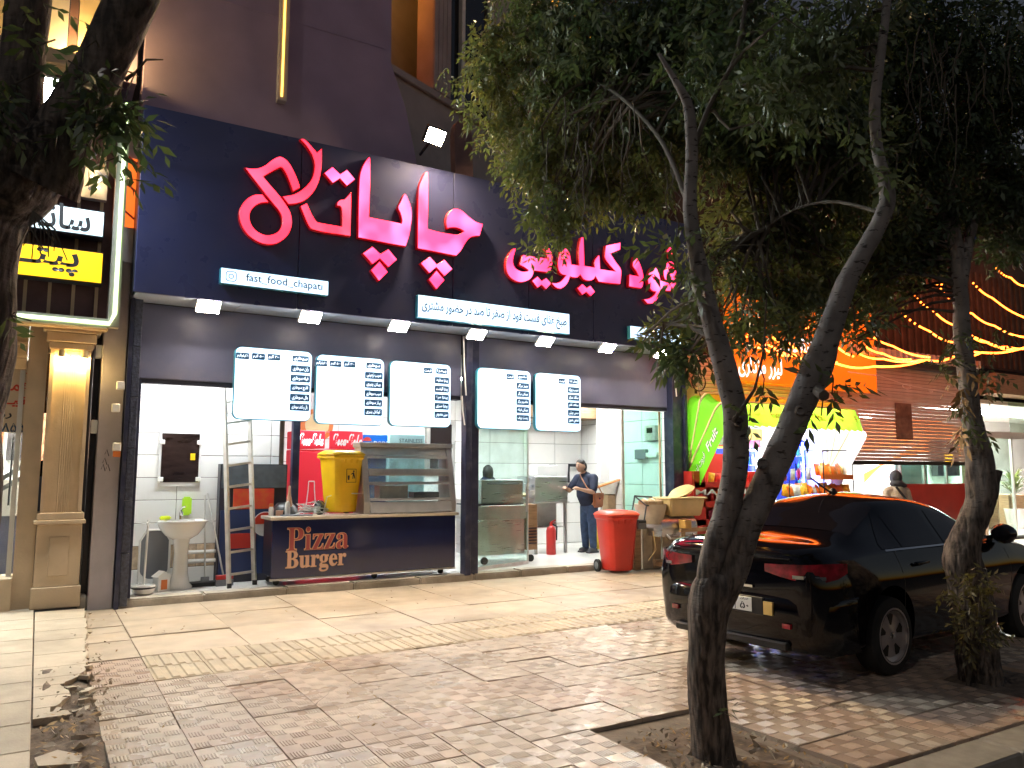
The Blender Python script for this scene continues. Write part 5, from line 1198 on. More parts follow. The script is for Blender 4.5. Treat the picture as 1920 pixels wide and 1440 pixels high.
# grey pier with dark slot and crossties, next to the fast food shop
x0, x1 = at(176, 900, 10.5).x, at(206, 900, 10.5).x
t = thing('grey_pier', 'grey rendered pier with scribbles between the two shops', 'pier', ((x0+x1)/2, 10.5, 0))
gx0, gx1 = pX1+.10, .85
b = MB(); b.box(gx0, gx1, 10.5, 10.95, -.02, 5.9); b.build('shaft', M['plaster'], t, bev=.01)
b = MB(); b.box(pX1+.03, gx0-.005, 10.7, 10.9, 0, 3.7); b.build('dark_slot', M['navyd'], t)
for z in (2.05, 2.95): 
    b = MB(); b.box(pX1+.031, gx0-.004, 10.52, 10.6, z, z+.16); b.build('crosstie', M['white'], t, bev=.006)
b = MB(); b.box(pX1+.0, gx0, 10.5, 10.69, 0, .18); b.build('rubble_foot', M['concrete'], t, bev=.03)
for k, (px_, py_) in enumerate([(196, 868), (200, 852), (193, 880), (202, 880)]):
    p = at(px_, py_, 10.49); b = MB(); b.tube([(p.x-.02, 10.497, p.z), (p.x, 10.497, p.z+.06), (p.x+.025, 10.497, p.z-.02)], .004, 4); b.build('scribble', M['ink'], t)
for k, (px_, py_, m, nm, lab) in enumerate([(217, 765, 'white', 'socket_box', 'small white socket box on the tiled pier, burnt on its left side'), (219, 838, 'white', 'meter_box', 'white and orange tag box lower on the tiled pier'), (226, 723, 'white', 'junction_box', 'small pale junction box high on the tiled pier')]):
    p = at(px_, py_, 10.42); t2 = thing(nm, lab, 'box', p); b = MB(); b.box(p.x-.045, p.x+.045, 10.385, 10.438, p.z-.05, p.z+.05); q = b.build('case', M[m], t2, bev=.008)
    if k == 1: b = MB(); b.box(p.x-.04, p.x+.04, 10.378, 10.384, p.z-.12, p.z-.051); b.build('orange_tag', M['orange'], t2)
# upper part: maroon cladding with battens, sign boxes, LED frame
YU = 10.4
u0, u1 = -2.8, at(205, 500, YU).x
zl = at(120, 598, YU).z
b = MB(); b.box(u0, u1, YU, YU+.4, zl, 6.3); b.build('maroon_cladding', M['maroon'], nb)
for k in range(12):
    x = u1-.12-.24*k
    b = MB(); b.box(x-.018, x+.018, YU-.03, YU-.001, zl+.02, 6.2); b.build('batten', M['stone'], nb)
b = MB(); b.box(u0, u1+.02, YU-.28, YU+.4, 6.3, 6.5); b.build('cornice', M['stone'], nb, bev=.02)
b = MB(); b.box(u0, u1+.02, YU-.2, YU-.001, zl-.12, zl); b.build('sill_band', M['stone'], nb, bev=.01)
zz1 = 6.5
for (xa, xb, m) in ((20, 70, 'stone'), (75, 128, 'plaster'), (129, 146, 'maroon'), (147, 200, 'stone'), (201, 262, 'purple')):
    p, q = at(xa, 60, 10.55), at(xb, 60, 10.55); b = MB(); b.box(p.x, q.x-.004, 10.55+random.uniform(0, .06), 11.2, zz1, 11.5); b.build('upper_pilaster', M[m], nb)
b = MB(); b.box(-2.8, at(20, 60, 10.55).x-.005, 10.6, 11.2, zz1, 11.5); b.build('upper_wall', M['stone'], nb)
p = at(172, 60, 10.55); b = MB(); b.box(p.x-.05, p.x+.05, 10.28, 10.34, 6.52, 6.6); tag(b.build('facade_uplight', M['uplight'], None), 'yellow uplight washing the beige strip above the left shop', 'lamp')
b = MB(); b.box(-2.8, .84, 10.9, 24, 0, 11.4); b.build('shop_mass', M['concsky'], nb) if False else None
def signbox(xa, ya, xb, yb, Y, m, label, s, tx, ty, tw, th, xl=None):
    a, c = at(xa, ya, Y), at(xb, yb, Y)
    t = thing('sign_box', label, 'sign', (c.x, Y, c.z)); x0 = -1.4
    b = MB(); b.box(x0, c.x, Y, Y+.2, c.z, a.z); b.build('case', M['navyd'], t)
    b = MB(); b.box(x0+.01, c.x-.01, Y-.008, Y-.0005, c.z+.012, a.z-.012); f = b.build('lit_face', m, t)
    p = at(tx, ty, Y); lettering(fa(s), (p.x, Y-.0095, p.z), tw, th, M['ink'], f, .02, False)
signbox(70, 378, 194, 446, 10.12, M['signcy'], 'pale blue lit sign with Persian lettering behind the left tree', 'سانـ', 122, 406, .52, .3)
signbox(60, 457, 191, 533, 10.12, M['signyel'], 'yellow lit sign with Persian lettering behind the left tree', 'پیتـ', 93, 490, .58, .3)
# LED frame
t = thing('led_frame', 'greenish white LED strip running round the left shop sign', 'light strip', (0, 10.1, 3.6))
c0, c1, c2 = at(222, 235, 10.1), at(206, 595, 10.1), at(195, 606, 10.1)
b = MB(); b.box(c1.x-.02, c1.x+.10, 10.13, 10.28, c2.z-.03, c0.z+.3); b.box(-1.4, c1.x-.021, 10.13, 10.28, c2.z-.05, c2.z+.06); b.build('channel', M['steelw'], t)
b = MB(); b.tube([(c1.x+.05, 10.11, c0.z+.3), (c1.x+.05, 10.11, c1.z+.05), (c1.x, 10.11, c2.z), (-1.4, 10.11, c2.z+.01)], .022, 8); b.build('led_tube', M['led'], t)
# decorated soffit with fairy bulbs
a, c = at(100, 300, 10.25), at(200, 375, 10.25)
t = thing('zigzag_panel', 'grey zigzag panel set with tiny warm bulbs above the pale blue sign', 'panel', (c.x, 10.3, c.z))
b = MB(); b.box(-1.2, c.x, 10.27, 10.38, c.z, a.z); b.build('panel', M['plaster'], t)
for k in range(9):
    x = c.x-.1-.13*k; z = c.z+.1+(.25 if k % 2 else 0)
    b = MB(); b.bar((x-.09, 10.265, z), (x+.09, 10.265, z+.2), .03); b.bar((x-.08, 10.265, z+.3), (x+.08, 10.265, z+.15), .03); b.build('zigzag_slat', M['greyp'], t)
for (x, y) in ((166, 307), (181, 316), (172, 331), (188, 337), (138, 343), (150, 350), (184, 352)):
    p = at(x, y, 10.2); MB().lathe([(0, -.012), (.012, 0), (0, .012)], p, 6).build('fairy_bulb', M['fairy'], t)
# orange gap poster right of the LED strip
a, c = at(224, 300, 10.6), at(250, 432, 10.6)
t = thing('orange_screen', 'orange lit screen with red bars in the gap beside the LED strip', 'screen', (a.x, 10.6, c.z))
b = MB(); b.box(a.x-.02, .845, 10.46, 10.499, c.z, a.z); b.build('panel', mat('gap_orange', (.7, .2, .04), .6, emit=(1, .16, .02), es=.35), t)
for z in (c.z+.15, c.z+.5, c.z+.85):
    b = MB(); b.bar((a.x-.02, 10.45, z+.12), (.845, 10.45, z-.05), .02); b.build('bar', M['redp'], t)
b = MB(); b.box(a.x-.02, .845, 10.44, 10.499, c.z-.45, c.z-.02); b.build('lower_panel', M['plaster'], t)
# white flood lamp glaring through the fork of the left tree
wl = at(86, 172, 9.7)
t = thing('white_flood_lamp', 'cold white flood lamp glaring through the fork of the left tree', 'lamp', wl)
Mx = Matrix.Translation(wl) @ Matrix.Rotation(R(35), 4, 'X')
b = MB(); b.box(-.15, .15, -.02, .06, -.17, .17, Mx); b.build('housing', M['white'], t, bev=.01)
b = MB(); b.box(-.13, .13, -.028, -.021, -.15, .15, Mx); b.build('lamp_face', M['lampcold'], t)
b = MB(); b.bar(wl+Vector((0, .05, 0)), wl+Vector((0, .85, -.2)), .04); b.build('arm', M['white'], t)
a = at(66, 195, 10.0); b = MB(); b.box(a.x-.2, a.x+.5, 10.0, 10.08, a.z-.6, a.z-.05); b.build('lower_shield', M['white'], t)

# ------------------------------------------------------------------ right neighbour: snack shop
sn = thing('snack_shop', 'brightly lit snack shop with a rolled up white shutter beside the fast food shop', 'building', (0, 0, 0))
SX0, SX1 = 9.97, 14.3
b = MB(); b.box(SX0, SX0+.28, 10.5, 10.75, 0, 3.75); b.build('beige_jamb', M['stone'], sn, bev=.01)
b = MB(); b.box(SX0+.281, SX0+.36, 10.52, 10.72, 0, 3.1); b.build('shutter_guide', M['blackm'], sn)
# rolled shutter slats
def slats(n, x0, x1, z0, dz, Y, m, parent, nm, q=1):
    me = MB()
    pr = [(Y+.0, z0+.004), (Y-.012*q, z0+dz*.25), (Y-.018*q, z0+dz*.5), (Y-.012*q, z0+dz*.75), (Y, z0+dz-.004), (Y+.01, z0+dz-.004), (Y+.01, z0+.004)]
    me.prism(pr, x0, x1, 'x'); mm = me.mesh(nm, smooth=35); mm.materials.append(m)
    for k in range(n):
        o = link(nm, mm, None, parent); o.location = (0, 0, dz*k)
slats(10, SX0+.37, SX1, 3.02, .078, 10.58, M['shutter'], sn, 'shutter_slat')
b = MB(); b.box(SX0+.37, SX1, 10.56, 10.62, 2.96, 3.019); b.build('shutter_foot', M['blackm'], sn)
b = MB(); b.box(SX0, SX1, 10.62, 10.7, 3.0, 6); b.build('front_wall', M['concsky'], sn)
b = MB(); b.box(SX0, SX1, 13.0, 13.1, 0, 3.4); b.build('inner_wall', M['white'], sn)
b = MB(); b.box(SX1-.1, SX1, 10.65, 13, 0, 3.4); b.build('side_wall', M['white'], sn)
b = MB(); b.box(SX0+.36, SX0+.42, 10.73, 13, 0, 3.4); b.build('side_wall', M['white'], sn)
b = MB(); b.box(SX0, SX1, 10.71, 13.1, 3.2, 3.3); b.build('inner_ceiling', M['white'], sn)
b = MB(); b.box(SX0, SX1, 10.461, 13.1, -.1, .05); b.build('shop_floor', M['wtile'], sn)
for x in (11.4, 13.2):
    t = thing('ceiling_light', 'flat white ceiling light inside the snack shop, '+('near the red rack' if x < 12 else 'near the wire rack'), 'ceiling light', (x, 11.6, 3.2), 'ceiling lights inside the snack shop')
    b = MB(); b.box(x-.5, x+.5, 11.4, 11.8, 3.16, 3.199); b.build('diffuser', M['ceil_led'], t)
b = MB(); b.tube([(SX0+.33+.17*math.cos(q), 10.45, 3.25+.17*math.sin(q)) for q in np.linspace(0, 6.28, 22)], .012, 6, False); tag(b.build('cable_coil', M['rubber'], None), 'round black cable coil hung on the white shutter', 'cable')
# orange sign panel
a, c = at(1363, 618, 10.3), at(1592, 732, 10.3)
t = thing('orange_shop_sign', 'glowing orange sign panel with white Persian letters above the snack shop', 'shop sign', ((a.x+c.x)/2, 10.3, 3.8))
oz0, oz1 = at(1480, 722, 10.3).z, 5.1
b = MB(); b.box(11.03, 15.4, 10.3, 10.5, oz0, oz1); f = b.build('panel', M['signor'], t)
p = at(1424, 690, 10.25); lettering(fa('لیزر مزداری'), (p.x, 10.22, p.z), 1.2, .42, M['signlet'], f, .02, False)
p = at(1492, 648, 10.25); lettering(fa('تنقلات'), (p.x, 10.22, p.z+.02), 1.0, .34, M['signlet'], f, .02, False)
# awning: hoops hinged at the wall
PX0, PX1, PY, PZ = 10.05, 13.95, 10.53, 1.62
t = thing('fan_awning', 'folding fan awning with green and yellow panels lettered Fruitland', 'awning', ((PX0+PX1)/2, PY, PZ))
def hp(x, ang, r): return Vector((x, PY-r*math.cos(R(ang)), PZ+r*math.sin(R(ang))))
HR = 1.42
hoops = [(90, 1.4), (74, 1.45), (56, 1.47)]
def hoopline(ang, r, inset=0.0, rc=.2):
    pts = [hp(PX0+inset, ang, 0.0)]
    pts += [hp(PX0+inset, ang, r-rc)]+[hp(PX0+inset+rc-rc*math.cos(q), ang, r-rc+rc*math.sin(q)) for q in np.linspace(.2, math.pi/2, 5)]
    pts += [hp(PX1-inset-rc+rc*math.sin(q), ang, r-rc+rc*math.cos(q)) for q in np.linspace(0, math.pi/2, 5)]+[hp(PX1-inset, ang, 0)]
    return pts
H_ = [hoopline(a, r, .0) for a, r in hoops]
for a, r in hoops:
    b = MB(); b.tube(hoopline(a, r), .022, 6); b.build('hoop', M['canvasc'], t, smooth=50)
for k in range(2):
    A_, B_ = H_[k], H_[k+1]; n = len(A_); rows = []
    for i in range(n):
        rows.append([A_[i].lerp(B_[i], q)+Vector((0, .02, -.08*math.sin(math.pi*q)*min(1, i, n-1-i))) for q in np.linspace(.02, .98, 5)])
    b = MB(); b.cur = 0; b.grid(rows[:7])
    b.build('side_panel', M['green'], t, fix=False)
    b = MB(); b.grid(rows[6:8]); b.build('top_panel', M['amber'] if k == 1 else M['lime'], t, fix=False)
    b = MB(); b.grid(rows[7:]); b.build('side_panel', M['canvasw'], t, fix=False)
# valance hung from the front hoop, scalloped along its hem
a0, r0 = hoops[2]; dn = Vector((0, -.47, -.88))*.44
F_ = H_[2]; n = len(F_)
def strip(pts, m, nm, sc=0):
    b = MB(); b.grid([[p, p+dn*.5+Vector((0, 0, -.02)), p+dn*(1+sc*math.sin(i*2.1)*.05)+Vector((0, .03, -.05))] for i, p in enumerate(pts)]); return b.build(nm, m, t, fix=False)
strip([F_[0].lerp(F_[1], q) for q in np.linspace(.0, 1, 8)]+F_[2:7], M['green'], 'side_valance')
fr = strip([F_[6].lerp(F_[7], q) for q in np.linspace(0, 1, 60)], M['lime'], 'front_valance', 1)
strip(F_[7:], M['canvasw'], 'side_valance')
vd = dn.normalized(); vM = Matrix(((1, 0, 0, 0), (0, 0, -vd.y, 0), (0, 0, -vd.z, 0), (0, 0, 0, 1)))
vM = Matrix(((1, 0, 0, 0), (0, -vd.z, -vd.y, 0), (0, vd.y, -vd.z, 0), (0, 0, 0, 1)))
zc = hp(0, a0, r0)
for k, (s, x) in enumerate([('فروت لند', 10.75), ('Fruitland', 11.35), ('فروت لند', 11.95), ('Fruitland', 12.5), ('فروت لند', 13.05), ('F', 13.6)]):
    c_ = Vector((x, zc.y, zc.z))+dn*.55+Vector((0, -.02, 0)); w = .34 if len(s) > 1 else .06
    lettering(s if s[0] == 'F' else fa(s), c_, w, .15, mat('awning_ink', (.45, .1, .01), .6), fr, .025, False, vM)
    MB().lathe([(0, -.004), (.02, -.004), (.02, .004), (0, .004)], c_+Vector((.05, -.02, .12)), 8, Matrix.Rotation(R(60), 4, 'X')).build('sun_emblem', M['orange'], fr)
# lettering down the green side valance
sdir = (hp(PX0, a0, 1)-hp(PX0, a0, 0)).normalized()
for s, u, w in (('فروت لند', .42, .42), ('Fruit', .95, .42)):
    c_ = hp(PX0, a0, u)+dn*.5+Vector((-.014, 0, -.03)); nrm = vd
    sM = Matrix(((0, -1, 0, 0), (-sdir.y*-1, 0, -vd.y, 0), (sdir.z, 0, -vd.z, 0), (0, 0, 0, 1)))
    lettering(fa(s) if s[0] != 'F' else s, c_, w, .16, M['inkb'], t, .06, False, Matrix(((0, 1, 0, 0), (sdir.y, 0, -vd.y, 0), (sdir.z, 0, -vd.z, 0), (0, 0, 0, 1))))
    lettering(fa(s) if s[0] != 'F' else s, c_+Vector((-.004, 0, 0)), w*.97, .15, M['inkw'], t, .02, False, Matrix(((0, 1, 0, 0), (sdir.y, 0, -vd.y, 0), (sdir.z, 0, -vd.z, 0), (0, 0, 0, 1))))
# snack bag builder
def bagmesh(w, h, d):
    b = MB(); n = 4; P1, P2 = [], []
    for i in range(n+1):
        r1, r2 = [], []
        for j in range(n+1):
            u, v = -.5+i/n, -.5+j/n; q = (1-4*u*u)*(1-(2*v)**4); x = u*w*(1-.06*(1-(2*v)**2)); 
            r1.append((x, -d/2*q-.002, (v+.5)*h)); r2.append((x, d/2*q+.002, (v+.5)*h))
        P1.append(r1); P2.append(r2)
    b.grid(P1); b.grid(P2); return b.mesh('snack_bag', smooth=60, fix=False)
bag_cols = {'orange': (.75, .16, .01), 'red': (.6, .02, .03), 'amber': (.85, .42, .03), 'magenta': (.5, .02, .12), 'maroon': (.16, .01, .05), 'silver': (.6, .6, .62)}
bag_me = {}
for k, c_ in bag_cols.items():
    me = bagmesh(.17, .23, .08); me.materials.append(mat('foil_'+k, c_, .28, nz=14, amt=.35, bump=.5, bsc=16, spec=.7)); bag_me[k] = me
def putbags(keys, x0, x1, y, z, n, label, grp, s=1.0, tilt=0.0):
    for i in range(n):
        k = keys[i % len(keys)]
        o = bpy.data.objects.new('snack_bag', bag_me[k]); COL.objects.link(o)
        o.location = (x0+(x1-x0)*(i+.5)/n, y+random.uniform(-.04, .04), z); o.rotation_euler = (tilt+random.gauss(0, .08), random.gauss(0, .1), random.gauss(0, .25)); o.scale = (s*random.uniform(.9, 1.1),)*3
        tag(o, ('leftmost', 'second', 'third', 'fourth', 'fifth', 'last')[i if i < n-1 else 5]+' '+label, 'snack bag', grp)
t = thing('hidden_tube_light', 'added white tube light hidden behind the lower edge of the orange sign', 'lamp', (12.2, 10.4, oz0))  # unseen tube added behind the sign to whiten the shutter slats below
b = MB(); b.tube([(11.1, 10.45, oz0+.03), (14.2, 10.45, oz0+.03)], .016, 8); b.build('tube', glow('tube_white', (.95, 1, .97), 55), t, smooth=60); b = MB(); b.box(11.05, 14.25, 10.42, 10.48, oz0+.05, oz0+.1); b.build('fitting', M['white'], t)
t = thing('hidden_tube_light', 'white tube light under the front bar of the fan awning', 'lamp', (12, 9.95, 2.7))
b = MB(); b.tube([(10.4, 9.93, 2.70), (13.6, 9.93, 2.70)], .016, 8); b.build('tube', glow('tube_white', (.95, 1, .97), 40), t, smooth=60); b = MB(); b.box(10.35, 13.65, 9.91, 9.96, 2.725, 2.76); b.build('fitting', M['white'], t)
# red shelf rack on the left
ry = 10.35; ra, rc = at(1288, 840, ry), at(1395, 1000, ry)
t = thing('red_snack_rack', 'red stepped snack rack lettered on its side under the green awning panel', 'rack', ((ra.x+rc.x)/2, ry, 0))
rx0, rx1 = at(1290, 900, ry).x, at(1412, 900, ry).x
b = MB(); b.box(rx0, rx0+.03, ry-.1, ry+.5, .05, 1.62); sp = b.build('side_panel', M['redp'], t, bev=.004)
b = MB(); b.box(rx1-.03, rx1, ry-.1, ry+.5, .05, 1.62); b.build('side_panel', M['redp'], t, bev=.004)
b = MB(); b.box(rx0+.031, rx1-.031, ry+.47, ry+.5, .05, 1.95); b.build('back_panel', M['redp'], t)
b = MB(); b.box(rx0+.03, rx0+.3, ry-.12, ry-.102, .05, 1.62); fpn = b.build('front_stile', M['redp'], t)
lettering('MAJESTIC', ((rx0+rx1)/2, ry-.125, 1.235), rx1-rx0-.12, .13, M['inkw'], fpn, .02, False)
for k, (z, key, lab) in enumerate([(1.36, ['orange', 'amber', 'red'], 'orange snack bag on the top shelf of the red rack'), (1.02, ['orange', 'red'], 'red snack bag on the second shelf of the red rack'), (.70, ['maroon', 'magenta'], 'dark maroon snack bag on the third shelf of the red rack'), (.30, ['orange', 'amber'], 'orange snack bag on the lowest shelf of the red rack')]):
    b = MB(); b.box(rx0+.031, rx1-.031, ry-.1, ry+.46, z-.02, z); b.box(rx0+.031, rx1-.031, ry-.12, ry-.101, z-.03, z+.07); b.build('shelf', M['redp'], t)
    putbags(key, rx0+.3, rx1-.06, ry+.05, z, 6, lab, 'bags on the red rack, shelf %s' % ('top', 'second', 'third', 'lowest')[k])
# blue lit drinks fridge and goods on it
def fridge(xa, xb, Y, zt, label, tubes):
    t = thing('lit_fridge', label, 'fridge', ((xa+xb)/2, Y, .05))
    b = MB(); b.box(xa, xb, Y+.08, Y+.6, .05, zt); b.build('cabinet', mat('fridge_blue', (.01, .03, .35), .4), t)
    for x in tubes:
        b = MB(); b.tube([(x, Y+.03, .9), (x, Y+.03, zt-.05)], .018, 6); b.build('tube', M['neonw'] if x == tubes[-1] and len(tubes) > 1 else M['neonblue'], t)
    b = MB(); b.tube([(tubes[0], Y+.03, zt-.04), (tubes[-1], Y+.03, zt-.04)], .014, 6); b.build('tube', M['neonw'], t)
    for k in range(3):
        z = zt-.35-.33*k; b = MB(); b.box(xa+.03, xb-.03, Y+.05, Y+.079, z, z+.02); b.build('shelf', M['white'], t)
        for q in range(5):
            MB().lathe([(0, 0), (.03, 0), (.03, .12), (.012, .17), (.012, .2), (0, .2)], (xa+.08+(xb-xa-.16)*q/4, Y+.045, z+.021), 8).build('bottle', M['ceramic'] if q % 2 else mat('drink_teal', (.05, .3, .4), .3), t)
    return t
fx0, fx1 = at(1404, 870, 11.0).x, at(1424, 870, 11.0).x
fridge(at(1385, 870, 10.95).x, at(1428, 870, 10.95).x, 10.95, at(1410, 840, 10.95).z, 'blue glowing drinks fridge seen between the two tree stems', [at(1400, 870, 10.95).x, at(1421, 870, 10.95).x])
fridge(at(1496, 870, 11.2).x, at(1522, 870, 11.2).x, 11.2, at(1505, 825, 11.2).z, 'narrow blue lit fridge left of the wire rack', [at(1508, 860, 11.2).x])
p = at(1412, 815, 11.1)
b = MB(); b.cbox((p.x, 11.2, p.z), (.45, .35, .24), R(12)); tag(b.build('golden_box', mat('gold_box', (.7, .48, .12), .4, nz=8, amt=.4), None, bev=.01), 'golden box on top of the pink box on the blue fridge', 'box')
p = at(1405, 832, 11.1)
b = MB(); b.cbox((p.x, 11.2, p.z), (.5, .36, .16)); tag(b.build('pink_box', mat('pink_box', (.7, .2, .5), .4), None, bev=.01), 'pink box on top of the blue fridge', 'box')
# black wire rack with snack bags
wy = 10.2
wx0, wx1 = at(1470, 900, wy).x, at(1590, 900, wy).x; wm = at(1535, 900, wy).x; wz1 = at(1560, 845, wy).z
t = thing('wire_snack_rack', 'black wire rack full of orange snack bags beside the car roof', 'rack', ((wx0+wx1)/2, wy, 0))
b = MB()
for x in (wx0, wm, wx1):
    for y in (wy-.12, wy+.3): b.tube([(x, y, .05), (x, y, wz1 if x > wx0 else 1.45)], .012, 6)
b.tube([(wm, wy-.12, wz1), (wx1, wy-.12, wz1)], .012, 6); b.tube([(wm, wy+.3, wz1), (wx1, wy+.3, wz1)], .012, 6)
b.build('upright', M['blackm'], t)
for x0, x1, lv, keys, sd in ((wm+.02, wx1-.02, (1.48, 1.08, .72), ['orange', 'amber', 'orange'], 'right'), (wx0+.02, wm-.02, (1.08, .75), ['orange', 'silver', 'amber'], 'left')):
    for k, z in enumerate(lv):
        b = MB(); b.box(x0, x1, wy-.12, wy+.3, z-.012, z); b.box(x0, x1, wy-.135, wy-.121, z-.02, z+.08); b.build('basket', M['orange'] if sd == 'right' else M['blackm'], t)
        putbags(keys, x0+.03, x1-.03, wy-.06, z+.01, 5, 'orange snack bag in the %s basket of the %s bay of the wire rack' % (('top', 'middle', 'lowest')[k], sd), 'bags in the wire rack, %s bay, basket %d' % (sd, k+1), 1.15, -.35); putbags(keys[::-1], x0+.03, x1-.03, wy+.12, z+.06, 4, '%s basket, rear row, %s bay of the wire rack, orange snack bag' % (('top', 'middle', 'lowest')[k], sd), 'bags behind in the wire rack, %s bay, basket %d' % (sd, k+1), 1.1, -.2)
putbags(['magenta', 'silver'], wx0+.1, wm-.02, wy+.15, 1.45, 4, 'dark pink snack bag hanging at the back of the wire rack', 'bags hanging in the wire rack', 1.0)
# ceiling fixings: white shelving at the back
t = thing('white_shelving', 'white goods shelving along the back wall of the snack shop', 'shelves', (12.2, 12.8, 0))
for z in (.6, 1.05, 1.5, 1.95, 2.4):
    b = MB(); b.box(10.9, 13.9, 12.6, 12.98, z, z+.03); b.build('shelf', M['white'], t)
cols = [mat('goods_%s' % n_, c_, .5) for n_, c_ in (('red', (.55, .05, .06)), ('teal', (.1, .35, .4)), ('white', (.7, .7, .68)), ('yellow', (.7, .5, .06)), ('blue', (.05, .12, .4)))]
for z in (.63, 1.08, 1.53, 1.98):
    for k in range(16):
        x = 11+.18*k; b = MB(); h_ = random.uniform(.18, .34); b.box(x, x+.14, 12.62, 12.9, z, z+h_); b.build('packet', random.choice(cols), t)

# ------------------------------------------------------------------ shuttered shop and showroom
sh = thing('shuttered_shop', 'shop with a half lowered brown shutter lit by orange strings', 'building', (0, 0, 0))
HX0, HX1 = 14.35, 19.25
b = MB(); b.box(HX0-.05, HX0, 10.5, 10.75, 0, 4); b.build('jamb', M['maroon'], sh)
slats(27, HX0, HX1, 1.86, .078, 10.60, M['shutterb'], sh, 'shutter_slat', .45)
b = MB(); b.box(HX0, HX1, 10.57, 10.63, 1.77, 1.858); b.build('shutter_foot', M['blackm'], sh)
p0, p1 = at(1678, 755, 10.57), at(1712, 825, 10.57)
b = MB(); b.box(p0.x, p1.x, 10.566, 10.578, p1.z, p0.z); b.build('rust_patch', mat('patch', (.2, .13, .09), .8, nz=6, amt=.4), sh)
b = MB(); b.box(HX0-.2, HX1+.3, 10.35, 10.9, 3.97, 4.3); b.build('shutter_box', M['blackm'], sh)
for k in range(24):
    x = HX0+.1+.21*k; b = MB(); b.box(x, x+.1, 10.2, 10.349, 4.1, 4.28); b.build('bracket', M['shutterb'], sh)
b = MB(); b.box(HX1, HX1+.35, 10.45, 10.75, 0, 3.97); b.build('brown_pier', M['wood'], sh, bev=.01)
rz = at(1750, 907, 10.65).z
b = MB(); b.box(16.6, HX1, 10.64, 10.7, .05, rz); b.build('red_panel', M['redp'], sh)
b = MB(); b.box(16.6, HX1, 10.66, 10.67, rz, 1.85); b.build('shop_glass', M['glassg'], sh)
for x in (16.6, 17.5, 18.4): 
    b = MB(); b.box(x, x+.04, 10.63, 10.69, rz, 1.85); b.build('glass_post', M['alu'], sh)
b = MB(); b.box(HX0, HX1, 13.4, 13.5, 0, 3.4); b.build('inner_wall', M['wtile'], sh)
for z in (.9, 1.35, 1.8): 
    b = MB(); b.box(HX0, HX1, 13.39, 13.399, z, z+.012); b.build('tile_joint', M['grey'], sh)
b = MB(); b.box(HX0, HX1, 10.76, 13.5, 3.0, 3.1); b.build('inner_ceiling', M['white'], sh)
b = MB(); b.box(HX0, HX1, 10.461, 13.5, -.1, .06); b.build('shop_floor', M['wtile'], sh)
b = MB(); b.box(14.4, 16.2, 12.9, 13.38, .06, 1.05); b.build('counter', M['white'], sh); b = MB(); b.box(14.4, 16.2, 12.85, 13.38, 1.45, 1.62); b.build('red_band', M['redp'], sh); b = MB(); b.box(14.4, 16.2, 12.9, 13.38, 1.1, 1.44); b.build('shelf_goods', mat('blur_goods', (.4, .3, .22), .6, nz=4, amt=.5), sh)
for z in (.75, .62, .9):
    b = MB(); b.box(14.5, 16.4, 11.8, 11.83, z, z+.03); b.build('steel_rail', M['steelw'], sh)
b = MB(); b.box(17.6, 18.9, 11.4, 11.43, .9, 1.86); b.build('plastic_sheet', mat('blue_sheet', (.2, .36, .4), .3, nz=1.5, amt=.3, bump=.8, bsc=3), sh)
t = thing('ceiling_light', 'flat white ceiling light inside the shuttered shop', 'ceiling light', (16.8, 12, 3)); b = MB(); b.box(16, 17.6, 11.8, 12.2, 2.95, 2.999); b.build('diffuser', M['ceil_led'], t)
# dark upper wall over both shops
uw = thing('brown_upper_wall', 'dark brown panelled upper wall behind the strings of orange lights', 'wall', (0, 0, 0))
b = MB(); b.box(9.97, 40, 10.9, 11.3, 4.3, 10); b.build('wall_panel', mat('brown_wall', (.07, .045, .03), .8, nz=3, amt=.3, bump=.3, bsc=20), uw)
WS = mat('dark_wood', (.12, .075, .045), .8, nz=5, amt=.35)
for k in range(44):
    x = 14.2+.28*k; b = MB(); b.box(x, x+.07, 10.86, 10.899, 4.35, 6.8); b.build('vertical_slat', WS, uw)
# showroom
sr_ = thing('white_showroom', 'bright white showroom with glass doors at the right edge', 'building', (0, 0, 0))
RX0 = 19.62
b = MB(); b.box(RX0, 30, 10.3, 14.6, -.1, .09); b.build('floor', M['showw'], sr_)
b = MB(); b.box(RX0, 30, 10.2, 10.299, -.05, .07); b.build('step', M['blackm'], sr_)
b = MB(); b.box(RX0, 30, 14.2, 14.4, 0, 4); b.build('back_wall', M['showw'], sr_)
b = MB(); b.box(RX0, 30, 10.5, 14.4, 3.3, 3.4); b.build('ceiling', M['showw'], sr_)
b = MB(); b.box(RX0, 30, 10.0, 10.6, 3.5, 4.0); b.build('canopy', M['wood'], sr_)
b = MB(); b.box(RX0-.0, 30, 10.45, 10.5, 2.45, 2.62); b.build('door_head', M['showw'], sr_)
for k in range(3):
    b = MB(); b.box(20+2*k, 21.4+2*k, 11.5, 12.2, 3.25, 3.299); b.build('ceiling_panel_light', M['showlit'], sr_)
for x in (RX0+.05, 21.0, 21.9):
    b = MB(); b.box(x, x+.05, 10.44, 10.5, .09, 2.45); b.build('door_frame', M['showw'], sr_)
b = MB(); b.box(RX0+.1, 21.0, 10.47, 10.478, .09, 2.45); b.build('door_glass', M['glass'], sr_); b = MB(); b.box(21.06, 24, 10.47, 10.478, 2.62, 3.4); b.build('transom_glass', M['glass'], sr_)
sw = [(20.2, 1.2), (21.5, 1.9), (23.5, 2.2), (26, 2.1), (26, 2.9), (24, 3.25), (20.2, 3.25), (20.2, 2.2), (22, 2.35), (23.2, 2.5), (22, 2.1), (20.2, 1.5)]
b = MB(); b.prism([(v.x, v.y) for v in smooth_poly(sw)], 14.17, 14.199); b.build('orange_swoosh', mat('swoosh', (.75, .2, .03), .5), sr_)
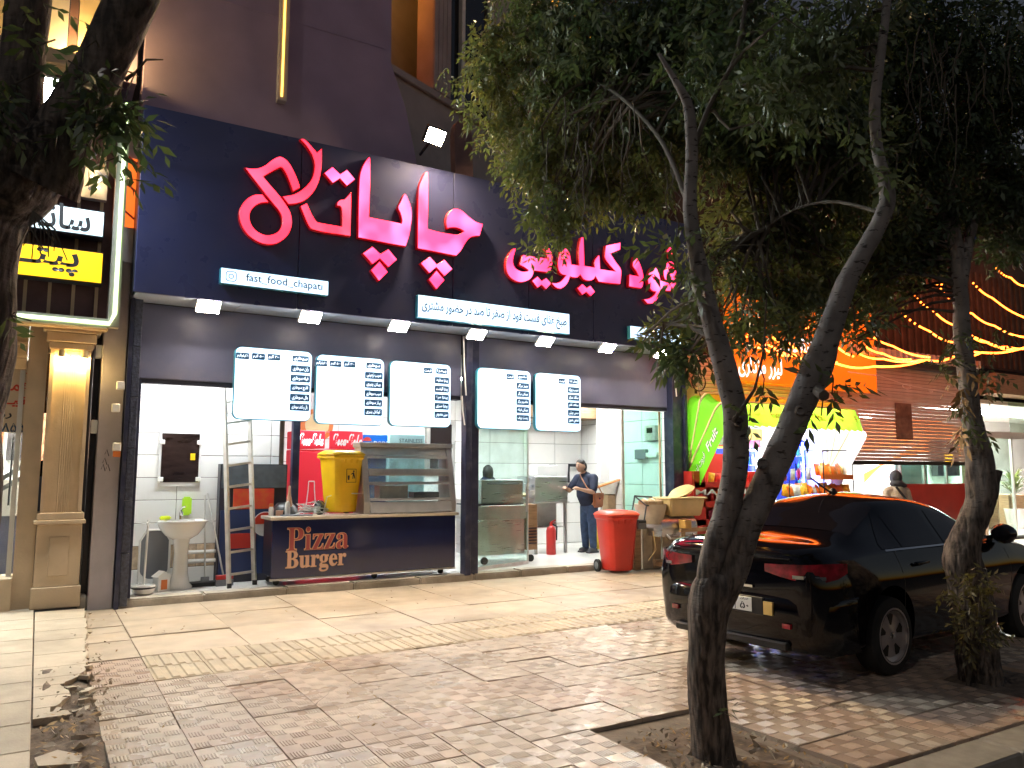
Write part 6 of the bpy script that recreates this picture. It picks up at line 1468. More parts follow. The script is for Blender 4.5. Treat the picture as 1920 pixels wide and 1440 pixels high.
b = MB(); b.box(23.6, 24.8, 13.9, 14.1, 1.5, 2.6); b.build('dark_screen', M['winglass'], sr_)
b = MB(); b.box(24.0, 24.4, 13.88, 13.899, 1.9, 2.2); b.build('yellow_mark', M['yellow'], sr_)
for i, x in enumerate((21.1, 22.6)):
    t = thing('wooden_table', 'pale wooden display table in the showroom, %s' % ('nearer the glass door' if i == 0 else 'under the potted plant'), 'table', (x, 11.6, .09))
    b = MB(); b.box(x, x+1.0, 11.4, 12.2, .95, 1.0); b.build('top', M['wood'], t); b = MB(); b.box(x, x+.06, 11.4, 12.2, .09, .949); b.box(x+.94, x+1.0, 11.4, 12.2, .09, .949); b.build('side_leg', M['wood'], t)
b = MB(); b.lathe([(0, 0), (.28, .0), (.36, .1), (.3, .3), (.3, .32), (0, .33)], (22.2, 12.6, .5), 18); tag(b.build('tub_chair', M['cream'], None, smooth=50), 'pale rounded chair between the showroom tables', 'chair')
pp = at(1900, 900, 11.3)
t = thing('potted_plant', 'bushy green plant in a white pot by the showroom door', 'plant', (pp.x, 11.3, .09))
MB().lathe([(0, 0), (.2, 0), (.27, .5), (.28, .55), (.25, .55), (0, .5)], (pp.x, 11.3, .09), 18).build('pot', M['ceramic'], t, smooth=40)
b = MB()
for k in range(90):
    a = random.random()*6.283; el = random.uniform(.2, 1.4); L_ = random.uniform(.4, .75); base = Vector((pp.x, 11.3, .95+random.random()*.35)); d_ = Vector((math.cos(a)*math.cos(el), math.sin(a)*math.cos(el), math.sin(el)))
    s_ = d_.cross(Vector((0, 0, 1))).normalized()*.03; m_ = base+d_*L_*.6; e_ = base+d_*L_+Vector((0, 0, -.12))
    b.add([base, m_+s_, e_, m_-s_], [(0, 1, 2, 3)])
b.build('foliage', M['leafA'], t, fix=False); b = MB(); b.tube([(pp.x, 11.3, .6), (pp.x+.02, 11.3, 1.2)], .03, 6); b.build('stem', M['twig'], t)
# building masses beyond so that no gap shows
b = MB(); b.box(9.97, 45, 14.7, 24, 0, 10); b.build('wall_mass', M['concsky'], uw)

# ------------------------------------------------------------------ strings of orange lights
def string(pts, label, bulbs=0.0, rad=.02):
    P = [at(x, y, Y) for x, y, Y in pts]
    t = thing('light_string', label, 'string light', P[0], 'strings of orange lights'); n = len(P); Q = []
    for i in range(n-1):
        for k in range(6): 
            f = k/6; a, c = P[i], P[i+1]; Q.append(a.lerp(c, f)+Vector((0, 0, -.05*math.sin(math.pi*f))))
    Q.append(P[-1]); b = MB(); nb_ = int(len(Q)*bulbs); 
    b.tube(Q[nb_:], rad, 6); b.build('glow_tube', M['string'], t, smooth=60)
    if nb_ > 1:
        b = MB(); b.tube(Q[:nb_+1], .005, 4); b.build('wire', M['rubber'], t)
        for q in Q[:nb_+1]: MB().lathe([(0, -.03), (.026, 0), (0, .03)], q, 7).build('bulb', M['string'], t)
dY = lambda a, c, n: np.linspace(a, c, n)
STR = [([(1689, 585, 10.4), (1743, 621, 9.4), (1788, 642, 8.8), (1836, 661, 8.2)], 'orange light string dipping behind the right tree, second from the shop wall', .25),
       ([(1715, 554, 10.4), (1750, 583, 9.8), (1792, 611, 9.2), (1862, 645, 8.6), (1900, 655, 8.3)], 'orange light string crossing behind the right tree trunk, third from the shop wall', .3),
       ([(1757, 534, 10.4), (1805, 519, 10.3)], 'short orange light string at the top near the right tree', .3),
       ([(1764, 542, 10.4), (1795, 569, 9.9), (1823, 588, 9.6), (1865, 611, 9.0), (1920, 632, 8.6), (1970, 645, 8.4)], 'long orange light string running from the top string past the right trunk', .3),
       ([(1825, 531, 10.4), (1861, 559, 9.9), (1920, 595, 9.4), (1985, 630, 9.0)], 'orange light string falling to the right edge, upper middle', .15),
       ([(1868, 503, 10.4), (1896, 521, 10.1), (1920, 536, 9.9), (1985, 575, 9.5)], 'topmost orange light string at the right edge', .3),
       ([(1819, 628, 10.0), (1850, 642, 9.6), (1888, 650, 9.0), (1940, 650, 8.4)], 'orange light string just right of the right trunk, lowest of those falling right', 0),
       ([(1621, 620, 10.4), (1674, 649, 9.6), (1743, 670, 8.6)], 'thick orange light string left of the right trunk, above two others', .15),
       ([(1616, 644, 10.4), (1656, 663, 9.6), (1708, 674, 8.8)], 'orange light string under the thick one', .0),
       ([(1604, 660, 10.4), (1656, 673, 9.6), (1730, 675, 8.7)], 'orange light string lowest but one above the brown shutter', .0),
       ([(1370, 637, 9.6), (1428, 652, 9.2), (1490, 667, 8.9), (1569, 682, 8.6), (1639, 687, 8.5), (1736, 675, 8.4), (1788, 669, 8.3), (1840, 661, 8.2), (1920, 652, 8.1), (1990, 640, 8.0)], 'long front orange light string spanning from the orange sign to the right edge', 0),
       ([(1370, 635, 9.6), (1390, 629, 10.2), (1405, 626, 10.25)], 'short bright orange string at the left corner of the orange sign', 0),
       ([(1410, 633, 10.2), (1445, 648, 9.6), (1490, 666, 8.9)], 'orange string before the orange sign, left one', 0),
       ([(1446, 630, 10.2), (1480, 645, 9.6), (1518, 661, 9.1), (1570, 680, 8.6)], 'orange string before the orange sign, right one', 0),
       ([(1503, 607, 10.4), (1518, 601, 10.4)], 'tiny orange string glimpsed through the leaves above the orange sign', 0),
       ([(1503, 607, 10.4), (1516, 614, 10.0), (1560, 640, 9.4), (1600, 668, 8.8)], 'orange string partly hidden by leaves left of the leaning stem', .5)]
for p, l, bl in STR: string(p, l, bl)
t = thing('white_hoop', 'pair of pale rings hung on a cable under the shutter box', 'ring', at(1705, 725, 10.0)); 
for (x, y, r_) in ((1700, 725, .14), (1745, 733, .07)):
    c_ = at(x, y, 10.1); b = MB(); b.tube([c_+Vector((r_*math.cos(q), .02*math.sin(q), r_*.38*math.sin(q))) for q in np.linspace(0, 6.2, 18)], .012, 5, False); b.build('ring', M['canvasw'], t)
b = MB(); b.tube([at(1590, 697, 10.15), at(1650, 705, 10.1), at(1700, 722, 10.1), at(1800, 740, 10.1)], .01, 5); b.build('cable', M['canvasw'], t)
# ------------------------------------------------------------------ parked car
DG = lambda: bpy.context.evaluated_depsgraph_get()
def apply_mods(o):
    me = bpy.data.meshes.new_from_object(o.evaluated_get(DG())); old = o.data; o.modifiers.clear(); o.data = me; return o
def remesh(b, vox, m, name, parent, it=4, shift=True):
    me = b.mesh(name); o = bpy.data.objects.new(name, me); COL.objects.link(o)
    r = o.modifiers.new('r', 'REMESH'); r.mode = 'VOXEL'; r.voxel_size = vox
    s = o.modifiers.new('s', 'SMOOTH'); s.iterations = it; s.factor = .5
    me2 = bpy.data.meshes.new_from_object(o.evaluated_get(DG())); bpy.data.objects.remove(o); me2.name = name
    me2.shade_smooth(); return link(name, me2, m, parent, shift)
def cr(v, t):                          # Catmull-Rom through rows of v at t in [0, n-1]
    n = len(v); i = min(int(t), n-2); f = t-i
    p0, p1, p2, p3 = v[max(i-1, 0)], v[i], v[i+1], v[min(i+2, n-1)]
    return .5*((2*p1)+(p2-p0)*f+(2*p0-5*p1+4*p2-p3)*f*f+(3*p1-p0-3*p2+p3)*f**3)
CL, CW = 4.35, .86
# x, lower y, z low, max y, belt y, belt z, roof y, roof z, crown z
ST = [(.00, .62, .36, .66, .60, .86, .52, .93, .945), (.05, .72, .27, .79, .74, .89, .64, .985, 1.0), (.22, .78, .22, .86, .80, .92, .66, 1.03, 1.05),
      (.50, .80, .21, .875, .81, .935, .64, 1.05, 1.075), (.78, .80, .21, .875, .80, .95, .62, 1.13, 1.16), (1.15, .80, .2, .875, .79, .955, .54, 1.245, 1.325),
      (1.45, .80, .2, .875, .79, .955, .54, 1.31, 1.405), (1.95, .80, .2, .875, .79, .95, .55, 1.315, 1.41), (2.4, .80, .2, .875, .79, .945, .55, 1.255, 1.345),
      (2.75, .80, .2, .875, .79, .935, .58, 1.13, 1.205), (3.1, .80, .2, .87, .79, .925, .66, 1.0, 1.03), (3.35, .80, .21, .865, .78, .90, .66, .945, .975),
      (3.8, .78, .21, .85, .75, .83, .62, .90, .925), (4.12, .72, .22, .79, .68, .74, .54, .80, .815), (4.29, .60, .28, .66, .55, .64, .42, .68, .69), (4.35, .48, .36, .52, .44, .56, .34, .585, .59)]
SX = [s[0] for s in ST]
def section(s):
    x, yl, zl, ym, yb, zb, yr, zr, zc = s
    return np.array([(x, 0, zl), (x, yl*.6, zl), (x, yl, zl+.02), (x, (yl+ym)/2+.01, zl+.14), (x, ym, zl+.6*(zb-zl)-.05), (x, ym-.004, zl+.6*(zb-zl)+.12), (x, yb+.012, zb-.015), (x, yb-.01, zb+.012), (x, yr+(yb-yr)*.45, zb+(zr-zb)*.55), (x, yr, zr-.012), (x, yr*.72, zr+(zc-zr)*.55), (x, 0, zc)])
SEC = np.array([section(s) for s in ST])
def fine(nx=64, sub=4):
    rows = []
    for t in np.linspace(0, len(ST)-1, nx):
        c = cr(SEC, t); rows.append(np.array([cr(c, u) for u in np.linspace(0, len(c)-1, (len(c)-1)*sub+1)]))
    return np.array(rows)
GRD = fine()
car = thing('parked_car', 'black saloon car parked on the pavement beside the tree', 'car')
b = MB(); nx, nu = GRD.shape[:2]; full = []
for i in range(nx):
    h = GRD[i]; full.append([tuple(p) for p in h]+[(p[0], -p[1], p[2]) for p in h[-2:0:-1]])
m_ = len(full[0]); b.add([p for r_ in full for p in r_], [(i*m_+j, i*m_+(j+1) % m_, (i+1)*m_+(j+1) % m_, (i+1)*m_+j) for i in range(nx-1) for j in range(m_)]+[tuple(range(m_-1, -1, -1)), tuple((nx-1)*m_+j for j in range(m_))])
body = link('body', b.mesh('body'), M['carpaint'], car)
WX = (.93, 3.40); WR = .305
cut = MB()
for wx in WX:
    cut.lathe([(0, -1.0), (.365, -1.0), (.365, -.52), (0, -.52)], (wx, 0, WR+.03), 36, Matrix.Rotation(R(90), 4, 'X')); cut.lathe([(0, .52), (.365, .52), (.365, 1.0), (0, 1.0)], (wx, 0, WR+.03), 36, Matrix.Rotation(R(90), 4, 'X'))
cuto = link('cut', cut.mesh('cut'))
md = body.modifiers.new('b', 'BOOLEAN'); md.object = cuto; md.operation = 'DIFFERENCE'; md.solver = 'EXACT'
apply_mods(body); bpy.data.objects.remove(cuto)
body.data.shade_smooth(); body.data.set_sharp_from_angle(angle=R(38))
if not body.data.materials: body.data.materials.append(M['carpaint'])
def sect_at(x):
    t = np.interp(x, SX, range(len(SX))); c = cr(SEC, t); return np.array([cr(c, u) for u in np.linspace(0, len(c)-1, 80)])
def yat(x, z):
    s = sect_at(x); k = s[20:]; return float(np.interp(z, k[:, 2], k[:, 1]))
def ztop(x, y):
    s = sect_at(x)[48:]; return float(np.interp(-abs(y), -s[:, 1], s[:, 2]))
def side_patch(xs, zb, zt, off, m, nm, parent, side, n=6):
    b = MB(); b.grid([[(x, side*(yat(x, zb(x)+(zt(x)-zb(x))*q)+off), zb(x)+(zt(x)-zb(x))*q) for q in np.linspace(0, 1, n)] for x in xs]); return b.build(nm, m, parent, smooth=60, fix=False)
topz = lambda x: float(np.interp(x, SX, [s[7] for s in ST]))
for sd in (-1, 1):
    zb = lambda x: .975
    side_patch(np.linspace(1.30, 1.93, 12), zb, lambda x: min(topz(x)-.045, .985+(x-1.02)*1.25), .005, M['carglass'], 'rear_side_window', car, sd)
    side_patch(np.linspace(2.02, 3.02, 14), zb, lambda x: max(.98, min(topz(x)-.045, 1.24-(x-2.45)*.46 if x > 2.45 else 2)), .005, M['carglass'], 'front_side_window', car, sd)
    side_patch(np.linspace(.98, 1.26, 6), zb, lambda x: .985+(x-.95)*1.0, .005, M['carglass'], 'quarter_window', car, sd)
    side_patch(np.linspace(1.0, 3.05, 24), lambda x: .958, lambda x: .972, .012, M['chrome'], 'window_trim', car, sd, 2)
    side_patch(np.linspace(.15, 4.1, 40), lambda x: .56, lambda x: .60, .008, M['carblack'], 'rubbing_strip', car, sd, 2) if False else None
    for x in (1.12, 1.97, 3.08):
        side_patch([x, x+.008], lambda q: .28, lambda q: .95, .0015, M['carblack'], 'door_seam', body, sd, 10)
    for x in (1.33, 2.2):
        b = MB(); y = sd*(yat(x, .84)+.012); b.tube([(x, y, .845), (x+.03, y+sd*.025, .85), (x+.17, y+sd*.025, .852), (x+.2, y, .85)], .014, 8); b.build('door_handle', M['carpaint'], car, smooth=50)
    # door mirror
    mx = 2.98; b = MB(); b.lathe([(0, -.07), (.07, -.06), (.095, 0), (.08, .06), (0, .08)], (mx, sd*(yat(mx, .97)+.13), 1.02), 16, Matrix.Rotation(R(90), 4, 'Y'), 1, 1.25); b.bar((mx, sd*(yat(mx, .97)-.02), .97), (mx, sd*(yat(mx, .97)+.08), 1.0), .04); b.build('door_mirror', M['carpaint'], car, smooth=50)
    # lamp clusters, wrapped round the corner
    pl = [(-.012, .36), (-.012, .50), (.0, .60), (.02, .685), (.06, .76), (.12, .81), (.22, .845), (.32, .862)]
    zl0, zl1 = [.83, .80, .785, .775, .77, .78, .80, .84], [.89, .895, .90, .905, .91, .915, .915, .91]
    b = MB(); b.grid([[(x-.006, sd*(y+.012), z0+(z1-z0)*q) for q in np.linspace(0, 1, 4)] for (x, y), z0, z1 in zip(pl, zl0, zl1)]); tl = b.build('tail_lamp', M['tail'], car, smooth=60, fix=False)
    b = MB(); b.grid([[(x-.009, sd*(y+.014), z) for z in (.795, .82)] for (x, y) in pl[2:6]]); b.build('clear_lens', M['chrome'], tl, fix=False)
    b = MB(); b.box(-.034, -.006, sd*.56-.035, sd*.56+.035, .42, .455); b.build('reflector', M['tail'], car)
# windscreen and rear window
def top_patch(x0, x1, w0, w1, nm):
    b = MB(); b.grid([[(x, y, ztop(x, y)+.006) for y in np.linspace(-1, 1, 17)*(w0+(w1-w0)*(x-x0)/(x1-x0))] for x in np.linspace(x0, x1, 14)]); return b.build(nm, M['carglass'], car, smooth=60, fix=False)
top_patch(.70, 1.30, .66, .52, 'rear_window'); top_patch(2.55, 3.22, .50, .64, 'windscreen')
b = MB(); b.box(-.012, .02, -.60, .60, .925, .945); b.build('boot_edge', M['carpaint'], car, bev=.006)
bpl = [(-.035, 0), (-.035, .2), (-.033, .4), (-.022, .54), (.0, .66), (.045, .76), (.12, .835), (.24, .878), (.40, .888)]
bpl = [(x, -y) for x, y in bpl[:0:-1]]+bpl
b = MB(); b.grid([[(x+o_, y*(1-o_*.25), z) for z, o_ in ((.24, .07), (.28, .03), (.36, .008), (.5, .0), (.6, .004), (.635, .016), (.65, .04), (.655, .08))] for x, y in bpl]); b.build('rear_bumper', M['carpaint'], car, smooth=60, fix=False)
b = MB(); b.box(-.040, -.01, -.36, .36, .49, .625); rec = b.build('plate_recess', M['carblack'], car, bev=.004)
b = MB(); b.box(-.047, -.041, -.26, .26, .505, .615); pl_ = b.build('number_plate', M['platew'], car, bev=.003)
def plate_text(s, y, z, w, h, off=.02):
    Mx = Matrix(((0, 1, 0, 0), (-1, 0, 0, 0), (0, 0, 1, 0), (0, 0, 0, 1)))
    lettering(s, (-.0485, y, z-.02), w, h, M['ink'], pl_, off, False, Mx)
plate_text('۹', -.02, .58, .035, .07); plate_text('۵۰', -.19, .57, .085, .055); plate_text(fa('ایران'), -.19, .62, .08, .018)
b = MB(); b.box(-.049, -.0475, -.105, -.1, .51, .61); b.build('plate_line', M['ink'], pl_)
b = MB(); b.box(-.042, -.02, -.45, -.365, .50, .60); b.build('recess_glint', mat('gold_glint', (.7, .55, .22), .3, metal=.8), car)  # gold block stands in for a reflection in the plate recess
b = MB(); b.box(-.038, .08, -.56, .56, .25, .31); b.build('lower_valance', M['carblack'], car, bev=.01)
b = MB(); b.bar((-.008, -.25, .70), (-.008, .25, .70), .02); b.build('boot_trim', M['chrome'], car)
for k, s in enumerate(('D', 'E', 'N', 'A')): pass
b = MB(); b.tube([(1.52, 0, 1.41), (1.42, 0, 1.45), (1.2, 0, 1.55)], .008, 6); b.lathe([(0, 0), (.045, 0), (.02, .05), (0, .055)], (1.55, 0, 1.40), 12); b.build('aerial', M['carblack'], car)
for wx in WX:
    for sd in (-1, 1):
        Mx = Matrix.Rotation(R(90)*sd, 4, 'X'); c = (wx, sd*.775, WR)
        ty = MB().lathe([(.2, -.1), (.27, -.1), (.298, -.08), (.305, -.04), (.305, .04), (.298, .08), (.27, .1), (.2, .095)], c, 36, Mx, caps=False).build('wheel', M['rubber'], car, smooth=40)
        MB().lathe([(0, -.06), (.2, -.05), (.205, -.1), (.22, -.102), (.222, .0), (0, .0)], c, 36, Mx).build('rim', M['alloy'], ty, smooth=40)
        MB().lathe([(0, -.085), (.05, -.083), (.07, -.072), (.17, -.066), (.2, -.082), (.204, -.06), (0, -.05)], c, 40, Mx).build('wheel_disc', M['alloy'], ty, smooth=30)
        for k in range(5):
            a = 2*math.pi*k/5+.3; b = MB(); pq = [(.085, -.13), (.165, -.24), (.178, .0), (.165, .24), (.085, .13)]
            vs_ = [(c[0]+r_*math.cos(a+q), c[1]+sd*yo, c[2]+r_*math.sin(a+q)) for yo in (.066, .0725) for r_, q in pq]
            b.add(vs_, [(0, 1, 2, 3, 4), (9, 8, 7, 6, 5)]+[(i_, (i_+1) % 5, (i_+1) % 5+5, i_+5) for i_ in range(5)]); b.build('rim_opening', M['carblack'], ty)
        MB().lathe([(0, -.092), (.03, -.09), (.034, -.08), (0, -.08)], c, 14, Mx).build('hub_cap', M['chrome'], ty, smooth=40)
b = MB(); b.box(.3, 4.1, -.7, .7, .18, .3); b.build('floor_pan', M['carblack'], car)
YAWC = R(4.5)
car.location = (4.93, 4.72, 0); car.rotation_euler = (0, 0, YAWC)

# ------------------------------------------------------------------ trees
def limb(pts, k, m, nm, parent, n=18, rough=.10, seed=0, thin=1.0):
    """pts: photo centre, width, depth offset -> tapered limb standing at depth k"""
    P, Rr = [], []
    for (x, y, w, *dk) in pts:
        kk = k+(dk[0] if dk else 0); P.append(dpt(x, y, kk)); Rr.append(w/2*kk/FPX)
    # resample smoothly
    A = np.array([[*p, r_*thin] for p, r_ in zip(P, Rr)]); T = np.linspace(0, len(A)-1, (len(A)-1)*12+1); Q = [cr(A, t) for t in T]
    b = MB(); b.tube([q[:3] for q in Q], [max(.004, q[3]) for q in Q], n, True, rough, seed); return b.build(nm, m, parent, smooth=60), [Vector(q[:3]) for q in Q]
class Leaves:
    def __init__(s): s.V = []; s.F = []; s.I = []; s.n = 0
    def add(s, P, D, Sd, L, w, mi):
        Nn = np.cross(D, Sd); L = L[:, None]; w = w[:, None]
        v = np.stack([P, P+D*L*.45+Sd*w+Nn*w*.35, P+D*L, P+D*L*.45-Sd*w+Nn*w*.35], 1)
        k = len(P); s.V.append(v.reshape(-1, 3)); s.F.append(np.arange(k*4).reshape(-1, 4)+s.n); s.I.append(np.full(k, mi)); s.n += 4*k
    def blob(s, c, rad, n, mi, L=.075, squash=.8, droop=.7, rng=np.random):
        nc = max(1, n//7)
        u = rng.normal(size=(nc, 3)); u /= np.linalg.norm(u, axis=1)[:, None]
        rr = rad*rng.random(nc)**.45; p = u*rr[:, None]; p[:, 2] *= squash; p += np.array(c)
        ax = rng.normal(size=(nc, 3)); ax[:, 2] -= droop; ax /= np.linalg.norm(ax, axis=1)[:, None]
        sd = np.cross(ax, rng.normal(size=(nc, 3))); sd /= np.linalg.norm(sd, axis=1)[:, None]
        rl = L*2.4
        for j in range(7):
            t = (j//2+.6)/3.6 if j < 6 else 1.0; sg = (1 if j % 2 else -1) if j < 6 else 0
            P = p+ax*(rl*t); D = ax*.65+sd*sg*.8+np.array((0, 0, -.35))+rng.normal(size=(nc, 3))*.18; D /= np.linalg.norm(D, axis=1)[:, None]
            S_ = np.cross(D, np.cross(ax, sd)+rng.normal(size=(nc, 3))*.5); S_ /= np.linalg.norm(S_, axis=1)[:, None]
            ll = L*(rng.random(nc)*.5+.75); s.add(P, D, S_, ll, ll*.17, mi)
    def build(s, nm, ms, parent):
        V = np.concatenate(s.V); F = np.concatenate(s.F); I = np.concatenate(s.I)
        l = rootloc(parent); V = V-np.array(l)
        me = bpy.data.meshes.new(nm); me.vertices.add(len(V)); me.vertices.foreach_set('co', V.ravel())
        me.loops.add(F.size); me.loops.foreach_set('vertex_index', F.ravel().astype(np.int32)); me.polygons.add(len(F))
        me.polygons.foreach_set('loop_start', np.arange(0, F.size, 4, dtype=np.int32)); me.polygons.foreach_set('loop_total', np.full(len(F), 4, dtype=np.int32)); me.polygons.foreach_set('material_index', I.astype(np.int32)); me.update(calc_edges=True)
        for m in ms: me.materials.append(m)
        o = bpy.data.objects.new(nm, me); COL.objects.link(o); o.parent = parent; return o
LM = [M['leafA'], M['leafB'], M['leafD']]
rng = np.random.RandomState(11)
def twigs(b, anchors, c, r, n, th=.008):
    for _ in range(n):
        q = Vector(c)+Vector(rng.normal(size=3))*r*.45
        a = min(anchors, key=lambda p: (p-q).length+random.random()*.5); mid = a.lerp(q, .5)+Vector((0, 0, .12*(q-a).length))+Vector(rng.normal(size=3))*.06
        pts = [a, a.lerp(mid, .5)+Vector((0, 0, .03)), mid, mid.lerp(q, .55)+Vector(rng.normal(size=3))*.04, q, q+Vector((rng.normal()*.1, rng.normal()*.1, -.25*r))]
        b.tube(pts, [th*1.8, th*1.5, th*1.2, th, th*.7, th*.3], 5, False)

# centre tree, two stems
KC = 4.42
base = dpt(1340, 1470, KC); base.z = 0
ct_ = thing('street_tree', 'two stemmed street tree rising from the bare soil pit in front of the car', 'tree', base, 'street trees along the kerb')
trunk, tp = limb([(1350, 1540, 190), (1346, 1500, 128), (1340, 1450, 96), (1331, 1355, 74), (1324, 1275, 69), (1324, 1200, 71), (1329, 1140, 78), (1338, 1100, 78), (1345, 1072, 50)], KC, M['bark_c'], 'trunk', ct_, 44, .15, 1, .97)
l1, q1 = limb([(1322, 1165, 30), (1326, 1105, 44), (1335, 1050, 48), (1357, 978, 47), (1374, 905, 46), (1380, 833, 45), (1377, 761, 45), (1359, 689, 42), (1337, 610, 37), (1308, 490, 31), (1294, 390, 26), (1297, 290, 23), (1290, 200, 19), (1265, 150, 12), (1235, 100, 7)], KC, M['bark_c'], 'limb', ct_, 32, .10, 2)
l2, q2 = limb([(1335, 1180, 36), (1354, 1112, 56), (1378, 1050, 58), (1404, 978, 55), (1438, 905, 54), (1469, 833, 52), (1501, 762, 52), (1530, 692, 55), (1553, 625, 46), (1590, 525, 37), (1640, 435, 31), (1664, 370, 28), (1646, 285, 21), (1640, 200, 20), (1652, 100, 17), (1662, 10, 15), (1670, -90, 13)], KC, M['bark_c'], 'limb', ct_, 32, .11, 3)
l3, q3 = limb([(1296, 290, 12, .0), (1330, 200, 9, .2), (1380, 100, 7, .4), (1400, -20, 5, .6)], KC, M['twig'], 'limb', ct_, 10, .05, 4)
l4, q4 = limb([(1565, 560, 10, .1), (1480, 385, 9, .8), (1400, 440, 7, 1.3), (1330, 520, 4, 1.5)], KC, M['bark'], 'limb', ct_, 8, .0, 5) if False else limb([(1655, 400, 8, .0), (1560, 378, 6, .7), (1480, 398, 5, 1.1), (1395, 460, 4, 1.3)], KC, M['twig'], 'limb', ct_, 8, 0, 5)
l5, q5 = limb([(1294, 390, 12, .0), (1230, 250, 8, .9), (1130, 160, 6, 1.9), (1020, 130, 4, 2.6), (930, 160, 2, 2.9)], KC, M['twig'], 'limb', ct_, 8, 0, 6)
b = MB(); b.tube([dpt(1530, 720, KC), dpt(1535, 735, KC-.12), dpt(1545, 742, KC-.2)], .03, 8); b.build('branch_scar', M['bark'], ct_)
for (x, y, r_) in ((1385, 790, .02), (1430, 870, .02), (1320, 1160, .03), (1500, 770, .018)):
    p = dpt(x, y, KC-.085); b = MB(); b.lathe([(0, -.02), (r_*1.6, -.012), (r_*1.2, .012), (r_*.7, .004), (0, .004)], p, 12, FW.to_track_quat('-Z', 'Y').to_matrix().to_4x4()); b.build('branch_scar', M['bark_c'], ct_, smooth=50)
LV = Leaves(); tw = MB()
anch = q1[90:]+q2[105:]+q3+q4+q5
BL = [(925, 60, 45, 7.2, 1), (935, 130, 60, 7.2, 1), (955, 220, 66, 7.2, 1), (985, 300, 62, 7.0, 1), (1020, 40, 100, 7.0, 0), (1060, 160, 110, 7.0, 0), (1050, 290, 85, 6.8, 1), (1030, 385, 38, 6.7, 0), (1045, 430, 36, 6.7, 0), (1115, 340, 70, 6.6, 1), (1180, 230, 110, 6.6, 0), (1150, 100, 130, 6.6, 2), (1190, 360, 46, 6.5, 0), (1290, 50, 130, 6.2, 2), (1290, 190, 110, 6.1, 2), (1240, 300, 66, 6.2, 1), (1380, 130, 120, 5.4, 2),
      (1390, 250, 90, 6.0, 2), (1410, 320, 80, 6.1, 1), (1490, 300, 110, 6.1, 1), (1430, 420, 80, 6.0, 1), (1500, 420, 80, 6.0, 0), (1480, 130, 110, 4.5, 0), (1540, 60, 110, 4.7, 0), (1400, 520, 66, 5.8, 1), (1455, 560, 70, 5.8, 0), (1262, 608, 46, 5.5, 1), (1222, 628, 28, 5.4, 1), (1312, 570, 48, 5.3, 0), (1275, 650, 40, 5.2, 2), (1520, 520, 66, 5.9, 1), (1340, 470, 50, 5.6, 1), (1400, 600, 46, 5.6, 0), (1480, 610, 44, 5.5, 1), (1230, 70, 90, 6.4, 2), (1090, 30, 90, 6.8, 2),
      (1360, 30, 100, 5.6, 2), (1540, 220, 90, 5.6, 2), (1590, 320, 70, 5.7, 0)]
for (x, y, r_, k, mi) in BL:
    c = dpt(x, y, k); rad = r_*k/FPX; n = int(.9*5.2*3.14*r_*r_/(75*(6/k)**2))
    LV.blob(c, rad, int(n*.75), mi, L=rng.uniform(.06, .092), rng=rng); LV.blob(c+Vector((rng.normal()*.1, rng.normal()*.1, -.1)), rad*1.12, int(n*.25), 0, rng=rng)
    twigs(tw, anch, c, rad, 5)
# sprouts on the stems
for (x, y, r_, k, n) in [(1240, 470, 22, 4.5, 28), (1270, 430, 26, 4.45, 36), (1290, 520, 30, 4.4, 50), (1430, 720, 30, 4.3, 20), (1405, 770, 16, 4.3, 16), (1560, 720, 26, 4.35, 36), (1540, 760, 14, 4.35, 20), (1620, 300, 26, 4.3, 30), (1590, 240, 26, 4.4, 26), (1600, 600, 30, 4.4, 30), (1680, 300, 24, 4.4, 20), (1352, 1340, 8, 4.3, 7)]:
    LV.blob(dpt(x, y, k), r_*k/FPX, n, 0, L=.085, rng=rng)
    tw.tube([dpt(x, y+20, k), dpt(x+3, y-10, k), dpt(x-4, y-r_, k)], .004, 5, False)
tw.tube([dpt(1375, 790, KC-.1), dpt(1415, 730, KC-.2), dpt(1432, 660, KC-.25), dpt(1437, 560, KC-.2)], [.014, .008, .006, .004], 6, False)
for k_ in range(26):
    x = rng.uniform(1000, 1290); y = rng.uniform(180, 330); k = rng.uniform(5.6, 6.6); L_ = rng.uniform(60, 190); p = [dpt(x+rng.normal()*12*q, y+L_*q, k) for q in np.linspace(0, 1, 6)]; tw.tube(p, [.005, .005, .004, .004, .003, .002], 4, False)
LV.build('crown', LM, ct_); tag(tw.build('twigs', M['twig'], ct_), kind='stuff')

# right tree
KR = 6.1
base = dpt(1836, 1300, KR); base.z = 0
rt_ = thing('street_tree', 'street tree with a pruned stump and leafy foot, by the car front wheel', 'tree', base, 'street trees along the kerb')
tr2, p1_ = limb([(1850, 1330, 120), (1838, 1260, 92), (1828, 1180, 84), (1818, 1110, 84), (1806, 1050, 84), (1812, 1010, 70), (1830, 960, 60), (1842, 915, 70), (1836, 860, 58), (1826, 800, 46), (1816, 730, 42), (1806, 640, 40), (1802, 560, 34), (1796, 490, 30), (1788, 420, 26), (1776, 340, 20), (1745, 250, 16), (1720, 150, 12), (1700, 40, 8)], KR, M['bark_r'], 'trunk', rt_, 36, .2, 7, .8)
st_, _ = limb([(1836, 945, 44), (1852, 915, 36), (1860, 895, 28), (1864, 880, 30)], KR, M['bark_r'], 'pruned_stump', rt_, 12, .12, 8)
_, p2_ = limb([(1800, 540, 24), (1820, 440, 18), (1850, 330, 14), (1870, 200, 10), (1890, 60, 7)], KR, M['bark_r'], 'limb', rt_, 10, .06, 9)
_, p3_ = limb([(1795, 480, 18), (1760, 380, 14), (1720, 330, 10), (1660, 300, 6)], KR, M['bark_r'], 'limb', rt_, 8, .05, 10)
LV = Leaves(); tw = MB(); an2 = p1_[140:]+p2_+p3_
